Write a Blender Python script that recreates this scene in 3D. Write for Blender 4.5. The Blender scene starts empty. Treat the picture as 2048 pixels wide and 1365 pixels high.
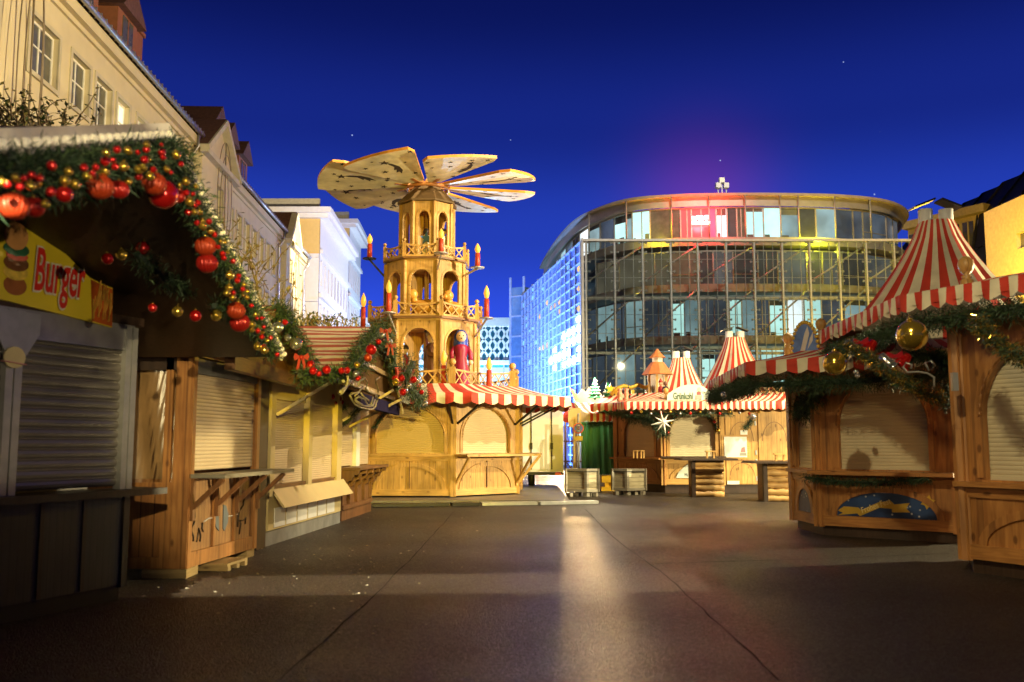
# Night scene: a closed Christmas market on a wet square, built in metres. +Y runs up the aisle, camera near the origin.
import bpy, math, random
from mathutils import Vector, Matrix, noise as mnoise
random.seed(7)
rad = math.radians
sc = bpy.context.scene
col = sc.collection
FPX, PITCH, CH = 1850.0, rad(6.28), 1.45
cP, sP = math.cos(PITCH), math.sin(PITCH)

# ---------- measuring helpers: turn a sight line into a surveyed point on the ground / a height / a facade ----------
def ray(u, v):
    x = (u - 1024) / FPX; y = (682.5 - v) / FPX
    return Vector((x, cP - y * sP, sP + y * cP))
def at(u, v, Y):
    d = ray(u, v); t = Y / d.y
    return Vector((d.x * t, Y, CH + d.z * t))
def atz(u, v, z=0.0):
    d = ray(u, v); t = (z - CH) / d.z
    return Vector((d.x * t, d.y * t, z))
def zz(v, Y, u=1024): return at(u, v, Y).z
def onp(u, v, P, D):
    """(distance along the facade, height) of a sight line on the vertical plane through P along D"""
    d = ray(u, v); det = d.x * (-D[1]) + d.y * D[0]
    t = (P[0] * (-D[1]) + P[1] * D[0]) / det
    return ((t * d.x - P[0]) * D[0] + (t * d.y - P[1]) * D[1], CH + t * d.z)

# ---------- mesh builder ----------
class MB:
    def __init__(s, M=None):
        s.v = []; s.f = []; s.mi = []; s.sm = []; s.M = M or Matrix()
    def p(s, x, y, z):
        s.v.append(s.M @ Vector((x, y, z))); return len(s.v) - 1
    def fc(s, idx, m=0, sm=False):
        s.f.append(tuple(idx)); s.mi.append(m); s.sm.append(sm)
    def quad(s, a, b, c, d, m=0, sm=False):
        s.fc([s.p(*a), s.p(*b), s.p(*c), s.p(*d)], m, sm)
    def tri(s, a, b, c, m=0):
        s.fc([s.p(*a), s.p(*b), s.p(*c)], m)
    def box(s, x0, y0, z0, x1, y1, z1, m=0):
        i = [s.p(x, y, z) for z in (z0, z1) for x, y in ((x0, y0), (x1, y0), (x1, y1), (x0, y1))]
        for q in ((3, 2, 1, 0), (4, 5, 6, 7), (0, 1, 5, 4), (1, 2, 6, 5), (2, 3, 7, 6), (3, 0, 4, 7)):
            s.fc([i[k] for k in q], m)
        return s
    def prism(s, pts, y0, y1, m=0, m2=None):
        """polygon in local x,z extruded along local y (front at y0)"""
        n = len(pts)
        a = [s.p(x, y0, z) for x, z in pts]; b = [s.p(x, y1, z) for x, z in pts]
        s.fc(a, m); s.fc(b[::-1], m)
        for k in range(n):
            s.fc([a[k], b[k], b[(k + 1) % n], a[(k + 1) % n]], m if m2 is None else m2)
        return s
    def slab(s, pts, z0, z1, m=0):
        n = len(pts)
        a = [s.p(x, y, z0) for x, y in pts]; b = [s.p(x, y, z1) for x, y in pts]
        s.fc(a[::-1], m); s.fc(b, m)
        for k in range(n):
            s.fc([a[k], a[(k + 1) % n], b[(k + 1) % n], b[k]], m)
        return s
    def bar(s, p, q, w, h, m=0, up=(0, 0, 1)):
        p = Vector(p); q = Vector(q); d = (q - p).normalized(); u = Vector(up)
        if abs(d.dot(u)) > .98: u = Vector((0, 1, 0))
        x = d.cross(u).normalized(); y = x.cross(d)
        i = []
        for e in (p, q):
            for a, b in ((-1, -1), (1, -1), (1, 1), (-1, 1)):
                i.append(s.p(*(e + x * a * w / 2 + y * b * h / 2)))
        for f in ((3, 2, 1, 0), (4, 5, 6, 7), (0, 1, 5, 4), (1, 2, 6, 5), (2, 3, 7, 6), (3, 0, 4, 7)):
            s.fc([i[k] for k in f], m)
        return s
    def tube(s, path, r, n=6, m=0, closed=False):
        path = [Vector(p) for p in path]; N = len(path); rings = []
        for k, p in enumerate(path):
            a = path[k - 1] if (k or closed) else p
            b = path[(k + 1) % N] if (k < N - 1 or closed) else p
            d = (b - a).normalized(); u = Vector((0, 0, 1))
            if abs(d.dot(u)) > .95: u = Vector((1, 0, 0))
            x = d.cross(u).normalized(); y = x.cross(d)
            rr = r[k] if isinstance(r, (list, tuple)) else r
            rings.append([s.p(*(p + (x * math.cos(2 * math.pi * j / n) + y * math.sin(2 * math.pi * j / n)) * rr)) for j in range(n)])
        for k in range(N if closed else N - 1):
            A, B = rings[k], rings[(k + 1) % N]
            for j in range(n):
                s.fc([A[j], A[(j + 1) % n], B[(j + 1) % n], B[j]], m, True)
        if not closed:
            s.fc(rings[0][::-1], m); s.fc(rings[-1], m)
        return s
    def lathe(s, prof, c=(0, 0, 0), n=16, m=0, sm=True, rib=0, ribn=0):
        rings = []
        for r, z in prof:
            ring = []
            for j in range(n):
                a = 2 * math.pi * j / n; q = r * (1 + rib * math.cos(a * ribn)) if rib else r
                ring.append(s.p(c[0] + q * math.cos(a), c[1] + q * math.sin(a), c[2] + z))
            rings.append(ring)
        for A, B in zip(rings, rings[1:]):
            for j in range(n):
                s.fc([A[j], A[(j + 1) % n], B[(j + 1) % n], B[j]], m, sm)
        s.fc(rings[0][::-1], m); s.fc(rings[-1], m)
        return s
    def ball(s, c, r, n=12, k=8, m=0, sz=1.0, rib=0, ribn=0):
        prof = [(max(r * math.sin(math.pi * i / k), .001), -r * sz * math.cos(math.pi * i / k)) for i in range(k + 1)]
        return s.lathe(prof, c, n, m, True, rib, ribn)
    def holes(s, x0, x1, z0, z1, hs, y0, y1, m=0, mr=None):
        """wall sheet at y0 with rectangular holes (x0,x1,z0,z1) whose reveals run back to y1"""
        xs = sorted({x0, x1} | {h[0] for h in hs} | {h[1] for h in hs}); zs = sorted({z0, z1} | {h[2] for h in hs} | {h[3] for h in hs})
        xs = [x for x in xs if x0 <= x <= x1]; zs = [z for z in zs if z0 <= z <= z1]
        for a, b in zip(xs, xs[1:]):
            for c, d in zip(zs, zs[1:]):
                mx, mz = (a + b) / 2, (c + d) / 2
                if not any(h[0] < mx < h[1] and h[2] < mz < h[3] for h in hs):
                    s.quad((a, y0, c), (b, y0, c), (b, y0, d), (a, y0, d), m)
        r = m if mr is None else mr
        for a, b, c, d in hs:
            s.quad((a, y0, c), (a, y1, c), (b, y1, c), (b, y0, c), r); s.quad((a, y0, d), (b, y0, d), (b, y1, d), (a, y1, d), r)
            s.quad((a, y0, c), (a, y0, d), (a, y1, d), (a, y1, c), r); s.quad((b, y0, c), (b, y1, c), (b, y1, d), (b, y0, d), r)
        return s
    def arch(s, x0, x1, z0, z1, ox0, ox1, oz0, zs, zt, y0, y1, m=0, n=18):
        """panel with an arched opening; sheet at y0, reveal back to y1, closed back at y1"""
        for y in (y0, y1):
            s.quad((x0, y, z0), (ox0, y, z0), (ox0, y, z1), (x0, y, z1), m)
            s.quad((ox1, y, z0), (x1, y, z0), (x1, y, z1), (ox1, y, z1), m)
            if oz0 > z0: s.quad((ox0, y, z0), (ox1, y, z0), (ox1, y, oz0), (ox0, y, oz0), m)
        cx = (ox0 + ox1) / 2; rx = (ox1 - ox0) / 2
        zf = lambda x: zs + (zt - zs) * math.sqrt(max(0, 1 - ((x - cx) / rx) ** 2))
        xs = [cx - rx * math.cos(math.pi * k / n) for k in range(n + 1)]
        for a, b in zip(xs, xs[1:]):
            for y in (y0, y1): s.quad((a, y, zf(a)), (b, y, zf(b)), (b, y, z1), (a, y, z1), m)
            s.quad((a, y0, zf(a)), (a, y1, zf(a)), (b, y1, zf(b)), (b, y0, zf(b)), m)
        s.quad((ox0, y0, oz0), (ox0, y1, oz0), (ox0, y1, zs), (ox0, y0, zs), m)
        s.quad((ox1, y0, oz0), (ox1, y0, zs), (ox1, y1, zs), (ox1, y1, oz0), m)
        s.quad((ox0, y0, oz0), (ox1, y0, oz0), (ox1, y1, oz0), (ox0, y1, oz0), m)
        for (a, b) in ((x0, z0), (x1, z0)): s.quad((a, y0, z0), (a, y1, z0), (a, y1, z1), (a, y0, z1), m)
        s.quad((x0, y0, z1), (x1, y0, z1), (x1, y1, z1), (x0, y1, z1), m)
        return s
    def ring(s, cx, zc, rx, rz, w, y0, y1, a0=0, a1=180, m=0, n=20):
        """flat arch moulding of width w outside the ellipse rx,rz"""
        P = []
        for k in range(n + 1):
            a = rad(a0 + (a1 - a0) * k / n); ca, sa = math.cos(a), math.sin(a)
            P.append([s.p(cx + (rx + e) * ca, y, zc + (rz + e) * sa) for y in (y0, y1) for e in (0, w)])
        for A, B in zip(P, P[1:]):
            for q in ((0, 1), (1, 3), (3, 2), (2, 0)):
                s.fc([A[q[0]], A[q[1]], B[q[1]], B[q[0]]], m)
        s.fc([P[0][k] for k in (0, 1, 3, 2)], m); s.fc([P[-1][k] for k in (2, 3, 1, 0)], m)
        return s
    def shutter(s, x0, x1, z0, z1, y, pitch=.05, d=.007, m=0):
        z = z0; k = 0
        prof = []
        while z < z1 - 1e-4:
            h = min(pitch, z1 - z)
            prof += [(y, z), (y - d * .8, z + h * .2), (y - d, z + h * .5), (y - d * .8, z + h * .78), (y, z + h * .93)]
            z += pitch
        prof.append((y, z1))
        a = [s.p(x0, q, w) for q, w in prof]; b = [s.p(x1, q, w) for q, w in prof]
        for i in range(len(prof) - 1): s.fc([a[i], b[i], b[i + 1], a[i + 1]], m)
        return s
    def mesh(s, name, mats):
        me = bpy.data.meshes.new(name)
        me.from_pydata([tuple(v) for v in s.v], [], s.f)
        for m in (mats if isinstance(mats, (list, tuple)) else [mats]): me.materials.append(m)
        me.polygons.foreach_set('material_index', s.mi); me.polygons.foreach_set('use_smooth', s.sm)
        me.update(); return me
    def build(s, name, mats, parent=None, label=None):
        return link(name, s.mesh(name, mats), parent, label)

WM = {}
def link(name, me, parent=None, label=None, local=False):
    o = bpy.data.objects.new(name, me); col.objects.link(o); WM[o.name] = Matrix()
    if parent is not None:
        o.parent = parent
        if not local: o.matrix_parent_inverse = WM[parent.name].inverted()
    if label: o['label'] = label
    return o
def thing(name, label, cat, loc=(0, 0, 0), group=None, rz=0):
    o = bpy.data.objects.new(name, None); col.objects.link(o); o.empty_display_size = .3
    o.location = loc; o.rotation_euler = (0, 0, rz)
    WM[o.name] = Matrix.Translation(Vector(loc)) @ Matrix.Rotation(rz, 4, 'Z')
    o['label'] = label; o['category'] = cat
    if group: o['group'] = group
    return o
def tag(o, label, cat, group=None):
    o['label'] = label; o['category'] = cat
    if group: o['group'] = group
    return o
def structure(name, mb, mats):
    o = mb.build(name, mats); o['kind'] = 'structure'; return o
def dup(root, loc, rz=None, label=None, scale=None):
    r = root.copy(); col.objects.link(r); r.location = loc
    if rz is not None: r.rotation_euler = (0, 0, rz)
    if scale: r.scale = scale
    if label: r['label'] = label
    for ch in list(root.children):
        c = ch.copy(); col.objects.link(c); c.parent = r
        for g in list(ch.children):
            d = g.copy(); col.objects.link(d); d.parent = c
    return r
def face(P0, P1, z=0.0):
    """frame of a facade seen from outside: x runs left to right, y runs inward, z up; returns matrix and width"""
    P0 = Vector((P0[0], P0[1])); P1 = Vector((P1[0], P1[1])); d = P1 - P0; w = d.length; d.normalize()
    return Matrix(((d.x, -d.y, 0, P0.x), (d.y, d.x, 0, P0.y), (0, 0, 1, z), (0, 0, 0, 1))), w
TXT = Matrix(((1, 0, 0, 0), (0, 0, -1, 0), (0, 1, 0, 0), (0, 0, 0, 1)))
def text(name, body, size, M, mats, parent, extrude=.002, shear=0, offset=0, squash=1.0, align='LEFT'):
    cu = bpy.data.curves.new('t', 'FONT'); cu.body = body; cu.size = size; cu.extrude = extrude; cu.shear = shear; cu.offset = offset
    cu.align_x = align; cu.resolution_u = 3
    o = bpy.data.objects.new('t', cu); col.objects.link(o)
    bpy.context.view_layer.update()
    me = bpy.data.meshes.new_from_object(o.evaluated_get(bpy.context.evaluated_depsgraph_get()))
    bpy.data.objects.remove(o)
    me.transform(M @ TXT @ Matrix.Diagonal((squash, 1, 1, 1)))
    me.materials.clear(); me.materials.append(mats); me.name = name
    return link(name, me, parent)

# ---------- materials ----------
def nt(name):
    m = bpy.data.materials.new(name); m.use_nodes = True
    return m, m.node_tree.nodes, m.node_tree.links, m.node_tree.nodes['Principled BSDF']
def mat(name, c, rough=.55, metal=0.0, var=.18, vs=3.0, bump=0.0, bs=30.0, emit=None, es=0.0, coat=0.0, spec=.5):
    m, N, L, b = nt(name)
    b.inputs['Roughness'].default_value = rough; b.inputs['Metallic'].default_value = metal
    b.inputs['Coat Weight'].default_value = coat; b.inputs['Specular IOR Level'].default_value = spec
    if coat: b.inputs['Coat Roughness'].default_value = .08
    tc = N.new('ShaderNodeTexCoord')
    if var:
        n = N.new('ShaderNodeTexNoise'); n.inputs['Scale'].default_value = vs; n.inputs['Detail'].default_value = 6
        L.new(tc.outputs['Object'], n.inputs['Vector'])
        r = N.new('ShaderNodeMapRange'); r.inputs[1].default_value = .25; r.inputs[2].default_value = .75
        r.inputs[3].default_value = 1 - var; r.inputs[4].default_value = 1 + var
        L.new(n.outputs['Fac'], r.inputs[0])
        mx = N.new('ShaderNodeMix'); mx.data_type = 'RGBA'; mx.blend_type = 'MULTIPLY'; mx.inputs[0].default_value = 1
        mx.inputs[6].default_value = (*c, 1); L.new(r.outputs[0], mx.inputs[7]); L.new(mx.outputs[2], b.inputs['Base Color'])
    else:
        b.inputs['Base Color'].default_value = (*c, 1)
    if bump:
        n2 = N.new('ShaderNodeTexNoise'); n2.inputs['Scale'].default_value = bs; n2.inputs['Detail'].default_value = 4
        L.new(tc.outputs['Object'], n2.inputs['Vector'])
        bp = N.new('ShaderNodeBump'); bp.inputs['Strength'].default_value = bump; bp.inputs['Distance'].default_value = .02
        L.new(n2.outputs['Fac'], bp.inputs['Height']); L.new(bp.outputs[0], b.inputs['Normal'])
    if emit:
        b.inputs['Emission Color'].default_value = (*emit, 1); b.inputs['Emission Strength'].default_value = es
    return m
def wood(name, c, dark, grain='Z', rough=.5, groove=None, knots=True, coat=.15, gd=.85):
    """planed softwood: stretched grain along one axis, knots, and optional tongue-and-groove lines (direction, pitch)"""
    m, N, L, b = nt(name)
    b.inputs['Roughness'].default_value = rough; b.inputs['Coat Weight'].default_value = coat; b.inputs['Coat Roughness'].default_value = .3
    tc = N.new('ShaderNodeTexCoord'); mp = N.new('ShaderNodeMapping')
    mp.inputs['Scale'].default_value = (9, 9, .8) if grain == 'Z' else (1.1, 1.1, 14)
    L.new(tc.outputs['Object'], mp.inputs[0])
    n = N.new('ShaderNodeTexNoise'); n.inputs['Scale'].default_value = 2.6; n.inputs['Detail'].default_value = 8; n.inputs['Distortion'].default_value = .6
    L.new(mp.outputs[0], n.inputs['Vector'])
    cr = N.new('ShaderNodeValToRGB'); e = cr.color_ramp.elements
    e[0].position = .3; e[0].color = (*dark, 1); e[1].position = .68; e[1].color = (*c, 1)
    L.new(n.outputs['Fac'], cr.inputs[0]); out = cr.outputs[0]
    # slow board-to-board drift
    n3 = N.new('ShaderNodeTexNoise'); n3.inputs['Scale'].default_value = 1.5; n3.inputs['Detail'].default_value = 6; L.new(tc.outputs['Object'], n3.inputs['Vector'])
    r3 = N.new('ShaderNodeMapRange'); r3.inputs[1].default_value = .3; r3.inputs[2].default_value = .7; r3.inputs[3].default_value = .58; r3.inputs[4].default_value = 1.18
    L.new(n3.outputs['Fac'], r3.inputs[0])
    m3 = N.new('ShaderNodeMix'); m3.data_type = 'RGBA'; m3.blend_type = 'MULTIPLY'; m3.inputs[0].default_value = 1
    L.new(out, m3.inputs[6]); L.new(r3.outputs[0], m3.inputs[7]); out = m3.outputs[2]
    def darken(fac, amount, src):
        mx = N.new('ShaderNodeMix'); mx.data_type = 'RGBA'
        mu = N.new('ShaderNodeMath'); mu.operation = 'MULTIPLY'; mu.inputs[1].default_value = amount
        L.new(fac, mu.inputs[0]); L.new(mu.outputs[0], mx.inputs[0]); L.new(src, mx.inputs[6])
        mx.inputs[7].default_value = (dark[0] * .3, dark[1] * .25, dark[2] * .25, 1); return mx.outputs[2]
    if knots:
        m4 = N.new('ShaderNodeMapping'); m4.inputs['Scale'].default_value = (5, 5, 2.6) if grain == 'Z' else (2.6, 2.6, 6); L.new(tc.outputs['Object'], m4.inputs[0])
        v = N.new('ShaderNodeTexVoronoi'); v.inputs['Scale'].default_value = 1.0; L.new(m4.outputs[0], v.inputs['Vector'])
        k = N.new('ShaderNodeMapRange'); k.inputs[1].default_value = .09; k.inputs[2].default_value = .16; k.inputs[3].default_value = 1; k.inputs[4].default_value = 0
        L.new(v.outputs['Distance'], k.inputs[0]); out = darken(k.outputs[0], .75, out)
    if groove:
        d, pitch = groove
        dt = N.new('ShaderNodeVectorMath'); dt.operation = 'DOT_PRODUCT'; dt.inputs[1].default_value = (d[0], d[1], d[2] if len(d) > 2 else 0)
        L.new(tc.outputs['Object'], dt.inputs[0])
        ml = N.new('ShaderNodeMath'); ml.operation = 'MULTIPLY'; ml.inputs[1].default_value = 1 / pitch; L.new(dt.outputs['Value'], ml.inputs[0])
        fr = N.new('ShaderNodeMath'); fr.operation = 'FRACT'; L.new(ml.outputs[0], fr.inputs[0])
        g = N.new('ShaderNodeMath'); g.operation = 'LESS_THAN'; g.inputs[1].default_value = .09; L.new(fr.outputs[0], g.inputs[0])
        out = darken(g.outputs[0], gd, out)
        bp = N.new('ShaderNodeBump'); bp.inputs['Strength'].default_value = .6; bp.inputs['Distance'].default_value = .01; bp.invert = True
        L.new(g.outputs[0], bp.inputs['Height']); L.new(bp.outputs[0], b.inputs['Normal'])
    L.new(out, b.inputs['Base Color'])
    return m
def glow(name, c, s, var=.25, vs=1.2):
    """lit window / lamp / painted-in glare: emission broken up by curtains and furniture"""
    m, N, L, b = nt(name)
    b.inputs['Base Color'].default_value = (.02, .02, .02, 1); b.inputs['Roughness'].default_value = .2
    b.inputs['Emission Color'].default_value = (*c, 1)
    if var:
        tc = N.new('ShaderNodeTexCoord'); n = N.new('ShaderNodeTexNoise'); n.inputs['Scale'].default_value = vs; n.inputs['Detail'].default_value = 3
        L.new(tc.outputs['Object'], n.inputs['Vector'])
        r = N.new('ShaderNodeMapRange'); r.inputs[1].default_value = .3; r.inputs[2].default_value = .7; r.inputs[3].default_value = s * (1 - var); r.inputs[4].default_value = s * (1 + var)
        L.new(n.outputs['Fac'], r.inputs[0]); L.new(r.outputs[0], b.inputs['Emission Strength'])
    else:
        b.inputs['Emission Strength'].default_value = s
    return m
def glass(name, tint, gloss=.12, rough=.03):
    m = bpy.data.materials.new(name); m.use_nodes = True
    N, L = m.node_tree.nodes, m.node_tree.links; N.clear()
    o = N.new('ShaderNodeOutputMaterial'); t = N.new('ShaderNodeBsdfTransparent'); t.inputs[0].default_value = (*tint, 1)
    g = N.new('ShaderNodeBsdfGlossy'); g.inputs['Roughness'].default_value = rough
    fr = N.new('ShaderNodeFresnel'); fr.inputs[0].default_value = 1.5
    ad = N.new('ShaderNodeMath'); ad.operation = 'ADD'; ad.inputs[1].default_value = gloss; L.new(fr.outputs[0], ad.inputs[0])
    mx = N.new('ShaderNodeMixShader'); L.new(ad.outputs[0], mx.inputs[0]); L.new(t.outputs[0], mx.inputs[1]); L.new(g.outputs[0], mx.inputs[2]); L.new(mx.outputs[0], o.inputs[0])
    return m

pineZ = wood('pine upright', (.63, .37, .115), (.43, .225, .055), 'Z', groove=((1, .37), .15), gd=.45)
pineX = wood('pine level', (.65, .39, .12), (.45, .235, .06), 'X')
redpZ = wood('stained pine upright', (.50, .23, .065), (.30, .115, .028), 'Z', groove=((.9, .25), .17), gd=.45)
redpX = wood('stained pine level', (.48, .22, .06), (.28, .11, .027), 'X')
brownZ = wood('brown board upright', (.26, .115, .04), (.15, .06, .02), 'Z', knots=False)
brownX = wood('brown board level', (.24, .11, .04), (.14, .06, .02), 'X', knots=False)
darkwood = wood('dark boards', (.055, .03, .018), (.03, .016, .01), 'Z', knots=False, coat=0)
greywood = wood('weathered board', (.30, .27, .2), (.19, .165, .12), 'X')
cream = mat('cream canvas', (.70, .63, .46), .8, var=.22, vs=2.6, bump=.55, bs=5)
redc = mat('red canvas', (.52, .04, .02), .75, var=.25, vs=2.6, bump=.55, bs=5)
dullred = mat('faded red canvas', (.35, .07, .05), .8, var=.2, vs=5)
dullcream = mat('faded cream canvas', (.55, .47, .36), .8, var=.2, vs=5)
steel = mat('galvanised steel', (.42, .42, .40), .4, .45, var=.15, vs=8)
darkmetal = mat('dark iron', (.03, .028, .026), .5, .6)
beigesh = mat('beige shutter slats', (.60, .47, .30), .45, var=.07, vs=2)
creamsh = mat('cream shutter slats', (.58, .50, .34), .28, var=.1, vs=2, spec=.6)
yellsh = mat('ochre shutter slats', (.62, .44, .16), .4, var=.06, vs=2)
greysh = mat('grey steel shutter slats', (.20, .18, .155), .28, .4, var=.25, vs=2)
black = mat('black rubber', (.012, .012, .012), .6, var=0)
white = mat('white paint', (.78, .77, .74), .45, var=.06)
candle_red = mat('red candle', (.50, .045, .02), .4, coat=.2)
flame_m = mat('candle bulb', (.75, .42, .08), .3, emit=(1, .5, .05), es=.55, var=.1)
gold_m = mat('gold bauble', (.75, .5, .07), .16, .85, var=.0, coat=.5)
red_m = mat('red bauble', (.55, .012, .01), .18, .55, var=0, coat=.6)
silver_m = mat('silver bauble', (.7, .7, .7), .15, .9, var=0)
ribo_m = mat('orange ribbed bauble', (.38, .040, .010), .42, .25, var=.1, vs=20)
ribr_m = mat('red ribbed bauble', (.36, .014, .010), .3, .35, var=.08, vs=20)
fir = [mat('fir needles a', (.022, .05, .022), .6, var=.3, vs=9), mat('fir needles b', (.045, .085, .03), .6, var=.3, vs=9), mat('fir needles c', (.014, .03, .018), .6, var=.3, vs=9)]
gold_paint = mat('gold paint', (.62, .40, .06), .35, .4)
lace_m = mat('white lace trim', (.6, .55, .5), .7)
bulb_m = mat('small pearl bulbs', (.8, .75, .6), .3, emit=(1, .8, .5), es=.25, var=0)
# ---------- ground ----------
def asphalt():
    m, N, L, b = nt('wet asphalt')
    tc = N.new('ShaderNodeTexCoord')
    n1 = N.new('ShaderNodeTexNoise'); n1.inputs['Scale'].default_value = .35; n1.inputs['Detail'].default_value = 6; L.new(tc.outputs['Object'], n1.inputs['Vector'])
    n2 = N.new('ShaderNodeTexVoronoi'); n2.inputs['Scale'].default_value = 70; L.new(tc.outputs['Object'], n2.inputs['Vector'])
    cr = N.new('ShaderNodeValToRGB'); e = cr.color_ramp.elements
    e[0].position = .3; e[0].color = (.015, .0105, .0075, 1); e[1].position = .72; e[1].color = (.042, .030, .021, 1); L.new(n1.outputs['Fac'], cr.inputs[0])
    ch = N.new('ShaderNodeMapRange'); ch.inputs[1].default_value = 0; ch.inputs[2].default_value = 1; ch.inputs[3].default_value = .35; ch.inputs[4].default_value = 1.9
    sp = N.new('ShaderNodeSeparateColor'); L.new(n2.outputs['Color'], sp.inputs[0]); L.new(sp.outputs[0], ch.inputs[0])
    mx = N.new('ShaderNodeMix'); mx.data_type = 'RGBA'; mx.blend_type = 'MULTIPLY'; mx.inputs[0].default_value = 1
    L.new(cr.outputs[0], mx.inputs[6]); L.new(ch.outputs[0], mx.inputs[7]); L.new(mx.outputs[2], b.inputs['Base Color'])
    rr = N.new('ShaderNodeMapRange'); rr.inputs[1].default_value = .35; rr.inputs[2].default_value = .7; rr.inputs[3].default_value = .38; rr.inputs[4].default_value = .6
    L.new(n1.outputs['Fac'], rr.inputs[0])
    rg = N.new('ShaderNodeMapRange'); rg.inputs[3].default_value = .7; rg.inputs[4].default_value = 1.25; L.new(sp.outputs[1], rg.inputs[0])
    rm = N.new('ShaderNodeMath'); rm.operation = 'MULTIPLY'; L.new(rr.outputs[0], rm.inputs[0]); L.new(rg.outputs[0], rm.inputs[1]); L.new(rm.outputs[0], b.inputs['Roughness'])
    b.inputs['Specular IOR Level'].default_value = .42
    n3 = N.new('ShaderNodeTexNoise'); n3.inputs['Scale'].default_value = 38; n3.inputs['Detail'].default_value = 5; L.new(tc.outputs['Object'], n3.inputs['Vector'])
    n4 = N.new('ShaderNodeTexVoronoi'); n4.inputs['Scale'].default_value = 85; L.new(tc.outputs['Object'], n4.inputs['Vector'])
    ad = N.new('ShaderNodeMath'); ad.operation = 'MULTIPLY_ADD'; ad.inputs[1].default_value = -.9; L.new(n4.outputs['Distance'], ad.inputs[0]); L.new(n3.outputs['Fac'], ad.inputs[2])
    bp = N.new('ShaderNodeBump'); bp.inputs['Strength'].default_value = 1.0; bp.inputs['Distance'].default_value = .016
    L.new(ad.outputs[0], bp.inputs['Height']); L.new(bp.outputs[0], b.inputs['Normal'])
    return m
g = MB(); g.quad((-400, -60, 0), (400, -60, 0), (400, 700, 0), (-400, 700, 0)); structure('ground', g, asphalt())
tar = mat('tar seam', (.028, .024, .02), .9, var=.2, spec=.1)
def seam(pts, w):
    g = MB()
    P = [Vector(p) for p in pts]; Q = []
    for a, b in zip(P, P[1:]):
        n = max(2, int((b - a).length / .35))
        for k in range(n): Q.append(a + (b - a) * k / n)
    Q.append(P[-1]); L_, R_ = [], []
    for k, p in enumerate(Q):
        d = (Q[min(k + 1, len(Q) - 1)] - Q[max(k - 1, 0)]).normalized(); s = Vector((-d.y, d.x, 0)); j = random.uniform(-.012, .012)
        ww = w * random.uniform(.5, 1.2)
        L_.append(g.p(*(p + s * (ww + j) + Vector((0, 0, .004))))); R_.append(g.p(*(p - s * (ww - j) + Vector((0, 0, .004)))))
    for k in range(len(Q) - 1): g.fc([R_[k], R_[k + 1], L_[k + 1], L_[k]])
    structure('asphalt_seam', g, tar)
seam([atz(912, 1020), atz(830, 1110), atz(740, 1200), atz(560, 1362)], .007)
seam([atz(1170, 1018), atz(1225, 1075), atz(1330, 1150), atz(1560, 1362)], .007)
seam([atz(1310, 1128), atz(1600, 1120), atz(1900, 1108)], .012)
# the pyramid stands on a low plate bounded by a cable duct
g = MB(); g.slab([(-4.3, 22.6), (1.4, 22.9), (1.6, 31), (-6.5, 31), (-6.5, 22.8)], .006, .06)
structure('paved_plinth', g, mat('plinth plates', (.11, .095, .08), .4, var=.3, vs=2, bump=.3))
# litter
g = MB()
for k in range(340):
    u = random.gauss(560, 190); v = 1030 + abs(random.gauss(0, 90))
    if v > 1330 or u < 250: continue
    p = atz(u, v); s = random.uniform(.006, .026); a = random.uniform(0, 6.3)
    d = Vector((math.cos(a), math.sin(a), 0)) * s; e = Vector((-d.y, d.x, 0)) * random.uniform(.4, .9)
    h = Vector((0, 0, .006)); t = Vector((0, 0, random.uniform(0, .012)))
    g.quad(p + h + d, p + h + e + t, p + h - d, p + h - e, random.randint(0, 1))
o = g.build('fallen_leaves', [mat('dry leaf', (.42, .36, .2), .5), mat('paper scrap', (.6, .56, .45), .5)]); o['kind'] = 'stuff'
# ---------- left terrace ----------
ZE = 17.7
E0 = atz(165, 0, ZE); E1 = atz(385, 250, ZE)
D = Vector((E1.x - E0.x, E1.y - E0.y)).normalized(); IN = Vector((-D.y, D.x))
FP = Vector((E0.x, E0.y)) + IN * .5                     # facade line point
def fpt(s, inn=0): q = FP + D * s + IN * inn; return (q.x, q.y)
stucco = mat('cream stucco', (.60, .51, .31), .85, var=.07, vs=1.2, bump=.15, bs=20)
stone = mat('pale sandstone trim', (.50, .44, .30), .8, var=.15, vs=2)
tile = mat('clay roof tiles', (.13, .055, .03), .8, var=.35, vs=6, bump=.6, bs=14)
dormer_m = mat('rust boarded dormer cheek', (.28, .10, .04), .75, var=.2)
winwhite = mat('white window frame', (.75, .72, .62), .5)
paned = mat('dark window pane', (.10, .10, .085), .12, var=.3, spec=.8)
panel_lit = glow('lit window pane', (1, .92, .55), 1.5)
gut = mat('zinc gutter', (.4, .38, .4), .35, .7)
FM = Matrix(((D.x, IN.x, 0, FP.x), (D.y, IN.y, 0, FP.y), (0, 0, 1, 0), (0, 0, 0, 1)))
def s_of(u, v): return onp(u, v, FP, D)
def window(parent, x0, x1, z0, z1, lit=False, y=.18, two=True):
    f = MB(FM); w = .09
    f.box(x0, y, z0, x0 + w, y + .08, z1).box(x1 - w, y, z0, x1, y + .08, z1).box(x0 + w, y, z0, x1 - w, y + .08, z0 + w).box(x0 + w, y, z1 - w, x1 - w, y + .08, z1)
    zm = z0 + (z1 - z0) * .55
    f.box(x0 + w, y + .005, zm, x1 - w, y + .075, zm + .06)
    if two: f.box((x0 + x1) / 2 - .035, y + .008, z0 + w, (x0 + x1) / 2 + .035, y + .072, z1 - w)
    o = f.build('window', winwhite, parent)
    p = MB(FM); p.box(x0 + w, y + .04, z0 + w, x1 - w, y + .05, z1 - w); p.build('pane', panel_lit if lit else paned, o)
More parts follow.
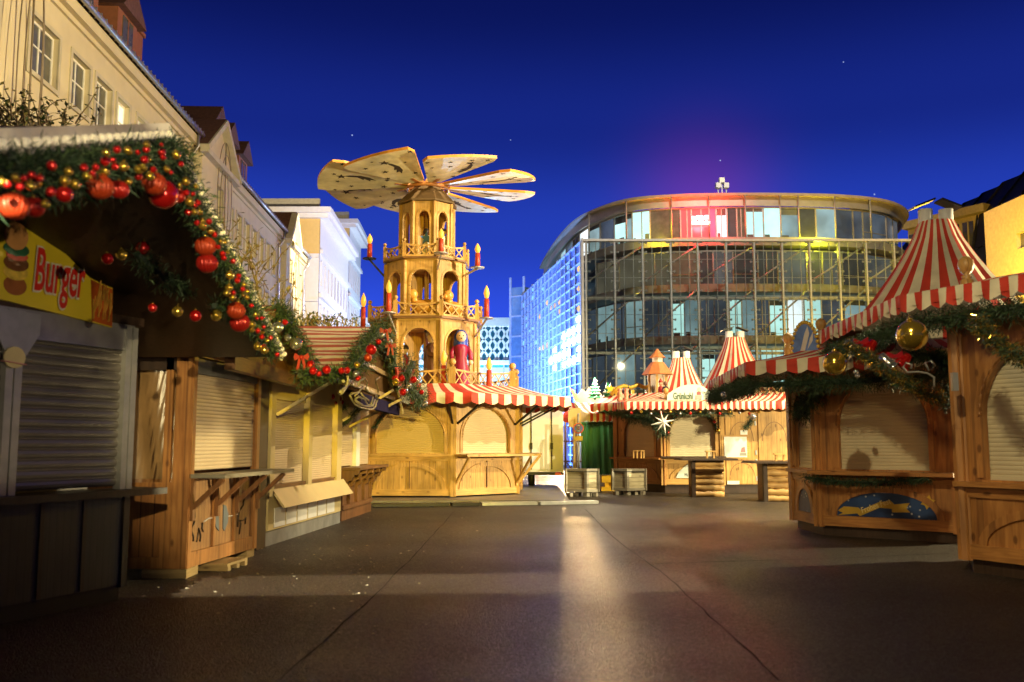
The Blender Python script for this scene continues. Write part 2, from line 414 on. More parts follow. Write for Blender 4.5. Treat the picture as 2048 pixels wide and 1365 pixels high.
def terrace(s0, s1, wins, zrows, label, lit=(), ze=ZE, dorm=(), chimney=None, s_pipe=None):
    t = thing('terraced_house', label, 'building', (*fpt((s0 + s1) / 2), 0))
    hs = [(a, b, c, d) for (a, b) in wins for (c, d) in zrows]
    w = MB(FM); w.holes(s0, s1, 0, ze - .05, hs, 0, .26)
    w.quad((s0, 0, 0), (s0, 9, 0), (s0, 9, ze), (s0, 0, ze)); w.quad((s1, 0, 0), (s1, 9, 0), (s1, 9, ze), (s1, 0, ze)); w.quad((s0, 9, 0), (s1, 9, 0), (s1, 9, ze), (s0, 9, ze))
    w.build('wall', stucco, t)
    for i, (a, b) in enumerate(wins):
        for j, (c, d) in enumerate(zrows):
            window(t, a, b, c, d, lit=(i, j) in lit)
            sr = MB(FM); e = .16
            sr.box(a - e, -.05, c - e, a, .02, d + e).box(b, -.05, c - e, b + e, .02, d + e).box(a, -.05, d, b, .02, d + e).box(a, -.09, c - e, b, .03, c); sr.build('window_surround', stone, t)
    c = MB(FM); c.prism([(0, 0)] * 0 or [(s0, ze - .75), (s1, ze - .75), (s1, ze - .55), (s0, ze - .55)], -.12, 0)
    c.prism([(s0, ze - .55), (s1, ze - .55), (s1, ze - .1), (s0, ze - .1)], -.36, .1); c.build('cornice', stucco, t)
    r = MB(FM); r.quad((s0, -.5, ze - .02), (s1, -.5, ze - .02), (s1, 4.5, ze + 5), (s0, 4.5, ze + 5)); r.quad((s0, 9.5, ze), (s0, 4.5, ze + 5), (s1, 4.5, ze + 5), (s1, 9.5, ze))
    r.tri((s0, -.5, ze - .02), (s0, 4.5, ze + 5), (s0, 9.5, ze)); r.tri((s1, -.5, ze - .02), (s1, 4.5, ze + 5), (s1, 9.5, ze))
    ro = r.build('roof', tile, t)
    gt = MB(FM); gt.tube([(s0, -.58, ze - .02), (s1, -.58, ze - .02)], .12, 8)
    n = int((s1 - s0) / .5)
    for k in range(n): x = s0 + .25 + k * .5; gt.box(x, -.72, ze - .1, x + .05, -.42, ze + .1)
    gt.build('gutter', gut, t)
    if s_pipe is not None:
        dp = MB(FM); dp.tube([(s_pipe, -.5, ze - .15), (s_pipe, -.45, ze - .7), (s_pipe, -.12, ze - 1.3), (s_pipe, -.12, 2)], .09, 7); dp.build('downpipe', gut, t)
    for x in dorm:
        d = MB(FM); W, y0, zb, zt = 1.15, .9, ze + 1.2, ze + 3.1
        d.box(x - W, y0, zb, x + W, 3.6, zt, 0)
        d.prism([(x - W - .3, zt), (x + W + .3, zt), (x, zt + 1.35)], y0 - .35, 4.2, 1)
        dd = d.build('dormer', [dormer_m, tile], t)
        q = MB(FM); q.box(x - .6, y0 - .04, zb + .35, x + .6, y0 - .005, zt - .15, 0); q.box(x - .04, y0 - .06, zb + .35, x + .04, y0 - .042, zt - .15, 1); q.build('dormer_window', [paned, dormer_m], dd)
    if chimney:
        ch = MB(FM); ch.box(chimney - .5, 1.2, ze + .8, chimney + .5, 2.6, ze + 3.4); ch.box(chimney - .6, 1.1, ze + 3.4, chimney + .6, 2.7, ze + 3.6); ch.build('chimney', dormer_m, ro)
    return t
def sw(u0, v0, u1, v1):
    a = s_of(u0, v0); b = s_of(u1, v1); return a[0], b[0]
zr = [(13.95, 15.9), (10.2, 12.3), (6.4, 8.6)]
W1 = [sw(63, 18, 112, 192), sw(145, 100, 175, 235), sw(193, 140, 220, 260), sw(235, 180, 257, 250), sw(275, 213, 295, 250)]
sA = -14.0; sB = s_of(385, 252)[0]
W1 = [(-12, -10.4), (-9.2, -7.6), (-6.4, -4.8)] + W1
W1 += [(W1[-1][1] + 1.2, W1[-1][1] + 2.5), (W1[-1][1] + 3.7, W1[-1][1] + 5.0)]
W1 = [w for w in W1 if w[1] < sB - .5]
terrace(sA, sB, W1, zr, 'nearest cream terraced house with clay tile dormers and two lit upper windows', lit={(6, 0), (7, 0)}, dorm=(s_of(215, 60)[0], s_of(292, 120)[0], -4.2), chimney=s_of(325, 160)[0], s_pipe=sB - .4)
# pedimented bay
def bay(s0, s1, label, ze, wx):
    t = thing('gabled_house', label, 'building', (*fpt((s0 + s1) / 2), 0))
    hs = [(wx - .55, wx + .55, c, d) for c, d in zr]
    w = MB(FM); w.holes(s0, s1, 0, ze, hs, -.55, .26)
    for x in (s0, s1): w.quad((x, -.55, 0), (x, 8, 0), (x, 8, ze), (x, -.55, ze))
    m = (s0 + s1) / 2; w.tri((s0, -.55, ze), (s1, -.55, ze), (m, -.55, ze + 2.3)); w.build('wall', stucco, t)
    for c, d in zr: window(t, wx - .55, wx + .55, c, d, two=True)
    c = MB(FM)
    for a, b in (((s0 - .3, ze - .1), (m, ze + 2.45)), ((m, ze + 2.45), (s1 + .3, ze - .1))):
        c.bar((a[0], -.75, a[1]), (b[0], -.75, b[1]), .5, .3)
    c.bar((s0 - .3, -.72, ze - .2), (s1 + .3, -.72, ze - .2), .4, .3); c.build('pediment', stone, t)
    r = MB(FM); r.quad((s0 - .3, -.9, ze + .1), (m, -.9, ze + 2.65), (m, 3, ze + 2.65), (s0 - .3, 3, ze + .1)); r.quad((m, -.9, ze + 2.65), (s1 + .3, -.9, ze + .1), (s1 + .3, 3, ze + .1), (m, 3, ze + 2.65)); r.build('roof', tile, t)
    return t
s2 = s_of(450, 325)[0]; s3 = s_of(560, 455)[0]; s4 = s_of(580, 490)[0]; s5 = s_of(607, 532)[0]
bay(sB + .1, s2 - .1, 'narrow cream house with a triangular pediment beside the first downpipe', ZE - .6, (sB + s2) / 2 + .6)
n2 = 7; st = (s3 - s2 - 1.5) / n2
terrace(s2, s3, [(s2 + 1 + k * st, s2 + 1 + k * st + 1.25) for k in range(n2)], zr, 'middle cream terraced house with icy gutter and small dark dormers', dorm=(s_of(462, 290)[0], s_of(485, 330)[0], s_of(512, 355)[0]), s_pipe=s3 - .5)
bay(s3 + .1, s4 - .1, 'farther cream house with a small pediment behind the middle terrace', ZE - .6, (s3 + s4) / 2)
terrace(s4, s5, [(s4 + 1.5, s4 + 2.8), (s4 + 4.2, s4 + 5.5)], zr, 'far end cream terraced house beside the tall white blocks', s_pipe=s5 - .3)
# unlit wire ornaments fixed on the facades
wire_m = mat('thin wire', (.22, .17, .11), .5, .3)
for (u, v, sx, szz, lab) in ((424, 392, 1.5, 3.1, 'unlit oval wire ornament on the pedimented house front'), (572, 590, 1.7, 4.3, 'unlit tall oval wire ornament far along the cream house fronts'), (14, 130, .8, 4.4, 'large unlit wire ornament at the top left house front')):
    s, z = s_of(u, v)
    w = MB(FM)
    for k in range(2 if u < 100 else 3):
        rx, rz, dx = sx * (1 - .22 * k), szz * (1 - .12 * k), .25 * math.sin(k * 2.1)
        w.tube([(s + dx + rx * math.cos(a * math.pi / 14), -.72 - .02 * k, z - .3 * k + rz * math.sin(a * math.pi / 14)) for a in range(28)], .024, 5, closed=True)
    w.tube([(s, -.7, z + szz), (s + .2, -.72, z - szz - .4)], .035, 5)
    tag(w.build('wire_ornament', wire_m), lab, 'ornament')
# ---------- tall white blocks ----------
wst = mat('pale stone block', (.62, .58, .54), .8, var=.06)
ochre = mat('yellow lit attic wall', (.58, .38, .12), .8, var=.05)  # yellow lamplight put into the attic wall's colour
def block(c, front_w, depth, zc, zp, label, rows, nb):
    t = thing('stone_block', label, 'building', (c[0], c[1], 0))
    L0 = (c[0] - front_w, c[1]); e = (c[0] + D.x * depth, c[1] + D.y * depth)
    M1, w1 = face(L0, c)
    a = MB(M1); a.box(0, 0, 0, w1, .3, zc * .62).box(0, .0, zc * .62 + .3, w1, .3, zc * .8).box(0, -.25, zc * .62, w1, .3, zc * .62 + .3).box(0, -.25, zc * .8, w1, .3, zc * .8 + .35)
    a.build('end_wall', wst, t)
    a = MB(M1); a.box(0, .0, zc * .8 + .35, w1, .3, zc - 1); a.build('attic_wall', ochre, t)
    M2, w2 = face(c, e); st = w2 / nb
    hs = [(k * st + st * .25, k * st + st * .75, z0, z1) for k in range(nb) for z0, z1 in rows]
    b = MB(M2); b.holes(.02, w2, 0, zc - 1, hs, -.05, .6); b.build('street_wall', wst, t)
    for k in range(nb):
        for i, (z0, z1) in enumerate(rows):
            p = MB(M2); p.box(k * st + st * .25, .5, z0, k * st + st * .75, .6, z1, 0)
            p.box(k * st + st * .47, .44, z0, k * st + st * .53, .499, z1, 1); p.build('window', [paned, winwhite], t)
    c2 = MB(M1); c2.box(-.2, -.5, zc - 1, w1 + .9, .6, zc - .55).box(-.2, -.9, zc - .55, w1 + 1.2, .6, zc); c2.build('cornice', wst, t)
    c3 = MB(M2); c3.box(.6, -.9, zc - 1, w2 + .5, .6, zc - .5).box(.6, -1.2, zc - .5, w2 + .7, .6, zc); 
    for z0, z1 in rows[1:]: c3.box(.1, -.35, z1 + .5, w2, -.051, z1 + .9)
    c3.build('cornice', wst, t)
    pr = MB(M1); pr.box(-.1, 1.0, zc, w1 - .3, 1.4, zp); pr.build('parapet', mat('attic panel', (.4, .37, .3), .8), t)
    pr = MB(M2); pr.box(1.4, 1.2, zc, w2 - 1, 1.6, zp); pr.build('parapet', wst, t)
    dp = MB(M1); dp.tube([(w1 - 2.2, -.12, zc - 1.2), (w1 - 2.2, -.12, zc * .62)], .12, 7); dp.build('downpipe', gut, t)
    ri = MB(M1); ri.box(.2, .4, 0, w1 - .8, 8, zc - .1); ri.build('core', wst, t)
cA = at(634, 700, 90); block((cA.x, cA.y), 12, 21, zz(418, 90, 634), zz(392, 90, 600), 'tall pale stone block with yellow lit attic, nearer of the two', [(3, 6), (8, 11), (12.5, 15.2), (17, 19.6)], 9)
cB = at(694, 700, 116); block((cB.x, cB.y), 10, 12, zz(441, 116, 694), zz(420, 116, 680), 'tall pale stone block with yellow lit attic, farther and partly hidden', [(4, 8), (10, 14), (16, 19.5), (21.5, 24.5)], 6)
# ---------- patterned facade far down the street ----------
t = thing('patterned_store', 'white store front with lens shaped lattice panels lit cyan above bright windows', 'building', (-8, 131, 0))
PY = 130.; x0 = at(700, 700, PY).x; x1 = at(1046, 700, PY).x; zt = zz(641, PY); zb = zz(722, PY)
b = MB(); b.box(x0, PY + 1, 0, x1, PY + 12, zt); b.build('wall', mat('cyan lit backing wall', (.08, .5, .66), .6), t)  # cyan light is put into the backing wall's base colour
b = MB(); b.box(x0, PY - .6, zt - .9, x1, PY + 1, zt + .3).box(x0, PY - .6, zb - .5, x1, PY + 1, zb); b.build('fascia', white, t)
b = MB(); nx = 20; 
for k in range(nx):
    xc = x0 + (k + .5) * (x1 - x0) / nx; A = (x1 - x0) / nx * .5
    pts = []
    for i in range(49):
        f = i / 48; z = zb + (zt - .9 - zb) * f; d = A * .82 * abs(math.sin(f * math.pi * 3.0 + .5))
        pts.append((z, d))
    for sgn in (-1, 1):
        for (za, da), (zc_, dc) in zip(pts, pts[1:]):
            xa = xc + sgn * da; xb = xc + sgn * dc; th = .19
            b.quad((xa - th, PY - .3, za), (xa + th, PY - .3, za), (xb + th, PY - .3, zc_), (xb - th, PY - .3, zc_))
            b.quad((xa - th, PY - .3, za), (xb - th, PY - .3, zc_), (xb - th, PY + .5, zc_), (xa - th, PY + .5, za)); b.quad((xa + th, PY - .3, za), (xa + th, PY + .5, za), (xb + th, PY + .5, zc_), (xb + th, PY - .3, zc_))
b.build('lattice_screen', white, t)
for k in range(9):
    w = MB(); a = x0 + k * (x1 - x0) / 9; e = (x1 - x0) / 9
    w.box(a + .12, PY + .7, zb - 7, a + e - .12, PY + .9, zb - .9, 0)
    w.box(a + .12, PY + .6, zb - 2.6, a + e - .12, PY + .69, zb - 2.45, 1); w.box(a - .12, PY + .5, zb - 7, a + .119, PY + .95, zb - .5, 1)
    w.build('shop_window', [glow('bright shop window', (.55, .84, 1), 1.25, .1) if k == 0 else bpy.data.materials['bright shop window'], steel], t)
# ---------- glass office building ----------
OFF = 'glass office building'
gb = thing('office_building', 'long glass office building with curved top floor and a bolted glass screen', 'building', (15, 62, 0))
foot = [(3.0, 86), (3.4, 80), (4.1, 73), (5.0, 67.5), (6.2, 64.3), (8, 61.7), (10.5, 60.7), (14, 60.3), (18, 60.3), (22, 60.7), (25.4, 62.0), (27.8, 64.6), (28.9, 67.5), (29.3, 71), (29.3, 80)]
def dense(P, n=5):
    out = []
    for i in range(len(P) - 1):
        p0 = Vector(P[max(i - 1, 0)]); p1 = Vector(P[i]); p2 = Vector(P[i + 1]); p3 = Vector(P[min(i + 2, len(P) - 1)])
        for k in range(n):
            t = k / n; out.append(.5 * ((2 * p1) + (p2 - p0) * t + (2 * p0 - 5 * p1 + 4 * p2 - p3) * t * t + (3 * p1 - p0 - 3 * p2 + p3) * t ** 3))
    out.append(Vector(P[-1])); return out
FT = dense(foot)
def off(P, d):
    out = []
    for k, p in enumerate(P):
        q = (P[min(k + 1, len(P) - 1)] - P[max(k - 1, 0)]).normalized(); out.append(p + Vector((q.y, -q.x)) * d)   # outward = right of travel
    return out
def ribbon(mb, P, z0, z1, m=0, sm=True):
    a = [mb.p(p.x, p.y, z0) for p in P]; b = [mb.p(p.x, p.y, z1) for p in P]
    for k in range(len(P) - 1): mb.fc([a[k], a[k + 1], b[k + 1], b[k]], m, sm)
def band(mb, d0, d1, z0, z1, m=0):
    A, B = off(FT, d0), off(FT, d1)
    ribbon(mb, B, z0, z1, m); ribbon(mb, A, z0, z1, m)
    for z in (z0, z1):
        a = [mb.p(p.x, p.y, z) for p in A]; b = [mb.p(p.x, p.y, z) for p in B]
        for k in range(len(A) - 1): mb.fc([a[k], a[k + 1], b[k + 1], b[k]], m)
conc = mat('pale concrete edge', (.27, .24, .19), .7, var=.3, vs=.6)
alu = mat('bronze aluminium', (.30, .27, .23), .45, .5, var=.1)
tops = [(4.1, 4.9), (7.6, 8.4), (11.05, 11.85), (14.35, 15.0)]
sl = MB()
for a, b in tops: band(sl, -1.5, .1, a + (.3 if b < 14 else .1), b)
sl.build('floor_edge', conc, gb)
rf = MB(); band(rf, -2, .4, 17.75, 17.93); A = off(FT, .4); B = off(FT, -3.5)
a = [rf.p(p.x, p.y, 17.93) for p in A]; b = [rf.p(p.x, p.y, 18.5) for p in B]
for k in range(len(A) - 1): rf.fc([a[k], a[k + 1], b[k + 1], b[k]])
rf.build('roof', mat('roof fascia', (.24, .19, .14), .6), gb)
tr = MB(); band(tr, -.1, .02, 17.15, 17.75); tr.build('transom_band', alu, gb)
# core walls behind each floor (rooms seen through the glass)
back = off(FT, -3.0); co = MB(); ribbon(co, back, 0, 17.7); co.build('inner_wall', mat('room wall', (.34, .33, .3), .8, var=.15, vs=.6), gb)
ce = MB()
for a, b in tops: band(ce, -3.0, -1.5, a, b)
ce.build('ceiling', mat('room ceiling', (.5, .5, .48), .8), gb)
# windows: one piece per bay per floor, along the curve
def at_u(u, d=0):
    k = (u - 1024) / FPX; P = off(FT, d); best = None
    for p, q in zip(P, P[1:]):
        fa, fb = p.x - k * p.y / cP * 1.0, q.x - k * q.y / cP * 1.0
        if fa * fb <= 0 and (best is None or p.y < best.y):
            t = fa / (fa - fb); best = p + (q - p) * t
    return best
wm = {'d': glow('dark office pane', (.095, .105, .105), 1, .5, .6), 'g': glow('grey office pane', (.17, .18, .17), 1, .5, .6), 'c': glow('cyan lit office', (.52, .90, .86), 1.35, .22, .5), 'm': glow('dim cyan office', (.36, .56, .60), .68, .5, .4), 'w': glow('white lit office', (.82, .94, 1), 1.5, .2, .8),  # dark and grey panes get a faint painted-in glow of their own
      'b': glow('curtained office', (.42, .26, .15), .34, .35, 2), 'r': glow('red lit room', (1, .035, .035), 3.6, .15, .4), 'p': glow('pink lit curtain', (1, .10, .2), 1.6, .2, 1), 'y': glow('amber glow on glass', (.5, .45, .3), .2, .5, .5), 'q': glow('blue evening pane', (.22, .3, .4), .24, .5, .5), 't': glow('dim office', (.2, .2, .17), .22, .6, .6)}  # amber panes glow in place of market lights reflected in the glass
roomsil = mat('dim furniture and blinds', (.06, .065, .065), .8, var=.5, vs=1.5)
def bays(us, codes, z0, z1, d=-.3):
    for (ua, ub), c in zip(zip(us, us[1:]), codes):
        p, q = at_u(ua, d), at_u(ub, d)
        if p is None or q is None: continue
        M, w = face(p, q); f = MB(M)
        f.box(.0, .03, z0, w, .06, z1, 0)
        f.box(-.04, -.06, z0, .04, .02, z1, 1); f.box(.04, -.05, z1 - .09, w - .04, .02, z1, 1); f.box(.04, -.05, z0, w - .04, .02, z0 + .09, 1)
        if random.random() < .45: x = w * random.uniform(.35, .65); f.box(x, -.045, z0 + .09, x + .06, .018, z1 - .09, 1)
        if random.random() < .25: z = z0 + (z1 - z0) * .3; f.box(.04, -.04, z, w - .04, .016, z + .05, 1)
        ow = f.build('office_window', [wm[c], alu], gb)
        if c in 'cmw' and w > .5 and random.random() < .65:
            x = .08
            while x < w - .25:
                ww = random.uniform(.12, .5); hh = random.choice((.18, .25, .3, .4, .6)); g = MB(M); g.box(x, .0, z0 + .09, min(x + ww, w - .06), .025, z0 + .09 + hh * (z1 - z0) / 3); g.build('room_silhouette', roomsil, ow); x += ww + random.uniform(.2, 1.1)
            if random.random() < .5: g = MB(M); g.box(.06, .0, z1 - .09 - random.uniform(.2, .7), w - .06, .02, z1 - .1); g.build('blind', roomsil, ow)
bays([1112, 1122, 1134, 1148, 1162, 1180, 1203, 1232, 1256, 1268, 1304, 1348, 1366, 1388, 1424, 1438, 1460, 1480, 1498, 1534, 1569, 1606, 1640, 1680, 1715, 1735, 1752, 1782, 1806, 1820],
     'qmqmwmqcmcbbrrpwtbccmtmqqdqqy', 15.0, 17.15)
bays([1196, 1240, 1290, 1345, 1402, 1430, 1470, 1520, 1560, 1618, 1650, 1690, 1740, 1790, 1815], 'yyybtdttdydtdt', 11.85, 14.2)
bays([1150, 1170, 1196, 1230, 1252, 1290, 1318, 1345, 1370, 1402, 1430, 1460, 1485, 1512, 1540, 1576, 1610, 1645, 1690, 1735, 1780, 1815], 'qqmqmqqcmqqcmqcwcqmct', 8.4, 11.05)
bays([1150, 1185, 1230, 1270, 1310, 1345, 1380, 1402, 1430, 1470, 1520, 1570, 1630, 1700, 1760, 1815], 'qqmqmqmcqmcmqmt', 4.9, 7.6)
bays([1160, 1230, 1310, 1400, 1500, 1600, 1700, 1800], 'qmqmqmq', .4, 4.1)
# ribs and cornice props of the top floor
for u in (1180, 1256, 1348, 1424, 1498, 1569, 1606, 1680, 1752):
    p = at_u(u, .1); q = at_u(u, .38); r = MB(); r.tube([(p.x, p.y, 15.0), (q.x, q.y, 17.75)], .05, 5); r.build('cornice_prop', alu, gb)
# red neon rows inside the red room (two rows of glowing strokes)
p = at_u(1386, .0); q = at_u(1426, .0); M, w = face(p, q); nm = glow('white neon', (1, .86, .84), 6, 0)
for row, zc in enumerate((16.35, 16.0)):
    n = MB(M)
    x = .1
    while x < w - .05:
        ww = random.uniform(.06, .11)
        n.box(x, -.1, zc - .1, x + ww, -.08, zc + .1 + (.05 if random.random() < .3 else 0)); x += ww - .005
    n.build('neon_row', nm, gb)
# rooftop lamp cluster
fl = thing('roof_floodlight', 'small cluster of white floodlights on the curved office roof', 'floodlight', (13.6, 61.5, 18.3))
for u, v in ((1436, 372), (1443, 362), (1452, 372)):
    p = at(u, v, 61.4); b = MB(); b.box(p.x - .17, 61.2, p.z - .17, p.x + .17, 61.6, p.z + .17); b.bar((p.x, 61.45, p.z - .17), (p.x + .05, 61.45, 18.2), .06, .06); b.build('lamp_head', white, fl)
# bolted glass screen in front
SY = 58.0
scr = thing('glass_screen', 'bolted glass wind screen on riveted steel masts before the office building', 'glass screen', (15, SY, 0))
ZS = 14.25
us = [1175, 1233, 1290, 1347, 1402, 1460, 1517, 1574, 1630, 1690, 1745, 1802, 1850]
xs = [(u - 1024) / FPX * SY / 1.0 for u in us]
spar = mat('grey steel mast', (.36, .36, .36), .4, .3); pane = glass('screen glass', (.80, .82, .80), -.025)
for i, x in enumerate(xs):
    s = MB(); s.box(x - .07, SY + .05, 0, x + .07, SY + .25, ZS)
    if i == 0: s.box(x - .32, SY + .02, 0, x - .16, SY + .22, ZS + .2)
    z = .5
    while z < ZS - .1:
        s.box(x - .24, SY + .07, z, x + .24, SY + .13, z + .06); s.box(x - .27, SY + .03, z - .035, x - .19, SY + .15, z + .095); s.box(x + .19, SY + .03, z - .035, x + .27, SY + .15, z + .095); z += .62
    s.build('mast', spar, scr)
for a, b in zip(xs, xs[1:]):
    for z0, z1 in ((.3, 3.6), (3.62, 7.1), (7.12, 10.6), (10.62, 14.2)):
        p = MB(); p.box(a + .03, SY - .02, z0, b - .03, SY + .0, z1); p.build('glass_pane', pane, scr)
for a, b in zip(xs, xs[1:]):
    r = MB()
    for f in (1 / 3, 2 / 3): x = a + (b - a) * f; r.box(x - .02, SY + .06, 0, x + .02, SY + .1, ZS)
    for k in range(1, 12): z = k * 1.19; r.box(a, SY + .065, z - .012, b, SY + .095, z + .012)
    r.build('cable_net', spar, scr)
h = MB(); h.box(xs[0] - .3, SY - .05, ZS, xs[-1], SY + .35, ZS + .14)
h.build('top_rail', spar, scr)
for k, (zlo, zhi) in enumerate(((1, 4.2), (4.5, 7.7), (8.2, 11.2), (11.7, 14))):
    for i in range(0, 12, 2):
        b = MB(); b.tube([(xs[i] + .1, SY + .5, zlo), (xs[i + 1], SY + .5, (zlo + zhi) / 2), (xs[i + 2] if i + 2 < len(xs) else xs[-1], SY + .5, zhi)], .065, 6); b.build('diagonal_brace', spar, scr)
for z in (3.6, 7.1, 10.6):
    b = MB(); b.box(xs[0], SY + .3, z - .09, xs[-1], SY + .48, z + .09); b.build('cross_rail', spar, scr)
# left facade: gridded glass curtain receding up the street
P0 = at(1044, 700, 80); P1 = (xs[0] - .35, SY + .2)
cw = thing('curtain_wall', 'blue lit gridded glass curtain wall along the side street', 'glass wall', (2.5, 69, 0))
M, w = face((P0.x, P0.y), P1); nx, nz = 15, 22
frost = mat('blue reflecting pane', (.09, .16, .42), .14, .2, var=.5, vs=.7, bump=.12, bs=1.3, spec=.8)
f2 = MB(M); f2.box(0, .05, 0, w, .1, ZS); f2.build('glass_sheet', frost, cw)
f1 = MB(M)
for k in range(nx + 1): x = w * k / nx; f1.box(x - .05, -.06, 0, x + .05, .049, ZS)
for k in range(nz + 1): z = ZS * k / nz; f1.box(0, -.035, z - .035, w, .047, z + .035)
f1.build('mullion_grid', mat('pale mullion', (.34, .40, .52), .5), cw)
rng = random.Random(5)
lw = glow('white blue glare in glass', (.66, .88, 1), 14, .15, .6); lc = glow('cyan glints in glass', (.22, .58, .9), 1.1, .5, .9); ly = glow('amber glints in glass', (1, .62, .08), 1.0, .4, .9)  # lamp glare and reflections painted on the glass as glowing patches
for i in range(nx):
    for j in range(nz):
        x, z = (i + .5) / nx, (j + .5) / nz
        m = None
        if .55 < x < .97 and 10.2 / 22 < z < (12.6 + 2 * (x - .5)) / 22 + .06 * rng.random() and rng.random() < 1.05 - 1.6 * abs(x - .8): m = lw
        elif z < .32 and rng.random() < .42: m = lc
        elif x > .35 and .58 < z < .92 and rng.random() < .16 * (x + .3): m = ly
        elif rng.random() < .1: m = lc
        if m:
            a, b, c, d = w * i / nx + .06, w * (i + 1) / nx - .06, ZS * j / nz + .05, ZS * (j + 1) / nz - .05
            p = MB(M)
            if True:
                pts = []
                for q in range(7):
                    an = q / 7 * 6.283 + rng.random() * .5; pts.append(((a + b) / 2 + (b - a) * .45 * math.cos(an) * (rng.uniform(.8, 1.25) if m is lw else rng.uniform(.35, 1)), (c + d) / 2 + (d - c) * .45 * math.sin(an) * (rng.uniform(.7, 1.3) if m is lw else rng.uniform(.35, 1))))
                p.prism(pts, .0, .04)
            p.build('glare_patch', m, cw)
# open canopy louvres up the slope to the top floor
for k in range(9):
    t_ = k / 9; a = Vector((P0.x, P0.y)).lerp(Vector(P1), t_)
    b = MB(); b.bar((a.x, a.y, ZS + .1), (a.x + .8, a.y + 1.2, ZS + .5), .12, .12); b.build('louvre', alu, cw)
# glazed lift tower at the far end
lt = thing('lift_tower', 'slim glazed lift tower with blue lit panels at the far street end', 'tower', (.6, 82, 0))
M, w = face((at(1021, 700, 81).x, 81), (at(1048, 700, 80.3).x, 80.3)); zt = zz(556, 81)
f = MB(M); f.box(0, .05, 0, w, 2, zt - .9); f.build('glass_sheet', mat('lift glass', (.12, .25, .42), .15, .2), lt)
f = MB(M)
for k in range(9): f.box(-.03, -.04, zt * k / 9, w + .03, .04, zt * k / 9 + .14)
for x in (0, w): f.box(x - .1, -.06, 0, x + .1, .042, zt)
f.build('frame', bpy.data.materials['pale mullion'], lt)
# ---------- buildings at the right ----------
yb = thing('brick_house', 'yellow lit pale brick building wing at the right edge', 'building', (30, 50, 0))
brick = mat('yellow brick', (.56, .44, .2), .8, var=.15, vs=5, bump=.4, bs=9)
pA = at(1983, 700, 55); pB = (pA.x + .5, 40); M, w = face((pA.x, pA.y), pB); zt = zz(426, 55, 1983)
hs = [(k * 2.4 + 3.2, k * 2.4 + 4.4, z, z + .9) for k in range(5) for z in (5.2, 7.6, 10, 12.4)]
b = MB(M); b.holes(0, w, 0, zt, hs, 0, .3); b.quad((0, 0, 0), (0, 12, 0), (0, 12, zt), (0, 0, zt)); b.quad((0, 0, zt), (w, 0, zt), (w, 12, zt), (0, 12, zt)); b.build('wall', brick, yb)
for h in hs:
    p = MB(M); p.box(h[0], .25, h[2], h[1], .3, h[3]); p.build('window', paned, yb)
vr = thing('vaulted_hall', 'dark ribbed barrel roofed hall behind the yellow brick wing', 'building', (40, 70, 0))
b = MB(); prof = [(34, 15.6), (34.5, 18.2), (36.5, 20.6), (40, 22), (46, 22)]
for (xa, za), (xb, zb) in zip(prof, prof[1:]):
    for k in range(10): y = 52 + k * 3; b.quad((xa, y, za), (xb, y, zb), (xb, y + 3, zb), (xa, y + 3, za)); b.bar((xa - .05, y, za + .05), (xb - .05, y, zb + .05), .12, .12)
b.box(34.1, 51, 0, 46, 82, 15.6); b.build('roof_shell', mat('dark ribbed metal', (.035, .034, .035), .5, .5), vr)
lk = thing('link_wing', 'low yellow lit glazed link wing between office and brick building', 'building', (31, 72, 0))
pA, pB = at(1822, 700, 72), at(1990, 700, 66); M, w = face((pA.x, pA.y), (pB.x, pB.y)); zt = zz(434, 70, 1900)
b = MB(M); b.box(0, .3, 0, w, 8, zt - .6).box(0, -.4, zt - .6, w, 8, zt); b.build('wall', brick, lk)
for k in range(6):
    for z in (zt - 4.0, zt - 8.0):
        p = MB(M); x = k * w / 6; p.box(x + .15, .2, z, x + w / 6 - .15, .29, z + 3, 0); p.box(x + .6, .12, z, x + .68, .19, z + 3, 1); p.build('window', [paned, brick], lk)
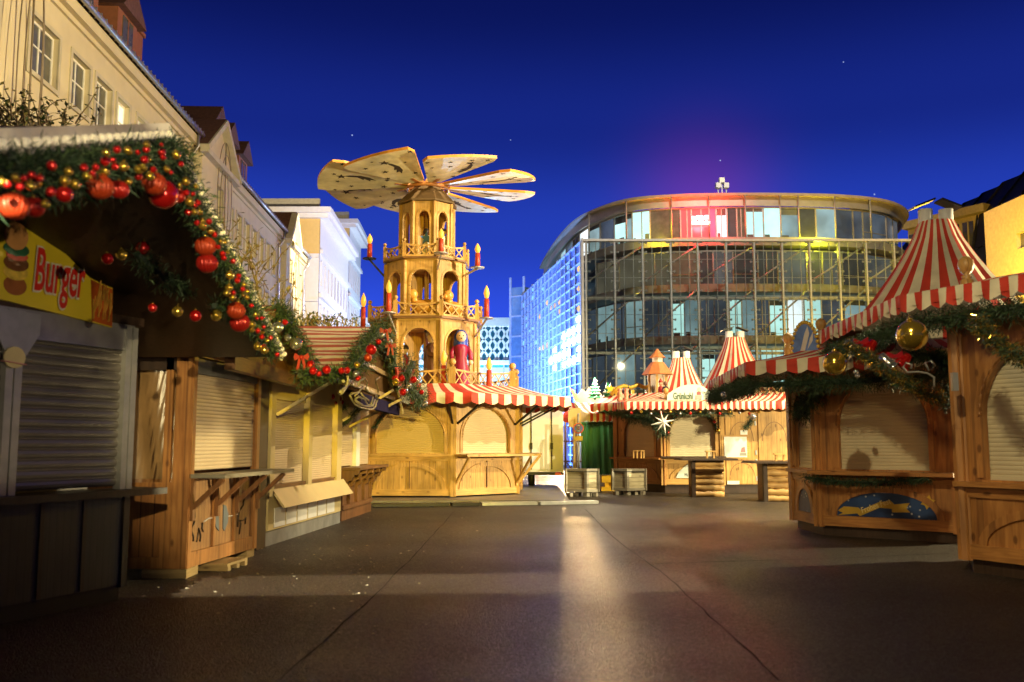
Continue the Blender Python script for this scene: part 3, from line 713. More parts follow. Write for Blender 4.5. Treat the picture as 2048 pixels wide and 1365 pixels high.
# ---------- shared hut parts ----------
def hut_face(t, P0, P1, zb, zc, zt, wz, wx, sh, marg=.22, spring=None, top=None, shelf=.12, lower=True, post=True, low_zt=None, beads=False, y0=0):
    """one timber hut side: frame with arched roller shutter above a counter, moulded half round below"""
    M, w = face(P0, P1); top = top or zt - .18; spring = spring if spring is not None else zc + (top - zc) * .45
    b = MB(M); b.arch(.02, w - .02, zc, zt, marg, w - marg, zc + .04, spring, top, .0, .07); b.build('wall_panel', wz, t)
    r = MB(M); r.ring(w / 2, spring, w / 2 - marg, top - spring, .09, -.025, -.001)
    r.box(marg - .09, -.025, zc + .06, marg, -.001, spring).box(w - marg, -.025, zc + .06, w - marg + .09, -.001, spring)
    r.build('arch_trim', wz, t)
    s = MB(M); s.shutter(marg - .02, w - marg + .02, zc + .05, top + .02, .1); s.box(marg - .02, .08, zc + .02, w - marg + .02, .11, zc + .07); s.build('shutter', sh, t)
    if beads:
        d = MB(M); pts_ = []; rr_ = []
        for k in range(109):
            a = math.pi * k / 108; pts_.append((w / 2 + (w / 2 - marg + .02) * math.cos(a), -.03, spring + (top - spring + .02) * math.sin(a))); rr_.append((.019, .014, .005, .014)[k % 4])
        d.tube(pts_, rr_, 6); d.build('bead_row', wz, t)
    l = MB(M); l.box(.02, 0, zb, w - .02, .07, zc - .001); l.build('lower_panel', wz if lower != 'X' else wx, t)
    q = MB(M); q.box(.02, -.03, zb, w - .02, -.001, zb + .16).box(.02, -.03, zc - .16, w - .02, -.001, zc - .04)
    q.build('rail', wx, t)
    if lower:
        zt2 = zc - .2; q = MB(M); q.ring(w / 2, zb + .16, w / 2 - .28, zt2 - zb - .26, .1, -.032, -.001); q.build('lower_arch', wz, t)
    if shelf:
        c = MB(M); c.box(-.04, -shelf, zc - .04, w + .04, .0, zc + .018); c.build('counter', wx, t)
    if post:
        for x in (0, w):
            p = MB(M); p.box(x - .07, -.05, zb - .02, x + .07, .06, zt); p.build('corner_post', wz, t)
    return M, w
def awning(t, inner, outer, zi, zo, n, vh, mats, sides=None, name='awning', wob=.012, period=2):
    """striped canvas roof between two polygons with a scalloped valance; stripes are separate runs of cloth"""
    b = MB(); K = len(outer) - 1
    for k in range(K):
        A, B, C, Dv = Vector(outer[k]), Vector(outer[k + 1]), Vector(inner[k]), Vector(inner[k + 1]); nn = n[k] if isinstance(n, (list, tuple)) else n
        for i in range(nn):
            for j in range(3):
                f0, f1 = (i + j / 3) / nn, (i + (j + 1) / 3) / nn
                a, c = A.lerp(B, f0), A.lerp(B, f1); d, e = C.lerp(Dv, f0), C.lerp(Dv, f1); m = (i + k) % 2
                prev = None
                for q in range(5):
                    h = q / 4; sag = -.05 * math.sin(h * math.pi)
                    p0, p1 = d.lerp(a, h), e.lerp(c, h); z = zi + (zo - zi) * h + sag
                    cur = (b.p(p0.x, p0.y, z), b.p(p1.x, p1.y, z))
                    if prev: b.fc([prev[0], prev[1], cur[1], cur[0]], m, True)
                    prev = cur
                rows = []
                for f, p in ((f0, a), (f1, c)):
                    g = f * nn; zl = zo - vh * (.78 + .22 * abs(math.sin(g * math.pi / period))); o = wob * math.sin(g * 2.4)
                    n_ = Vector((B.y - A.y, A.x - B.x)).normalized()
                    rows.append((b.p(p.x + n_.x * o, p.y + n_.y * o, zo - vh * .5), b.p(p.x + n_.x * 2 * o, p.y + n_.y * 2 * o, zl)))
                b.fc([prev[0], prev[1], rows[1][0], rows[0][0]], m, True); b.fc([rows[0][0], rows[1][0], rows[1][1], rows[0][1]], m, True)
    return b.build(name, mats, t)
def finial(t, p, s=1.0, m=None):
    b = MB(); b.lathe([(.085, -.1), (.085, .1), (.055, .12), (.07, .15), (.04, .18), (.085, .23), (.11, .31), (.095, .38), (.05, .42), (.012, .44)], p, 14); 
    b.v = [Vector(p) + (v - Vector(p)) * s for v in b.v]; b.build('finial', m or pineZ, t)
def tarp_cone(t, c, zb, zt, rb, rt, n=20, chim=True):
    """striped canvas peak gathered round two white flues"""
    b = MB(); S = n * 2
    for k in range(S):
        m = k % 2
        for j in range(7):
            h0, h1 = j / 7, (j + 1) / 7
            rr = lambda h: rt + (rb - rt) * (1 - h) ** 1.25
            q = []
            for (h, a) in ((h0, k), (h0, k + 1), (h1, k + 1), (h1, k)):
                an = 2 * math.pi * a / S; r = rr(h) * (1 + .045 * math.sin(a * 1.7) * (1 - h * .4)); q.append(b.p(c[0] + r * math.cos(an), c[1] + r * math.sin(an), zb + (zt - zb) * h))
            b.fc(q, m, False)
    o = b.build('canvas_peak', [redc, cream], t)
    if chim:
        for s in (-1, 1):
            f = MB(); x = c[0] + s * rt * .62; f.lathe([(rt * .42, zt - .25), (rt * .42, zt + .22)], (x, c[1], 0), 10); f.build('flue', white, t)
            f = MB(); f.bar((x - rt * (.8 if s < 0 else .42), c[1], zt + .24 + (.0 if s < 0 else .14)), (x + rt * (.42 if s < 0 else .8), c[1], zt + .24 + (.14 if s < 0 else .0)), rt * 1.1, .03); f.build('flue_cap', darkmetal, t)
    return o
def garland(name, path, r, n, label, ln=.15, hang=0.0, cat='garland', tinsel=None, w=.007, group=None, kn=1.5, kl=.62):
    n = int(n * kn); ln *= kl
    """fir garland: thousands of needles round a drooping line"""
    b = MB(); P = [Vector(p) for p in path]; seg = [(q - p).length for p, q in zip(P, P[1:])]; T = sum(seg)
    rng = random.Random(hash(label) % 1000 if False else len(label) * 7 + n)
    b.tube(P, r * .28, 6, 2)
    for k in range(n):
        s = rng.random() * T; i = 0
        while s > seg[i] and i < len(seg) - 1: s -= seg[i]; i += 1
        d = (P[i + 1] - P[i]).normalized(); p = P[i] + d * s
        o = Vector((rng.gauss(0, 1), rng.gauss(0, 1), rng.gauss(0, 1))).normalized(); rr = r * rng.random() ** .6
        p = p + o * rr * (1 + .25 * math.sin(k * .37)) + Vector((0, 0, -hang * rng.random()))
        e = (o * .7 + Vector((rng.gauss(0, .5), rng.gauss(0, .5), rng.gauss(-.25, .5)))).normalized() * ln * rng.uniform(.5, 1.2)
        x = e.cross(Vector((rng.gauss(0, 1), rng.gauss(0, 1), rng.gauss(0, 1)))).normalized() * w
        m = 0 if rng.random() < .5 else (1 if rng.random() < .6 else 2)
        if tinsel is not None and rng.random() < tinsel: m = 3
        b.quad(p - x * .4, p + x * .4, p + e * .5 + x, p + e, m)
    o = b.build(name, fir + [gold_m], None); return tag(o, label, cat, group)
# ---------- the big wooden Christmas pyramid ----------
PC = Vector((-2.50, 26.75)); PH0 = -70.3
def oct_(R, k, dz=0): a = rad(PH0 + 45 * k); return (PC.x + R * math.cos(a), PC.y + R * math.sin(a))
py = thing('christmas_pyramid', 'tall octagonal wooden Christmas pyramid with spread fan blades and red candles', 'pyramid', (PC.x, PC.y, 0))
RH = 2.94
for k in range(8):      # k=-1 faces the camera, 0 the right front
    kk = k - 1; A, B = oct_(RH, kk), oct_(RH, kk + 1)
    hut_face(py, A, B, .1, 1.14, 2.86, pineZ, pineX, yellsh if kk != 0 else beigesh, marg=.24 if kk != 0 else .3, spring=1.6, top=2.36, shelf=.1 if kk == -1 else (.62 if kk in (0, 1) else .1), post=(k % 2 == 0), beads=kk in (-1, 0))
    if kk in (0, 1):
        M, w = face(A, B)
        for x in (.05, w - .05):
            b = MB(M); b.bar((x, -.02, .38), (x, -.58, 1.08), .05, .06); b.box(x - .04, -.05, .3, x + .04, -.005, .46); b.build('counter_brace', pineX, py)
    if kk in (-1, 0, 1):
        M, w = face(A, B)
        for x in (.12, w - .12) if kk != -1 else (w - .02,):
            b = MB(M); b.bar((x, -.02, 1.95), (x, -1.05, 2.5), .05, .05); b.build('awning_strut', darkmetal, py)
        m = MB(M); m.box(w / 2 - .012, -.034, .28, w / 2 + .012, -.004, .98); m.build('panel_joint', brownX, py)
rfl = MB(); rfl.slab([oct_(RH - .02, k) for k in range(8)], 2.861, 2.93); rfl.build('deck', pineX, py)
inn = [oct_(3.0, k) for k in range(-2, 7)]; out = [oct_(4.5, k) for k in range(-2, 7)]
awning(py, inn, out, 2.98, 2.66, 16, .27, [redc, cream])
sof = MB()
for k in range(8):
    a, b_, c, d = oct_(2.99, k), oct_(2.99, k + 1), oct_(4.42, k + 1), oct_(4.42, k); sof.quad((*a, 2.78), (*b_, 2.78), (*c, 2.56), (*d, 2.56))
sof.build('awning_lining', mat('awning lining', (.35, .2, .18), .8), py)
def balustrade(R, z0, h, pr, nl=5, name='railing', dip=.12):
    for k in range(8):
        A, B = oct_(R, k), oct_(R, k + 1); M, w = face(A, B)
        p = MB(); p.box(A[0] - pr, A[1] - pr, z0, A[0] + pr, A[1] + pr, z0 + h); p.ball((A[0], A[1], z0 + h + pr * 1.5), pr * 1.15, 10, 6); p.lathe([(pr * .6, z0 + h), (pr * .6, z0 + h + pr)], (A[0], A[1], 0), 8); p.build('baluster_post', pineZ, py)
        r = MB(M); a, b = pr + .01, w - pr - .01; zl, zh = z0 + .04, z0 + h * .86; n = 10
        top = lambda x: zh - dip * h * math.sin(math.pi * (x - a) / (b - a))
        for i in range(n):
            x0, x1 = a + (b - a) * i / n, a + (b - a) * (i + 1) / n; r.bar((x0, 0, top(x0)), (x1, 0, top(x1)), .03, .05)
        r.box(a, -.015, zl - .03, b, .015, zl + .02)
        st = (b - a) / nl; H = zh - dip * h - zl
        for i in range(-1, nl + 1):
            for sgn in (1, -1):
                x0 = a + st * i if sgn == 1 else a + st * (i + 1); x1 = x0 + sgn * st * 1.0; 
                # clip the diagonals to the panel
                pts = [];
                for f in (0, .5, 1):
                    x = x0 + (x1 - x0) * f
                    if a - 1e-6 <= x <= b + 1e-6: pts.append((x, zl + (top(min(max(x, a), b)) - zl) * f))
                if len(pts) >= 2: r.bar((pts[0][0], .008 * sgn, pts[0][1]), (pts[-1][0], .008 * sgn, pts[-1][1]), .014, .032)
        r.build(name, pineX, py)
zb0 = 2.93
balustrade(2.78, zb0, .5, .085, 7)
def tier(R, z0, z1, hw, spring, top, floor_z=None):
    for k in range(8):
        A, B = oct_(R, k), oct_(R, k + 1); M, w = face(A, B)
        b = MB(M); o = w * (1 - hw) / 2; b.arch(.0, w, z0, z1, o, w - o, z0 + .02, spring, top, 0, .055); b.build('tier_wall', pineZ, py)
        r = MB(M); r.ring(w / 2, spring, w / 2 - o, top - spring, .055, -.02, -.001); r.box(o - .055, -.02, z0, o, -.001, spring).box(w - o, -.02, z0, w - o + .055, -.001, spring)
        for j in range(21):
            a = math.pi * j / 20; r.ball((w / 2 + (w / 2 - o - .008) * math.cos(a), .02, spring + (top - spring - .008) * math.sin(a)), .017, 5, 4)
        r.build('arch_trim', pineX, py)
        p = MB(); p.lathe([(.055, z0), (.055, z1)], (*A, 0), 8, sm=False); p.build('tier_post', pineZ, py)
    c = MB(); c.slab([oct_(R - .03, k) for k in range(8)], z1 + .001, z1 + .05); c.build('tier_floor', pineX, py)
z1a = zz(640, 25.2); tier(1.59, zb0, z1a, .70, zz(690, 25.2), zz(655, 25.2))
fl = MB(); fl.slab([oct_(1.72, k) for k in range(8)], z1a + .051, z1a + .11); fl.build('balcony_floor', brownX, py)
balustrade(1.66, z1a + .11, .44, .055, 4)
z2a = zz(519, 25.5); z2b = z1a + .11; tier(1.22, z2b, z2a, .62, zz(558, 25.5), zz(537, 25.5))
fl = MB(); fl.slab([oct_(1.3, k) for k in range(8)], z2a + .051, z2a + .1); fl.build('balcony_floor', brownX, py)
balustrade(1.25, z2a + .1, .42, .045, 3)
z3b = z2a + .1; z3a = zz(402, 26); tier(.80, z3b, z3a, .55, zz(438, 26), zz(420, 26))
rz0 = z3a + .06; rf = MB()
zr1 = zz(376, 26.6)
for k in range(8):
    rf.quad((*oct_(.9, k), rz0), (*oct_(.9, k + 1), rz0), (*oct_(.42, k + 1), zr1), (*oct_(.42, k), zr1))
rf.slab([oct_(.9, k) for k in range(8)], rz0 - .05, rz0); rf.slab([oct_(.42, k) for k in range(8)], zr1, zr1 + .03)
rf.build('tower_roof', mat('brown shingle', (.12, .07, .03), .7, var=.3, vs=8), py)
sp = MB(); sp.lathe([(.07, zb0), (.07, zr1 + .3)], (PC.x, PC.y, 0), 10); sp.build('central_shaft', pineZ, py)
# fan wheel
HZ = zz(373, 26.75); hubw = wood('rust stained wood', (.5, .2, .06), (.34, .12, .03), 'X', knots=False)
hb = MB(); hb.lathe([(.2, -.12), (.2, .12)], (PC.x, PC.y, HZ), 12)
ringp = [(PC.x + .62 * math.cos(a * math.pi / 8 + .1), PC.y + .62 * math.sin(a * math.pi / 8 + .1), HZ - .1) for a in range(16)]
hb.tube(ringp, .055, 6, closed=True)
for k in range(8):
    a = rad(-112 + 45 * k); hb.bar((PC.x + .15 * math.cos(a), PC.y + .15 * math.sin(a), HZ), (PC.x + 1.0 * math.cos(a), PC.y + 1.0 * math.sin(a), HZ), .12, .1)
hb.build('fan_hub', hubw, py)
bladew = wood('pale ply', (.78, .70, .44), (.66, .57, .32), 'X', knots=False); cutm = mat('star cut out', (.035, .022, .015), .9, var=0); orange = mat('orange edge paint', (.62, .26, .04), .5)
def star(cx, cy, r, rot=0, n=5, inner=.4):
    return [(cx + (r if k % 2 == 0 else r * inner) * math.cos(rot + k * math.pi / n), cy + (r if k % 2 == 0 else r * inner) * math.sin(rot + k * math.pi / n)) for k in range(2 * n)]
rng = random.Random(11)
R1_ = 3.2
for k in range(8):
    phi = rad(-112 + 45 * k); pit = rad(7.5)
    M = Matrix.Translation((PC.x, PC.y, HZ)) @ Matrix.Rotation(phi, 4, 'Z') @ Matrix.Rotation(pit, 4, 'X')
    # local x radial, y across; outline
    ol = [(.62, -.2), (2.72, -1.02)] + [(R1_ * math.cos(rad(a)), R1_ * math.sin(rad(a))) for a in (-18, -15, -12, -8, -4, 0, 4, 8, 12, 15, 18)] + [(2.72, 1.02), (.62, .2)]
    def vv(mb, x, y, z): return mb.p(x, y, z)
    b = MB(M); th = .038
    lo = [b.p(x, y, -th) for x, y in ol]; hi = [b.p(x, y, th) for x, y in ol]
    b.fc(lo[::-1], 0); b.fc(hi, 0)
    for i in range(len(ol)): b.fc([lo[i], lo[(i + 1) % len(ol)], hi[(i + 1) % len(ol)], hi[i]], 1)
    bl = b.build('fan_blade', [bladew, orange], py)
    def cut(pts):
        c = MB(M); c.fc([c.p(x, y, -th - .004) for x, y in pts][::-1]); c.build('star_cutout', cutm, bl)
    cx, cy = 2.35, rng.uniform(-.35, .45)
    cut(star(cx + .25, cy, .17, rng.random()))
    tail = [(cx + .22, cy + .05), (cx + .05, cy + .14), (cx - .25, cy + .2), (cx - .55, cy + .14), (cx - .78, cy - .02), (cx - .6, cy + .0), (cx - .62, cy - .1), (cx - .42, cy + .01), (cx - .4, cy - .06), (cx - .2, cy + .06), (cx + .05, cy + .03)]
    cut(tail)
    done = [(cx, cy)]
    for i in range(60):
        x = rng.uniform(1.2, 2.9); y = rng.uniform(-.36, .36) * x
        if len(done) < 11 and all((x - q[0]) ** 2 + (y - q[1]) ** 2 > .2 for q in done) and not (cx - .9 < x < cx + .4 and abs(y - cy) < .28):
            done.append((x, y)); cut(star(x, y, rng.uniform(.055, .125), rng.random() * 3))
# candles on iron dishes
def candle(tip_u, base_v, top_v, Y, foot, label=None):
    p = at(tip_u, base_v, Y); ztop = zz(top_v, Y); fh = .42 * (ztop - p.z)
    a = MB(); a.lathe([(.19, .0), (.2, .03), (.05, .0)], (p.x, p.y, p.z - .03), 12)
    a.bar((p.x, p.y, p.z - .04), foot, .035, .05); a.build('candle_arm', steel if Y < 26 else darkmetal, py)
    c = MB(); c.lathe([(.075, 0), (.068, ztop - p.z - fh)], (p.x, p.y, p.z), 10); cc = c.build('candle', candle_red, py)
    f = MB(); z = ztop - fh; f.lathe([(.02, 0), (.06, fh * .12), (.082, fh * .4), (.06, fh * .68), (.022, fh * .9), (.004, fh)], (p.x, p.y, z), 10); f.build('flame_bulb', flame_m, cc)
def vx(R, k, z): a = oct_(R, k); return (a[0], a[1], z)
candle(739, 517, 468, 26.2, vx(1.2, -2, z2a - .4)); candle(882, 506, 457, 24.9, vx(1.2, 0, z2a - .3)); candle(955, 535, 487, 25.6, vx(1.2, 1, z2a - .35))
candle(726, 655, 586, 26.0, vx(1.58, -2, z1a - .5)); candle(777, 625, 560, 24.6, vx(1.58, -1, z1a - .4)); candle(973, 636, 571, 25.4, vx(1.58, 1, z1a - .4))
candle(887, 775, 700, 24.2, vx(2.7, 0, zb0 + .1)); candle(978, 778, 714, 24.6, vx(2.7, 1, zb0 + .1))
# carved figures standing in the tiers
fig = {'skin': mat('painted wood skin', (.72, .5, .34), .45), 'brown': mat('brown painted coat', (.16, .07, .05), .35), 'blue': mat('blue painted cloth', (.02, .06, .42), .35), 'mag': mat('crimson painted dress', (.30, .012, .06), .4), 'oran': mat('orange varnished wood', (.62, .3, .06), .35), 'hair': mat('grey painted hair', (.42, .4, .4), .6), 'blk': mat('black painted hat', (.03, .02, .03), .5), 'star': mat('blue star paint', (.05, .16, .5), .5), 'whi': mat('white painted gown', (.7, .66, .58), .5)}
def figure(name, label, cat, x, y, z, H, parts, rz=0):
    t = thing(name, label, cat, (x, y, z), rz=rz)
    for nm, m, fn in parts:
        b = MB(); fn(b, H); link(nm, b.mesh(nm, m), t, local=True)
    return t
def gown(b, H): b.lathe([(.17 * H, 0), (.165 * H, .05 * H), (.135 * H, .35 * H), (.10 * H, .52 * H), (.125 * H, .66 * H), (.11 * H, .74 * H), (.04 * H, .79 * H)], (0, 0, 0), 16)
def head(b, H): b.lathe([(.04 * H, .76 * H), (.04 * H, .82 * H)], (0, 0, 0), 10); b.ball((0, 0, .89 * H), .085 * H, 16, 10, sz=1.1); b.ball((0, -.085 * H, .885 * H), .013 * H, 6, 4)
def eyes(b, H):
    for s in (-1, 1): b.ball((s * .03 * H, -.078 * H, .91 * H), .01 * H, 6, 4)
    b.box(-.018 * H, -.082 * H, .845 * H, .018 * H, -.074 * H, .851 * H)
def arms(b, H, fwd=.0):
    for s in (-1, 1): b.tube([(s * .10 * H, 0, .71 * H), (s * .16 * H, -.02 * H, .6 * H), (s * .17 * H, -.06 * H - fwd, .48 * H)], [.045 * H, .045 * H, .035 * H], 9)
def hands(b, H, fwd=.0):
    for s in (-1, 1): b.ball((s * .165 * H, -.07 * H - fwd, .44 * H), .045 * H, 10, 6)
def hood(b, H):
    b.lathe([(.13 * H, .60 * H), (.125 * H, .8 * H), (.115 * H, .93 * H), (.07 * H, 1.0 * H), (.01 * H, 1.02 * H)], (0, .03 * H, 0), 16)
fz = zb0 + .03
figure('wooden_figure', 'carved wooden woman in a crimson dress with a blue veil under the right lower arch', 'figure', -1.42, 25.62, fz, 1.6, [('dress', fig['mag'], gown), ('arm', fig['mag'], arms), ('hand', fig['skin'], lambda b, H: b.ball((.165 * H, -.07 * H, .44 * H), .045 * H, 10, 6)), ('hand', fig['skin'], lambda b, H: b.ball((-.165 * H, -.07 * H, .44 * H), .045 * H, 10, 6)), ('head', fig['skin'], lambda b, H: b.ball((0, -.06 * H, .885 * H), .088 * H, 16, 10, sz=1.12)), ('face', fig['blk'], lambda b, H: [b.ball((s * .035 * H, -.143 * H, .9 * H), .01 * H, 6, 4) for s in (-1, 1)] and b.ball((0, -.148 * H, .85 * H), .014 * H, 6, 4)), ('veil', fig['blue'], hood), ('neck', fig['skin'], lambda b, H: b.lathe([(.042 * H, .76 * H), (.042 * H, .84 * H)], (0, -.05 * H, 0), 10))], rz=.12)
def coat(b, H): b.lathe([(.2 * H, 0), (.19 * H, .1 * H), (.15 * H, .4 * H), (.12 * H, .55 * H), (.14 * H, .68 * H), (.10 * H, .77 * H), (.05 * H, .8 * H)], (0, 0, 0), 16)
figure('wooden_figure', 'carved wooden man in brown coat and black hat in the front lower arch', 'figure', -2.22, 25.85, fz, 1.62, [('coat', fig['brown'], coat), ('arm', fig['brown'], lambda b, H: [b.tube([(s * .12 * H, 0, .72 * H), (s * .15 * H, -.04 * H, .58 * H), (s * .08 * H, -.26 * H, .52 * H)], [.05 * H, .05 * H, .035 * H], 9) for s in (-1, 1)]), ('hand', fig['skin'], lambda b, H: b.ball((0, -.29 * H, .52 * H), .055 * H, 10, 6)), ('head', fig['skin'], lambda b, H: b.lathe([(.05 * H, .78 * H), (.1 * H, .8 * H), (.115 * H, .88 * H), (.112 * H, .93 * H)], (0, -.01 * H, 0), 16)), ('hair', fig['hair'], lambda b, H: b.lathe([(.118 * H, .91 * H), (.122 * H, .94 * H), (.12 * H, .985 * H)], (0, 0, 0), 16)), ('hat', fig['blk'], lambda b, H: b.lathe([(.16 * H, .985 * H), (.15 * H, 1.0 * H), (.1 * H, 1.01 * H), (.09 * H, 1.1 * H)], (0, 0, 0), 16))], rz=1.0)
figure('wooden_figure', 'small carved wooden child in blue beside the man in the brown coat', 'figure', -1.93, 25.72, fz, .95, [('smock', fig['blue'], gown), ('head', fig['skin'], lambda b, H: b.ball((0, 0, .88 * H), .11 * H, 14, 8)), ('cap', fig['blue'], lambda b, H: b.lathe([(.15 * H, .9 * H), (.13 * H, .96 * H), (.08 * H, 1.03 * H), (.01 * H, 1.05 * H)], (0, 0, 0), 14))], rz=.6)
figure('wooden_figure', 'carved wooden figure in a crimson cloak half hidden at the left of the lower arch', 'figure', -3.05, 26.15, fz, 1.25, [('cloak', fig['mag'], gown), ('head', fig['skin'], head), ('hair', fig['blk'], lambda b, H: b.lathe([(.095 * H, .9 * H), (.09 * H, .96 * H), (.05 * H, 1.0 * H), (.01 * H, 1.01 * H)], (0, .01, 0), 12))], rz=-.6)
def lamb(t, L):
    pass
def sheep(label, x, y, z, s, rz):
    t = thing('wooden_sheep', label, 'figure', (x, y, z), rz=rz)
    b = MB(); b.v = []; n = 14
    prof = [(.02, -.42), (.16, -.38), (.22, -.2), (.23, .1), (.22, .3), (.15, .4), (.02, .44)]
    rings = []
    for r, xx in prof: rings.append([b.p(xx * s, r * s * math.cos(2 * math.pi * j / n), (.3 + r * math.sin(2 * math.pi * j / n)) * s) for j in range(n)])
    for A, B in zip(rings, rings[1:]):
        for j in range(n): b.fc([A[j], A[(j + 1) % n], B[(j + 1) % n], B[j]], 0, True)
    for xx in (-.28, .25):
        for yy in (-.1, .1): b.tube([(xx * s, yy * s, .2 * s), (xx * s, yy * s, 0)], [.055 * s, .045 * s], 8)
    b.tube([(-.3 * s, 0, .4 * s), (-.36 * s, 0, .58 * s)], [.12 * s, .1 * s], 10)
    link('body', b.mesh('body', fig['oran']), t, local=True)
    b = MB(); b.ball((-.38 * s, 0, .66 * s), .16 * s, 14, 9); b.ball((-.52 * s, 0, .62 * s), .07 * s, 10, 6); link('head', b.mesh('head', fig['oran']), t, local=True)
    b = MB()
    b.ball((-.47 * s, -.11 * s, .70 * s), .022 * s, 6, 4); b.tube([(-.47 * s, -.11 * s, .70 * s), (-.47 * s, .11 * s, .70 * s)], .008 * s, 5); b.ball((-.47 * s, .11 * s, .70 * s), .022 * s, 6, 4); link('eyes', b.mesh('eyes', fig['blk']), t, local=True)
sheep('orange varnished wooden sheep lying across the front middle arch', -2.42, 25.85, z2b + .02, 1.02, .0)
sheep('orange varnished wooden sheep facing out in the right middle arch', -1.62, 26.2, z2b + .02, .98, 1.05)
figure('wooden_figure', 'carved wooden singer holding up a blue star in the front top arch', 'figure', -2.5, 26.35, z3b + .02, .98, [('gown', fig['whi'], gown), ('head', fig['blk'], head), ('star', fig['star'], lambda b, H: b.prism(star(.04, .63 * H, .2, 1.57), -.26, -.2)), ('star_pole', fig['skin'], lambda b, H: b.tube([(.04, -.23, .08 * H), (.04, -.23, .5 * H)], .02, 6))])
figure('wooden_figure', 'carved wooden singer in a white gown at the right top arch', 'figure', -2.0, 26.45, z3b + .02, .98, [('gown', fig['whi'], gown), ('head', fig['skin'], head), ('hair', fig['blk'], lambda b, H: b.lathe([(.1 * H, .9 * H), (.09 * H, .97 * H), (.04 * H, 1.0 * H)], (0, .01, 0), 12))], rz=.7)
# cable duct in front of the plinth
pts = [(742, 1015), (900, 1013), (960, 1012), (1075, 1010.5), (1195, 1008)]
P = [atz(*q) for q in pts]
for i, (a, b_) in enumerate(zip(P, P[1:])):
    c = MB(); d = (b_ - a).normalized() * .03; c.bar(a + d + Vector((0, 0, .045)), b_ - d + Vector((0, 0, .045)), .3, .07)
    o = c.build('cable_duct', darkmetal if i < 2 else steel); tag(o, ['dark cable duct cover lying at the far left of the plinth edge', 'dark cable duct cover with litter before the pyramid plinth', 'shiny cable duct cover before the pyramid house right corner', 'shiny cable duct cover reaching toward the wooden crates'][i], 'cable duct', 'cable ducts along the pyramid plinth')
# ---------- left row of stalls ----------
sphere_cache = {}
def bauble(p, r, m, label, group=None, ribbed=False, name='bauble'):
    key = (m.name, ribbed)
    if key not in sphere_cache:
        b = MB()
        if ribbed: b.ball((0, 0, 0), 1, 72, 14, 0, .98, .06, 18)
        else: b.ball((0, 0, 0), 1, 20, 12)
        me = b.mesh('bauble', [m]); c = MB(); c.lathe([(.17, .94), (.17, 1.16), (.12, 1.2)], (0, 0, 0), 10); c.tube([(math.cos(a) * .09, 0, 1.26 + math.sin(a) * .1) for a in [k * .63 for k in range(10)]], .025, 5, closed=True)
        sphere_cache[key] = (me, c.mesh('cap', [gold_m]))
    me, cap = sphere_cache[key]
    o = link(name, me); o.location = p; o.scale = (r, r, r); o.rotation_euler = (random.uniform(-.2, .2), random.uniform(-.2, .2), random.uniform(0, 6))
    tag(o, label, 'bauble', group)
    c = link('cap', cap, o, local=True)
    return o
def gable_roof(t, X, near, apex, far, depth, n, mats, over=.0):
    """ridge runs away from the aisle; gable faces the aisle at X"""
    M, _ = face((X, 0), (X, 10)); b = MB(M)
    th = .07
    for (p, q) in ((apex, near), (apex, far)):
        up = lambda a, d: (a[0], a[1] + d)
        b.quad((p[0], 0, p[1] - th), (q[0], 0, q[1] - th), (q[0], depth, q[1] - th), (p[0], depth, p[1] - th), 2)
        b.quad((p[0], 0, p[1]), (q[0], 0, q[1]), (q[0], 0, q[1] - th), (p[0], 0, p[1] - th), 2); b.quad((p[0], depth, p[1]), (q[0], depth, q[1]), (q[0], depth, q[1] - th), (p[0], depth, p[1] - th), 2)
        b.quad((q[0], 0, q[1]), (q[0], depth, q[1]), (q[0], depth, q[1] - th), (q[0], 0, q[1] - th), 2)
        for i in range(n):
            f0, f1 = i / n, (i + 1) / n; nx = 10
            for k in range(nx):
                y0, y1 = depth * k / nx, depth * (k + 1) / nx
                wz = lambda f, y: .012 * math.sin(f * n * 1.3 + y * 2.1) + .015 + .03 * math.sin(y * 1.4 + X)*(1-f)
                pt = lambda f, y: (p[0] + (q[0] - p[0]) * f, y, p[1] + (q[1] - p[1]) * f + wz(f, y))
                b.quad(pt(f0, y0), pt(f1, y0), pt(f1, y1), pt(f0, y1), i % 2, True)
    return b.build('gable_roof', mats, t)
def lace(t, X, pts):
    M, _ = face((X, 0), (X, 10)); b = MB(M)
    for p, q in zip(pts, pts[1:]):
        L = math.hypot(q[0] - p[0], q[1] - p[1]); n = int(L / .11)
        for k in range(n):
            f0, f1 = k / n, (k + 1) / n; a = (p[0] + (q[0] - p[0]) * f0, p[1] + (q[1] - p[1]) * f0); c = (p[0] + (q[0] - p[0]) * f1, p[1] + (q[1] - p[1]) * f1); m = ((a[0] + c[0]) / 2, (a[1] + c[1]) / 2)
            b.prism([(a[0], a[1] + .02), (a[0], a[1] - .08), (m[0], m[1] - .13), (c[0], c[1] - .08), (c[0], c[1] + .02)], -.03, -.005, 0)
            b.ball((m[0], -.05, m[1] - .06), .028, 8, 6, 1)
    return b.build('lace_trim', [lace_m, bulb_m], t)
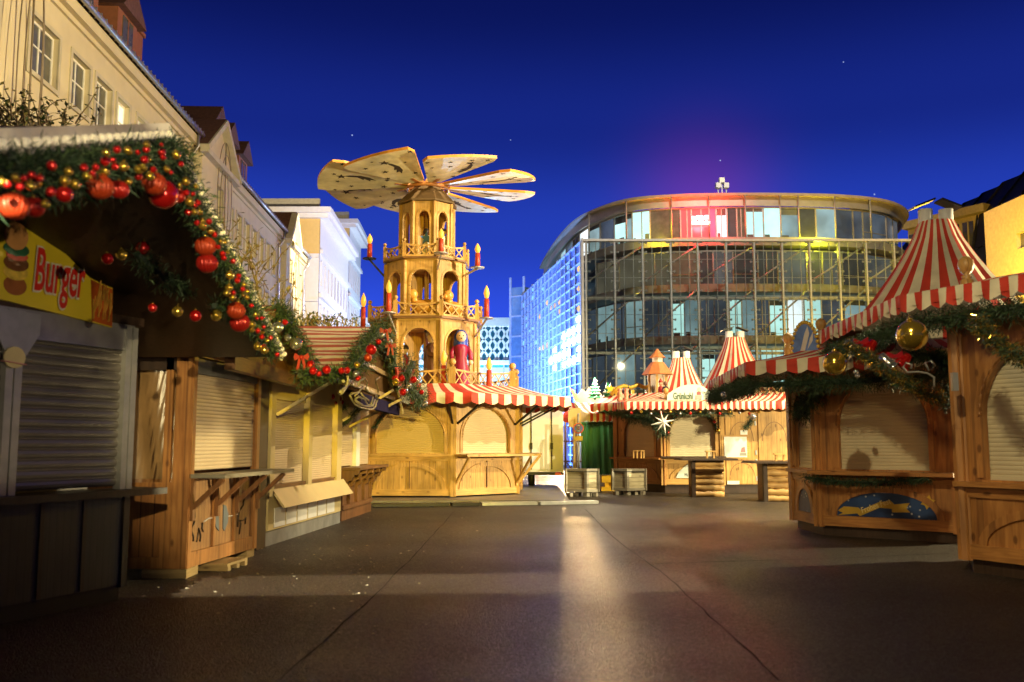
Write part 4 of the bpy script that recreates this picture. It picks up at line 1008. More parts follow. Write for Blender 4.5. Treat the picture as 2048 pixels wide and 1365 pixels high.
# --- dark burger stall ---
bA = atz(0, 1250); bB = atz(245, 1200); bd = Vector((bB.x - bA.x, bB.y - bA.y)).normalized(); b0 = Vector((bA.x, bA.y)) - bd * 1.9
M, w = face(b0, (bB.x, bB.y)); q = lambda u, v: onp(u, v, b0, bd)
st = thing('market_stall', 'dark boarded burger stall with grey steel shutter under a fir hung gable', 'stall', (b0.x - .8, b0.y + 1.5, 0))
darkgroove = wood('dark groove boards', (.05, .042, .036), (.03, .025, .022), 'Z', groove=((bd.x, bd.y), .075), knots=False, coat=.1)
zc = .99; zsh = (q(45, 664)[1] + q(250, 712)[1]) / 2; zh = (q(2, 600)[1] + q(218, 655)[1]) / 2
b = MB(M); b.box(0, 0, .14, w, 2.3, zc - .03); b.build('lower_wall', darkgroove, st)
b = MB(M)
for u in (85, 170): x = q(u, 1000)[0]; b = MB(M); b.box(x - .02, -.012, .15, x + .02, -.001, zc - .05); b.build('batten', darkwood, st)
b = MB(M); b.box(w - .05, -.02, .12, w + .02, .06, zc); b.build('batten', darkwood, st)
b = MB(M); b.box(0, .03, 0, w - .02, 2.2, .139); b.build('plinth', darkmetal, st)
b = MB(M); x0 = q(40, 800)[0]; x1 = q(243, 800)[0]; b.shutter(x0, x1, zc + .06, zsh, .05, .088, .03); b.build('shutter', greysh, st)
b = MB(M); b.shutter(.1, q(2, 800)[0], zc + .06, zsh, .05, .088, .03); b.build('shutter', greysh, st)
b = MB(M); b.box(-.2, -.16, zc - .03, w + .35, .3, zc + .03); b.build('counter', darkwood, st)
for a, e in ((q(3, 800)[0], q(36, 800)[0]), (x1, w + .02)):
    b = MB(M); b.box(a, -.03, zc + .031, (a + e) / 2 - .008, .06, zh - .02).box((a + e) / 2 + .008, -.03, zc + .031, e, .06, zh - .02)
    if a < 1.95: b.prism([(a - .12, zh - .03), (a - .12, zh - .22), (a, zh - .42), (e, zh - .42), (e + .14, zh - .2), (e + .14, zh - .03)], -.045, -.031)
    b.build('shutter_post', steel, st)
b = MB(M); b.box(0, -.005, zsh, w, .5, zh); b.build('shutter_box', mat('brushed steel header', (.36, .35, .33), .35, .55, var=.3, vs=4), st)
b = MB(M); b.box(0, .5, zc, w, 2.3, zh); b.build('upper_wall', darkwood, st)
b = MB(M); b.box(0, -.02, zh, w + .1, .35, zh + .08); b.build('header_beam', darkwood, st)
# burger sign: an upright shaped board
sg = thing('shop_sign', 'curved yellow burger sign with red lettering above the grey shutter', 'sign', tuple(M @ Vector((q(100, 560)[0], 0, zh + .1))))
ol = [(-160, 566), (0, 601), (110, 628), (217, 656), (218, 577), (195, 568), (172, 556), (150, 535), (128, 513), (108, 494), (85, 472), (60, 455), (38, 445), (0, 441), (-60, 432), (-160, 440)]
P = [q(u, v) for u, v in ol]
yel = mat('yellow sign print', (.72, .56, .03), .35, var=.12, vs=2); orp = mat('orange sign print', (.50, .10, .015), .35, var=.5, vs=6)
b = MB(M); b.prism(P, -.045, -.02); b.build('board', yel, sg)
b = MB(M); b.prism([q(*k) for k in ((176, 643), (216, 654), (217, 580), (195, 571), (174, 560))], -.05, -.046); b.build('fries_ground', orp, sg)
b = MB(M); rng = random.Random(3)
for k in range(30):
    u = rng.uniform(172, 210); v = rng.uniform(600, 645); a = q(u, v); e = q(u + rng.uniform(-4, 9), v - rng.uniform(18, 40)); y = -.054 - .0011 * k
    b.bar((a[0], y, a[1]), (e[0], y, e[1]), .003, .014, 0, (0, 1, 0))
b.build('fries', mat('fries print', (.72, .40, .07), .4, var=.4, vs=9), sg)
def ell(u, v, ru, rv, y0, y1, m, nm, tilt=0, half=None):
    c = q(u, v); e = q(u + ru, v); f = q(u, v - rv); a = abs(e[0] - c[0]); z = abs(f[1] - c[1]); rngk = range(20)
    pts = [(c[0] + a * math.cos(k * math.pi / 10), c[1] + z * math.sin(k * math.pi / 10) * (1 + .08 * math.sin(k * 3 if nm == 'lettuce' else 0))) for k in rngk]
    b = MB(M); b.prism(pts, y0, y1); b.build(nm, m, sg)
bun = mat('bun print', (.62, .30, .10), .4, var=.25, vs=7)
ell(22, 572, 23, 20, -.05, -.046, mat('dark bun print', (.3, .1, .03), .4, var=.3, vs=9), 'bun')
ell(22, 545, 25, 17, -.054, -.051, mat('cheese print', (.75, .52, .08), .4, var=.4, vs=14), 'cheese')
ell(23, 528, 25, 16, -.058, -.055, mat('patty print', (.16, .06, .02), .5, var=.5, vs=16), 'patty')
ell(24, 513, 22, 10, -.062, -.059, mat('tomato print', (.5, .06, .03), .4), 'tomato'); ell(22, 500, 26, 14, -.066, -.063, mat('lettuce print', (.03, .12, .06), .4, var=.5, vs=12), 'lettuce')
ell(21, 474, 24, 28, -.07, -.067, bun, 'bun')
a = q(50, 580); TS = .60
red_l = mat('red lettering', (.62, .025, .015), .4, var=.05); wht_l = mat('white lettering', (.75, .7, .6), .4, var=0)
z0 = (q(55, 578)[1] + q(105, 591)[1]) / 2; sx = (q(155, 590)[0] - q(52, 580)[0])
for nm, mm, dy, of in (('lettering_outline', wht_l, -.078, .022), ('lettering', red_l, -.088, .006)):
    text(nm, 'Burger', .52, M @ Matrix.Translation((q(51, 580)[0], dy, z0)), mm, sg, .003, .14, of, sx / 1.47)
b = MB(M); c = q(17, 716)
b.prism([(c[0] + .10 * math.cos(k * .4488), c[1] + .09 * math.sin(k * .4488)) for k in range(14)], -.075, -.06); o = b.build('stall_badge', mat('pale badge', (.6, .5, .25), .4)); tag(o, 'small round pale badge with pink ribbon on the steel shutter post', 'badge')
b = MB(M); c1 = q(-8, 708); c2 = q(36, 716); b.bar((c1[0], -.082, c1[1] - .06), (c2[0], -.082, c2[1] - .06), .008, .05, 0, (0, 1, 0)); b.build('ribbon', mat('pink ribbon', (.6, .25, .25), .5), o)
# canopy gable over the burger stall
XG = -2.5; G = lambda u, v, X=XG: onp(u, v, (X, 0), (0, 1))
ap = G(330, 252); fe = G(562, 702); n1 = G(0, 264); sl_ = (ap[1] - n1[1]) / (ap[0] - n1[0]); ne = (2.7, ap[1] - sl_ * (ap[0] - 2.7))
gable_roof(st, XG, ne, ap, fe, 3.2, 16, [dullred, dullcream, darkwood]); lace(st, XG, [ne, ap, fe])
Mg, _ = face((XG, 0), (XG, 10))
b = MB(Mg); b.prism([(ne[0], 2.2), (fe[0], 2.2), (fe[0], fe[1] - .1), (ap[0], ap[1] - .1), (ne[0], ne[1] - .1)], 3.0, 3.1); b.build('back_gable', darkwood, st)
def GP(u, v, X): s, z = onp(u, v, (X, 0), (0, 1)); return Vector((X, s, z))
garland('fir_garland', [GP(u, v, XG + .03) for u, v in ((-60, 360), (30, 352), (110, 345), (180, 336), (250, 330), (318, 318), (345, 318))], .16, 7500, 'broad fir garland along the near verge of the burger stall gable', .13)
garland('fir_garland', [GP(u, v, XG + .03) for u, v in ((335, 285), (365, 355), (395, 425), (430, 490), (465, 555), (500, 620), (530, 675), (545, 705))], .13, 4200, 'steep fir garland down the far verge of the burger stall gable', .11)
garland('fir_garland', [(XG - .55, y, 2.98 - .12 * math.sin((y - 7.4) * 2)) for y in (7.4, 7.8, 8.3, 8.7, 9.0)], .1, 900, 'inner fir garland in the dark beneath the burger stall gable', .1)
garland('fir_garland', [(XG - .2, y, 2.70 + .02 * math.sin(y * 5)) for y in (8.3, 8.8, 9.3, 9.7)], .09, 800, 'lower inner fir garland below the far slope of the burger gable', .1)
c1 = [(703,900,24,'r'),(637,918,24,'g'),(768,905,26,'g'),(826,915,16,'r'),(880,868,22,'g'),(878,898,22,'r'),(968,868,12,'r'),(970,915,24,'r'),(978,945,18,'r'),(1058,930,27,'g'),(1085,985,18,'r'),(310,995,30,'r'),(630,970,28,'r'),(676,962,18,'r'),(742,1000,30,'g'),(690,1002,22,'r'),(504,1008,24,'r'),(575,1005,22,'r'),(555,1040,18,'r'),(410,1030,26,'g'),(630,1030,28,'g'),(520,1058,28,'g'),(866,960,24,'r'),(890,955,18,'g'),(832,1018,28,'g'),(862,1005,22,'g'),(920,1018,20,'r'),(1000,1015,20,'g'),(1025,1035,14,'r'),(832,1060,24,'r'),(900,1058,28,'g'),(92,1068,28,'g'),(188,1052,24,'r'),(238,1070,24,'r'),(145,1070,20,'r'),(210,1100,34,'g'),(182,1115,30,'g'),(120,1122,24,'r'),(388,1085,32,'g'),(450,1108,30,'g'),(305,1152,30,'r'),(385,1168,50,'r'),(10,1095,26,'g'),(45,1110,22,'r'),(270,1225,26,'g'),(768,1090,22,'g'),(1115,1090,24,'g'),(1080,1112,14,'g'),(1175,1118,14,'g'),(1118,1158,20,'r'),(1158,1165,14,'r'),(1140,1212,28,'g'),(1188,1218,18,'r'),(1170,1235,14,'r'),(1128,1275,18,'r'),(1168,1272,20,'g'),(1198,1272,20,'g'),(1182,1338,18,'r'),(1215,1325,18,'g'),(1255,1330,18,'r')]
c3 = [(320,462,24,'g'),(358,438,18,'r'),(365,490,22,'g'),(392,515,18,'r'),(430,555,14,'g'),(455,558,14,'g'),(412,590,16,'r'),(440,630,18,'r'),(470,622,12,'g'),(448,655,18,'r'),(505,675,16,'r'),(485,760,26,'g'),(537,765,16,'r'),(530,793,18,'r'),(480,835,22,'g'),(465,868,20,'g'),(505,868,16,'r'),(500,895,22,'g'),(570,818,14,'g'),(563,845,16,'r'),(590,858,14,'g'),(565,880,14,'g'),(590,895,14,'g'),(615,945,14,'r'),(640,1000,14,'g'),(648,1022,12,'r'),(678,1022,12,'r'),(620,1060,20,'g'),(620,1092,16,'g'),(655,1098,16,'r'),(685,1105,14,'g'),(690,1075,12,'r'),(678,1135,16,'r'),(732,1140,14,'r'),(712,1158,12,'g'),(652,1192,24,'g'),(690,1192,14,'r'),(695,1215,24,'g'),(772,1242,14,'r')]
LB = {('r', 0): 'small glossy red bauble among the near verge garland of the burger gable', ('g', 0): 'small shiny gold bauble among the near verge garland of the burger gable', ('r', 1): 'small glossy red bauble on the steep far verge garland of the burger gable', ('g', 1): 'small shiny gold bauble on the steep far verge garland of the burger gable'}
GR = {('r', 0): 'small red baubles on the near burger garland', ('g', 0): 'small gold baubles on the near burger garland', ('r', 1): 'small red baubles on the steep burger garland', ('g', 1): 'small gold baubles on the steep burger garland'}
rb = random.Random(2)
for lst, f, far_ in ((c1, lambda x, y: (x / 3., y / 3.), 0), (c3, lambda x, y: (300 + x / 3.033, 300 + y / 3.033), 1)):
    for x, y, r, c in lst:
        u, v = f(x, y); fr = 1 if (far_ or u > 345) else 0; p = GP(u, v, XG + .22 + rb.uniform(.0, .08)); rr = r / 3.0 / FPX * p.y * 1.03
        bauble(p, rr, red_m if c == 'r' else gold_m, LB[(c, fr)], GR[(c, fr)])
big = [(27, 413, 29, ribo_m, 1, 'huge orange ribbed bauble at the far left of the burger garland'), (67, 415, 21, ribr_m, 1, 'large red ribbed bauble right behind the huge orange one at far left'), (200, 375, 26, ribo_m, 1, 'large orange ribbed bauble in the middle of the near burger garland'), (238, 380, 19, ribr_m, 1, 'large red ribbed bauble beside the middle orange one on the burger garland'), (308, 368, 24, ribo_m, 1, 'large orange ribbed bauble under the burger gable peak'), (326, 389, 30, red_m, 0, 'huge smooth glossy red bauble under the burger gable peak'), (355, 392, 15, ribr_m, 1, 'red ribbed bauble tucked right of the huge smooth red one'),
       (411, 493, 20.5, ribo_m, 1, 'orange ribbed bauble halfway down the steep burger verge'), (414, 527, 20.5, ribr_m, 1, 'red ribbed bauble hanging below the halfway orange one'), (472, 622, 18, ribo_m, 1, 'orange ribbed bauble low on the steep burger verge'), (480, 646, 19, ribr_m, 1, 'red ribbed bauble lowest on the steep burger verge')]
for u, v, r, m, rib, lab in big:
    p = GP(u, v, XG + .2); bauble(p, r / FPX * p.y, m, lab, None, bool(rib))
inner = [(215, 518, 12, red_m, 'red bauble inside the burger gable, leftmost of the upper inner row'), (243, 510, 11.5, gold_m, 'gold bauble inside the burger gable beside the leftmost red one'), (285, 496, 14, red_m, 'red bauble inside the burger gable, highest of the upper inner row'), (355, 514, 14, gold_m, 'gold bauble inside the burger gable, right end of the upper inner row'), (305, 616, 9, red_m, 'red bauble of the lower inner row, leftmost under the burger gable'), (355, 623, 11, gold_m, 'gold bauble of the lower inner row beside its leftmost red one'), (391, 632, 12, red_m, 'red bauble of the lower inner row between two gold ones'), (432, 631, 12, gold_m, 'gold bauble at the right end of the lower inner row')]
for u, v, r, m, lab in inner:
    X = XG - .55 if v < 560 else XG - .2
    p = GP(u, v, X); bauble(p, r / FPX * p.y, m, lab)
# --- brown stall ---
cC = atz(368, 1157); cD = atz(508, 1112); cd = Vector((cD.x - cC.x, cD.y - cC.y)).normalized(); c0 = Vector((cC.x, cC.y)); qb = lambda u, v: onp(u, v, c0, cd)
bs = thing('market_stall', 'orange brown boarded stall with a beige shutter and clear plastic side curtain', 'stall', (cC.x - .8, cC.y + 1, 0))
Ms, ws = face((cC.x - 2.6, cC.y), (cC.x, cC.y)); Ma, wa = face((cC.x, cC.y), (cD.x, cD.y))
grS = wood('orange groove boards', (.40, .17, .045), (.24, .09, .025), 'Z', groove=((1, 0), .15), knots=False); grA = wood('tan groove boards', (.44, .23, .085), (.30, .14, .05), 'Z', groove=((cd.x, cd.y), .085), knots=False)
b = MB(Ms); b.box(0, .03, .1, ws - .02, 2.0, 1.0); b.build('side_panel', grS, bs)
b = MB(Ms); b.box(0, 0, .1, ws, .029, .22).box(0, 0, .93, ws - .16, .029, 1.02).box(ws - .28, 0, .22, ws - .17, .029, .93).box(ws - .16, -.02, .1, ws + .02, .14, 2.5).box(ws - .28, 0, 1.02, ws - .2, .06, 2.4)
b.build('side_frame', redpZ, bs)
b = MB(Ms); b.box(0, .14, 1.02, ws - .2, .18, 2.45); b.build('inner_blind', mat('dim brown blind', (.42, .27, .13), .6, var=.25), bs)
b = MB(Ms); b.box(0, .0, 2.25, ws, .3, 2.55); b.build('side_header', darkwood, bs)
pl = MB(Ms); nx, nz = 40, 24
idx = [[pl.p(ws - .95 + .78 * i / nx, .05 + .02 * math.sin(i * .32 + j * .12) * (.3 + i / nx) + .012 * (i / nx) ** 3 * math.sin(i * 2.1 - j * .9), 1.0 + 1.3 * j / nz) for i in range(nx + 1)] for j in range(nz + 1)]
for j in range(nz):
    for i in range(nx): pl.fc([idx[j][i], idx[j][i + 1], idx[j + 1][i + 1], idx[j + 1][i]], 0, True)
o = pl.build('plastic_curtain', glass('clear plastic sheet', (.9, .87, .8), .03, .3)); tag(o, 'clear crumpled plastic curtain hanging on the brown stall side opening', 'curtain')
z1 = (qb(385, 948)[1] + qb(505, 947)[1]) / 2 ; zst = (qb(388, 742)[1] + qb(503, 770)[1]) / 2; zs0 = qb(387, 712)[1]
b = MB(Ma); b.box(.02, .02, .1, wa, 1.9, z1 - .03); b.build('front_panel', grA, bs)
b = MB(Ma); b.box(.02, -.015, .1, wa, .019, .26).box(.0, -.03, .1, .09, .05, 2.5).box(wa - .09, -.03, .1, wa, .05, 2.5)
for x in (wa * .36, wa * .66): b.box(x - .025, -.01, .261, x + .025, .019, z1 - .04)
b.build('front_frame', redpZ, bs)
b = MB(Ma); b.shutter(.1, wa - .1, z1 + .06, zst, .03, .042, .008); b.build('shutter', beigesh, bs)
b = MB(Ma); b.box(.09, -.01, zst, wa - .09, .2, zs0 - .02, 0); b.build('shutter_box', mat('grey shutter box', (.12, .12, .12), .5), bs)
b = MB(Ma); b.box(0, -.02, zs0, wa, .25, 2.5); b.build('header', redpX, bs)
b = MB(Ma); b.box(.0, -.42, z1 - .02, wa + .25, .03, z1 + .025); b.build('counter', greywood, bs)
for x in (.05, wa * .36, wa * .66, wa - .03):
    b = MB(Ma); b.box(x - .03, -.06, z1 - .48, x + .03, -.016, z1 - .021).bar((x, -.05, z1 - .34), (x, -.38, z1 - .03), .05, .05); b.build('counter_bracket', brownZ, bs)
cr = lambda x, y: qb(380 + x / 6.82, 940 + y / 6.82)
def outline(pts, m, nm, r=.008):
    b = MB(Ma); b.tube([(cr(*p)[0], .012, cr(*p)[1]) for p in pts], r, 5); b.build(nm, m, bs)
outline([(62, 420), (48, 500), (52, 590), (75, 540), (78, 640), (70, 720), (40, 780), (38, 850), (62, 910), (60, 975)], darkwood, 'horse_cutout', .011)
outline([(105, 985), (120, 900), (135, 800), (150, 850), (160, 900), (150, 980)], darkwood, 'horse_cutout', .009); outline([(185, 720), (180, 800), (195, 845)], darkwood, 'horse_cutout', .009)
outline([(780, 320), (748, 400), (740, 485), (692, 550), (672, 620), (662, 780)], darkwood, 'horse_cutout', .011); outline([(685, 880), (705, 740), (690, 690), (740, 690), (775, 650), (765, 740)], darkwood, 'horse_cutout', .009)
outline([(205, 710), (270, 660), (345, 655)], white, 'rope_line', .006); outline([(535, 632), (600, 625), (668, 605)], white, 'rope_line', .006)
blu = mat('grey blue paint', (.14, .17, .2), .5)
for pts in ([(350, 640), (365, 540), (400, 470), (407, 835), (365, 780)], [(470, 475), (505, 490), (532, 600), (525, 720), (480, 835), (465, 800)]):
    b = MB(Ma); b.prism([cr(*p) for p in pts], .008, .019); b.build('cutout_panel', blu, bs)
b = MB(Ms); b.box(ws - .45, -.02, 0, ws + .03, .35, .095); b.build('foot_block', wood('raw block', (.5, .36, .16), (.36, .24, .1), 'X'), bs)
b = MB(Ma); b.box(wa - .25, .0, 0, wa - .0, .3, .095); b.build('foot_block', bpy.data.materials['raw block'], bs)
b = MB(Ma); b.box(.55, -.25, .055, 1.15, .3, .085)
for x in (.57, .83, 1.07): b.box(x, -.25, 0, x + .08, .3, .054)
tag(b.build('wood_pallet', bpy.data.materials['raw block']), 'short raw timber pallet pushed beneath the brown stall front', 'pallet')
XB = -2.9; B_ = lambda u, v: onp(u, v, (XB, 0), (0, 1))
ap2 = B_(563, 612); fe2 = B_(630, 748); ne2 = (9.96, ap2[1] - .37 * (ap2[0] - 9.96))
gable_roof(bs, XB, ne2, ap2, fe2, 2.8, 16, [dullred, dullcream, brownX])
Mb, _ = face((XB, 0), (XB, 10)); b = MB(Mb); b.prism([(ne2[0] + .1, ne2[1] - .08), (fe2[0] - .1, fe2[1] - .08), (ap2[0], ap2[1] - .09)], .3, .36); b.build('gable_board', brownZ, bs)
b = MB(Mb); b.box(ne2[0] + .3, .18, 2.26, fe2[0] - .1, .3, 2.42); b.build('eave_beam', brownX, bs)
garland('fir_garland', [GP(u, v, XB + .05) for u, v in ((555, 612), (572, 640), (595, 680), (612, 712), (625, 738))], .13, 2200, 'fir garland with silver balls on the brown stall gable verge', .12)
for u, v, r, m, lab in ((556, 655, 11, silver_m, 'silver bauble highest on the brown stall verge garland'), (592, 688, 13, silver_m, 'large silver bauble midway on the brown stall verge garland'), (575, 676, 7, silver_m, 'small silver bauble between the two larger silver ones'), (621, 731, 10, red_m, 'red bauble lowest on the brown stall verge garland'), (570, 645, 6, red_m, 'tiny red bauble near the brown stall gable peak')):
    p = GP(u, v, XB + .2); bauble(p, r / FPX * p.y, m, lab)
def bow(p, s, label, m=red_m, name='ribbon_bow'):
    t = thing(name, label, 'bow', tuple(p))
    b = MB(); b.ball((0, 0, 0), .16 * s, 8, 6)
    link('knot', b.mesh('knot', m), t, local=True)
    for sg_ in (-1, 1):
        b = MB(); b.prism([(sg_ * .05 * s, .02 * s), (sg_ * .42 * s, .28 * s), (sg_ * .5 * s, .0), (sg_ * .4 * s, -.2 * s)], -.05 * s, .05 * s); link('loop', b.mesh('loop', m), t, local=True)
        b = MB(); b.prism([(sg_ * .03 * s, -.05 * s), (sg_ * .2 * s, -.1 * s), (sg_ * .32 * s, -.85 * s), (sg_ * .14 * s, -.8 * s)], -.03 * s, .03 * s); link('tail', b.mesh('tail', m), t, local=True)
    return t
redsat = mat('red satin', (.30, .008, .01), .4)
bow(GP(603, 715, XB + .22), .2, 'red satin bow with long tails on the brown stall verge', redsat)
# --- beige stall and the dark counter stall share the next gable ---
gA = atz(512, 1101); gB = atz(682, 1046); gd = Vector((gB.x - gA.x, gB.y - gA.y)).normalized(); g0 = Vector((gA.x, gA.y)); qg = lambda u, v: onp(u, v, g0, gd)
Mg2, wg = face((gA.x, gA.y), (gB.x, gB.y))
gs = thing('market_stall', 'beige shuttered stall with a fold down flap and white panels under a striped gable', 'stall', (gA.x - 1, (gA.y + gB.y) / 2, 0))
bpost = mat('beige painted timber', (.58, .46, .22), .55, var=.08)
avg = lambda *k: sum(qg(u, v)[1] for u, v in k) / len(k)
zk = avg((545, 1057), (672, 1028)); zq = avg((545, 1014), (672, 994)); zf1 = avg((545, 976), (672, 962)); zsb = avg((548, 968), (660, 958)); zs1 = avg((546, 787), (664, 822))
b = MB(Mg2); b.box(0, .02, 0, wg, .6, zk - .01); b.build('grey_skirt', mat('grey tarpaulin skirt', (.22, .22, .21), .5, var=.3, vs=4, bump=.4, bs=5), gs)
b = MB(Mg2); b.box(qg(537, 1000)[0], .0, zk, wg - .05, .5, zf1 - .02); b.build('base_panel', bpost, gs)
x0, x1 = qg(548, 1030)[0], qg(670, 1010)[0]
for k in range(6):
    a = x0 + (x1 - x0) * k / 6; e = a + (x1 - x0) / 6 * .86; b = MB(Mg2); b.box(a, -.012, zk + .03, e, -.001, zq); b.build('white_panel', white, gs)
b = MB(Mg2); xa, xb = qg(541, 990)[0], wg; b.quad((xa, -.03, zf1), (xb, -.03, zf1), (xb, -.22, zq + .02), (xa, -.22, zq + .02)); b.quad((xa, .0, zf1 - .01), (xb, .0, zf1 - .01), (xb, -.19, zq + .01), (xa, -.19, zq + .01)); b.quad((xa, -.22, zq + .02), (xb, -.22, zq + .02), (xb, -.19, zq + .01), (xa, -.19, zq + .01)); b.quad((xa, -.03, zf1), (xa, -.22, zq + .02), (xa, -.19, zq + .01), (xa, 0, zf1 - .01)); b.build('flap_board', bpost, gs)
for ua, ub in ((536, 545), (613, 620), (670, 679)):
    a, e = qg(ua, 900)[0], qg(ub, 900)[0]; b = MB(Mg2); b.box(a, -.04, zf1 - .1, e, .08, 2.52); b.build('post', bpost, gs)
for ua, ub in ((545, 613), (620, 670)):
    a, e = qg(ua, 900)[0], qg(ub, 900)[0]; b = MB(Mg2); b.shutter(a, e, zsb, zs1, .06, .034, .005); b.build('shutter', beigesh, gs)
    b = MB(Mg2); b.box(a, -.0, zf1 - .02, e, .1, zsb); b.build('sill_board', brownX, gs)
b = MB(Mg2); b.box(0, .02, zs1, wg, .35, 2.5); b.build('header', bpost, gs)
b = MB(Mg2); b.box(0, .12, zk, wg, 1.9, 2.45); b.build('body', brownZ, gs)
b = MB(Mg2); b.box(-.04, -.02, 0, qg(533, 900)[0], .4, 2.45); b.build('end_post', darkwood, gs)
for u in (545, 679):
    x = qg(u, 900)[0]; b = MB(Mg2); b.bar((x, -.05, 1.85), (x + .15, -.95, 2.42), .04, .045); b.build('roof_brace', bpost, gs)
XC = -2.35; C_ = lambda u, v: onp(u, v, (XC, 0), (0, 1)); ap3 = C_(768, 653); ne3 = C_(694, 750); fe3 = C_(803, 810)
gable_roof(gs, XC, ne3, ap3, fe3, 2.6, 22, [dullred, dullcream, brownX])
Mc, _ = face((XC, 0), (XC, 10)); b = MB(Mc); b.prism([(ne3[0] + .2, ne3[1] - .12), (fe3[0] - .2, fe3[1] - .12), (ap3[0], ap3[1] - .12)], .12, .18); gbm = mat('dull brown gable board', (.085, .045, .018), .95, var=.3, vs=3, spec=.04); b.build('gable_board', gbm, gs)
b = MB(Mc); 
for z in (ne3[1] + .35, ne3[1] - .06): 
    f = (z - fe3[1]) / (ap3[1] - fe3[1]); f = max(f, 0); b.box(ne3[0] + (ap3[0] - ne3[0]) * f + .3, .07, z - .04, fe3[0] + (ap3[0] - fe3[0]) * f - .3, .119, z + .04)
b.build('gable_rail', wood('tan rail', (.3, .2, .09), (.2, .12, .05), 'X', knots=False), gs)
b = MB(Mc); b.box(ne3[0] + 1.6, .05, ne3[1] - .38, fe3[0] + .1, .13, ne3[1] - .17); b.build('eave_beam', mat('night blue eave board', (.02, .016, .05), .95, spec=.03), gs)
b = MB(Mc); n = 26
for k in range(n):
    f0, f1 = k / n, (k + 1) / n; pa = lambda f: (ap3[0] + (fe3[0] - ap3[0]) * f, ap3[1] + (fe3[1] - ap3[1]) * f - .12)
    a, e = pa(f0), pa(f1); m_ = ((a[0] + e[0]) / 2, (a[1] + e[1]) / 2 - .1); b.prism([a, (a[0], a[1] - .07), m_, (e[0], e[1] - .07), e], -.04, -.012)
b.build('bargeboard', bpost, gs)
# dark stall
hA = atz(683, 1043); hB = atz(742, 1023); h0 = Vector((hA.x, hA.y)); hd = Vector((hB.x - hA.x, hB.y - hA.y)).normalized(); qh = lambda u, v: onp(u, v, h0, hd); Mh, wh = face((hA.x, hA.y), (hB.x, hB.y))
ds = thing('market_stall', 'dark brown stall with a scalloped counter and carved panels next to the pyramid', 'stall', (hA.x - 1, (hA.y + hB.y) / 2, 0))
zcn = (qh(684, 934)[1] + qh(738, 932)[1]) / 2; zt_ = (qh(686, 812)[1] + qh(738, 820)[1]) / 2
b = MB(Mh); b.box(0, .05, .0, wh, 1.8, zcn - .05); b.build('lower_wall', brownZ, ds)
b = MB(Mh); b.box(0, .0, 0, wh, .049, .2).box(0, -.03, .2, wh, .049, .28)
for k in range(5): x = wh * k / 4; b.box(max(x - .06, 0), -.01, .281, min(x + .06, wh), .049, zcn - .06)
b.build('carved_frame', brownZ, ds)
b = MB(Mh); b.box(-.05, -.35, zcn - .045, wh + .1, .1, zcn); b.build('counter', brownX, ds)
for k in range(5):
    x = .05 + (wh - .1) * k / 4; b = MB(Mh); M2 = Mh @ Matrix.Translation((x, 0, 0)) @ Matrix.Rotation(rad(90), 4, 'Z')
    c = MB(M2); c.prism([(-.32, zcn - .05), (0, zcn - .05), (0, zcn - .4), (-.07, zcn - .36), (-.1, zcn - .26), (-.18, zcn - .24), (-.22, zcn - .14), (-.3, zcn - .13)], -.05, .05); c.build('corbel', brownZ, ds)
xm0, xm1 = qh(713, 880)[0], qh(720, 880)[0]
for a, e in ((.03, xm0), (xm1, wh - .03)):
    b = MB(Mh); b.shutter(a, e, zcn + .02, zt_, .08, .034, .005); b.build('shutter', beigesh, ds)
b = MB(Mh); b.box(xm0, -.0, zcn, xm1, .12, zt_); b.build('mullion', white, ds)
b = MB(Mh); b.box(0, .1, zcn, .03, .5, 2.5).box(wh - .03, .1, zcn, wh, .5, 2.5).box(0, .04, zt_, wh, .5, 2.42); b.build('upper_frame', brownZ, ds)
b = MB(Mh); b.box(0, .3, zcn, wh, 1.8, 2.4); b.build('body', brownZ, ds)
b = MB(Mh); b.bar((.3, -.03, 1.75), (.75, -.95, 2.3), .05, .05); b.build('roof_brace', bpost, ds)
# garlands and trinkets of that gable
garland('fir_garland', [GP(u, v, XC + .0) for u, v in ((600, 752), (626, 752), (655, 748), (685, 745), (700, 742))], .1, 1500, 'fir garland with red baubles along the striped gable near eave', .12)
garland('fir_garland', [GP(u, v, XC + .06) for u, v in ((700, 745), (716, 722), (735, 692), (752, 668), (765, 655))], .2, 2600, 'thick fir garland up the near verge of the striped gable', .16)
garland('fir_garland', [GP(u, v, XC + .06) for u, v in ((765, 655), (775, 680), (783, 710), (790, 740), (797, 765))], .2, 2000, 'thick fir garland down the far verge of the striped gable', .16)
garland('fir_garland', [GP(u, v, -2.05) for u, v in ((826, 728), (812, 752), (815, 775), (832, 790), (846, 803))], .26, 2400, 'bushy fir swag with silver and red trinkets at the pyramid awning end', .18)
garland('fir_garland', [Vector((gA.x + .3, gA.y + .4, 0)) * 0 + at(u, v, Y) for u, v, Y in ((548, 752, 14.0), (580, 770, 14.8), (610, 785, 15.6), (645, 798, 16.4), (690, 815, 17.2))], .1, 2200, 'fir garland strung with gold and red baubles above the beige shutters', .11)
garland('fir_garland', [at(u, v, Y) for u, v, Y in ((746, 858, 19.2), (760, 838, 19.2), (772, 822, 19.0), (785, 806, 18.6))], .06, 500, 'thin dark fir strand on the brace before the ochre shutter', .08)
garland('fir_garland', [at(u, v, Y) for u, v, Y in ((686, 850, 17.3), (700, 836, 17.0), (715, 818, 16.7), (726, 806, 16.4))], .06, 500, 'thin dark fir strand on the brace of the dark counter stall', .08)
bl2 = [(626, 742, 8, red_m), (638, 748, 6, red_m), (653, 740, 9, red_m), (683, 742, 7, red_m), (694, 741, 7, red_m)]
for u, v, r, m in bl2: p = GP(u, v, XC + .14); bauble(p, r / FPX * p.y, m, 'glossy red bauble on the garland along the striped gable eave', 'red baubles on the striped gable eave')
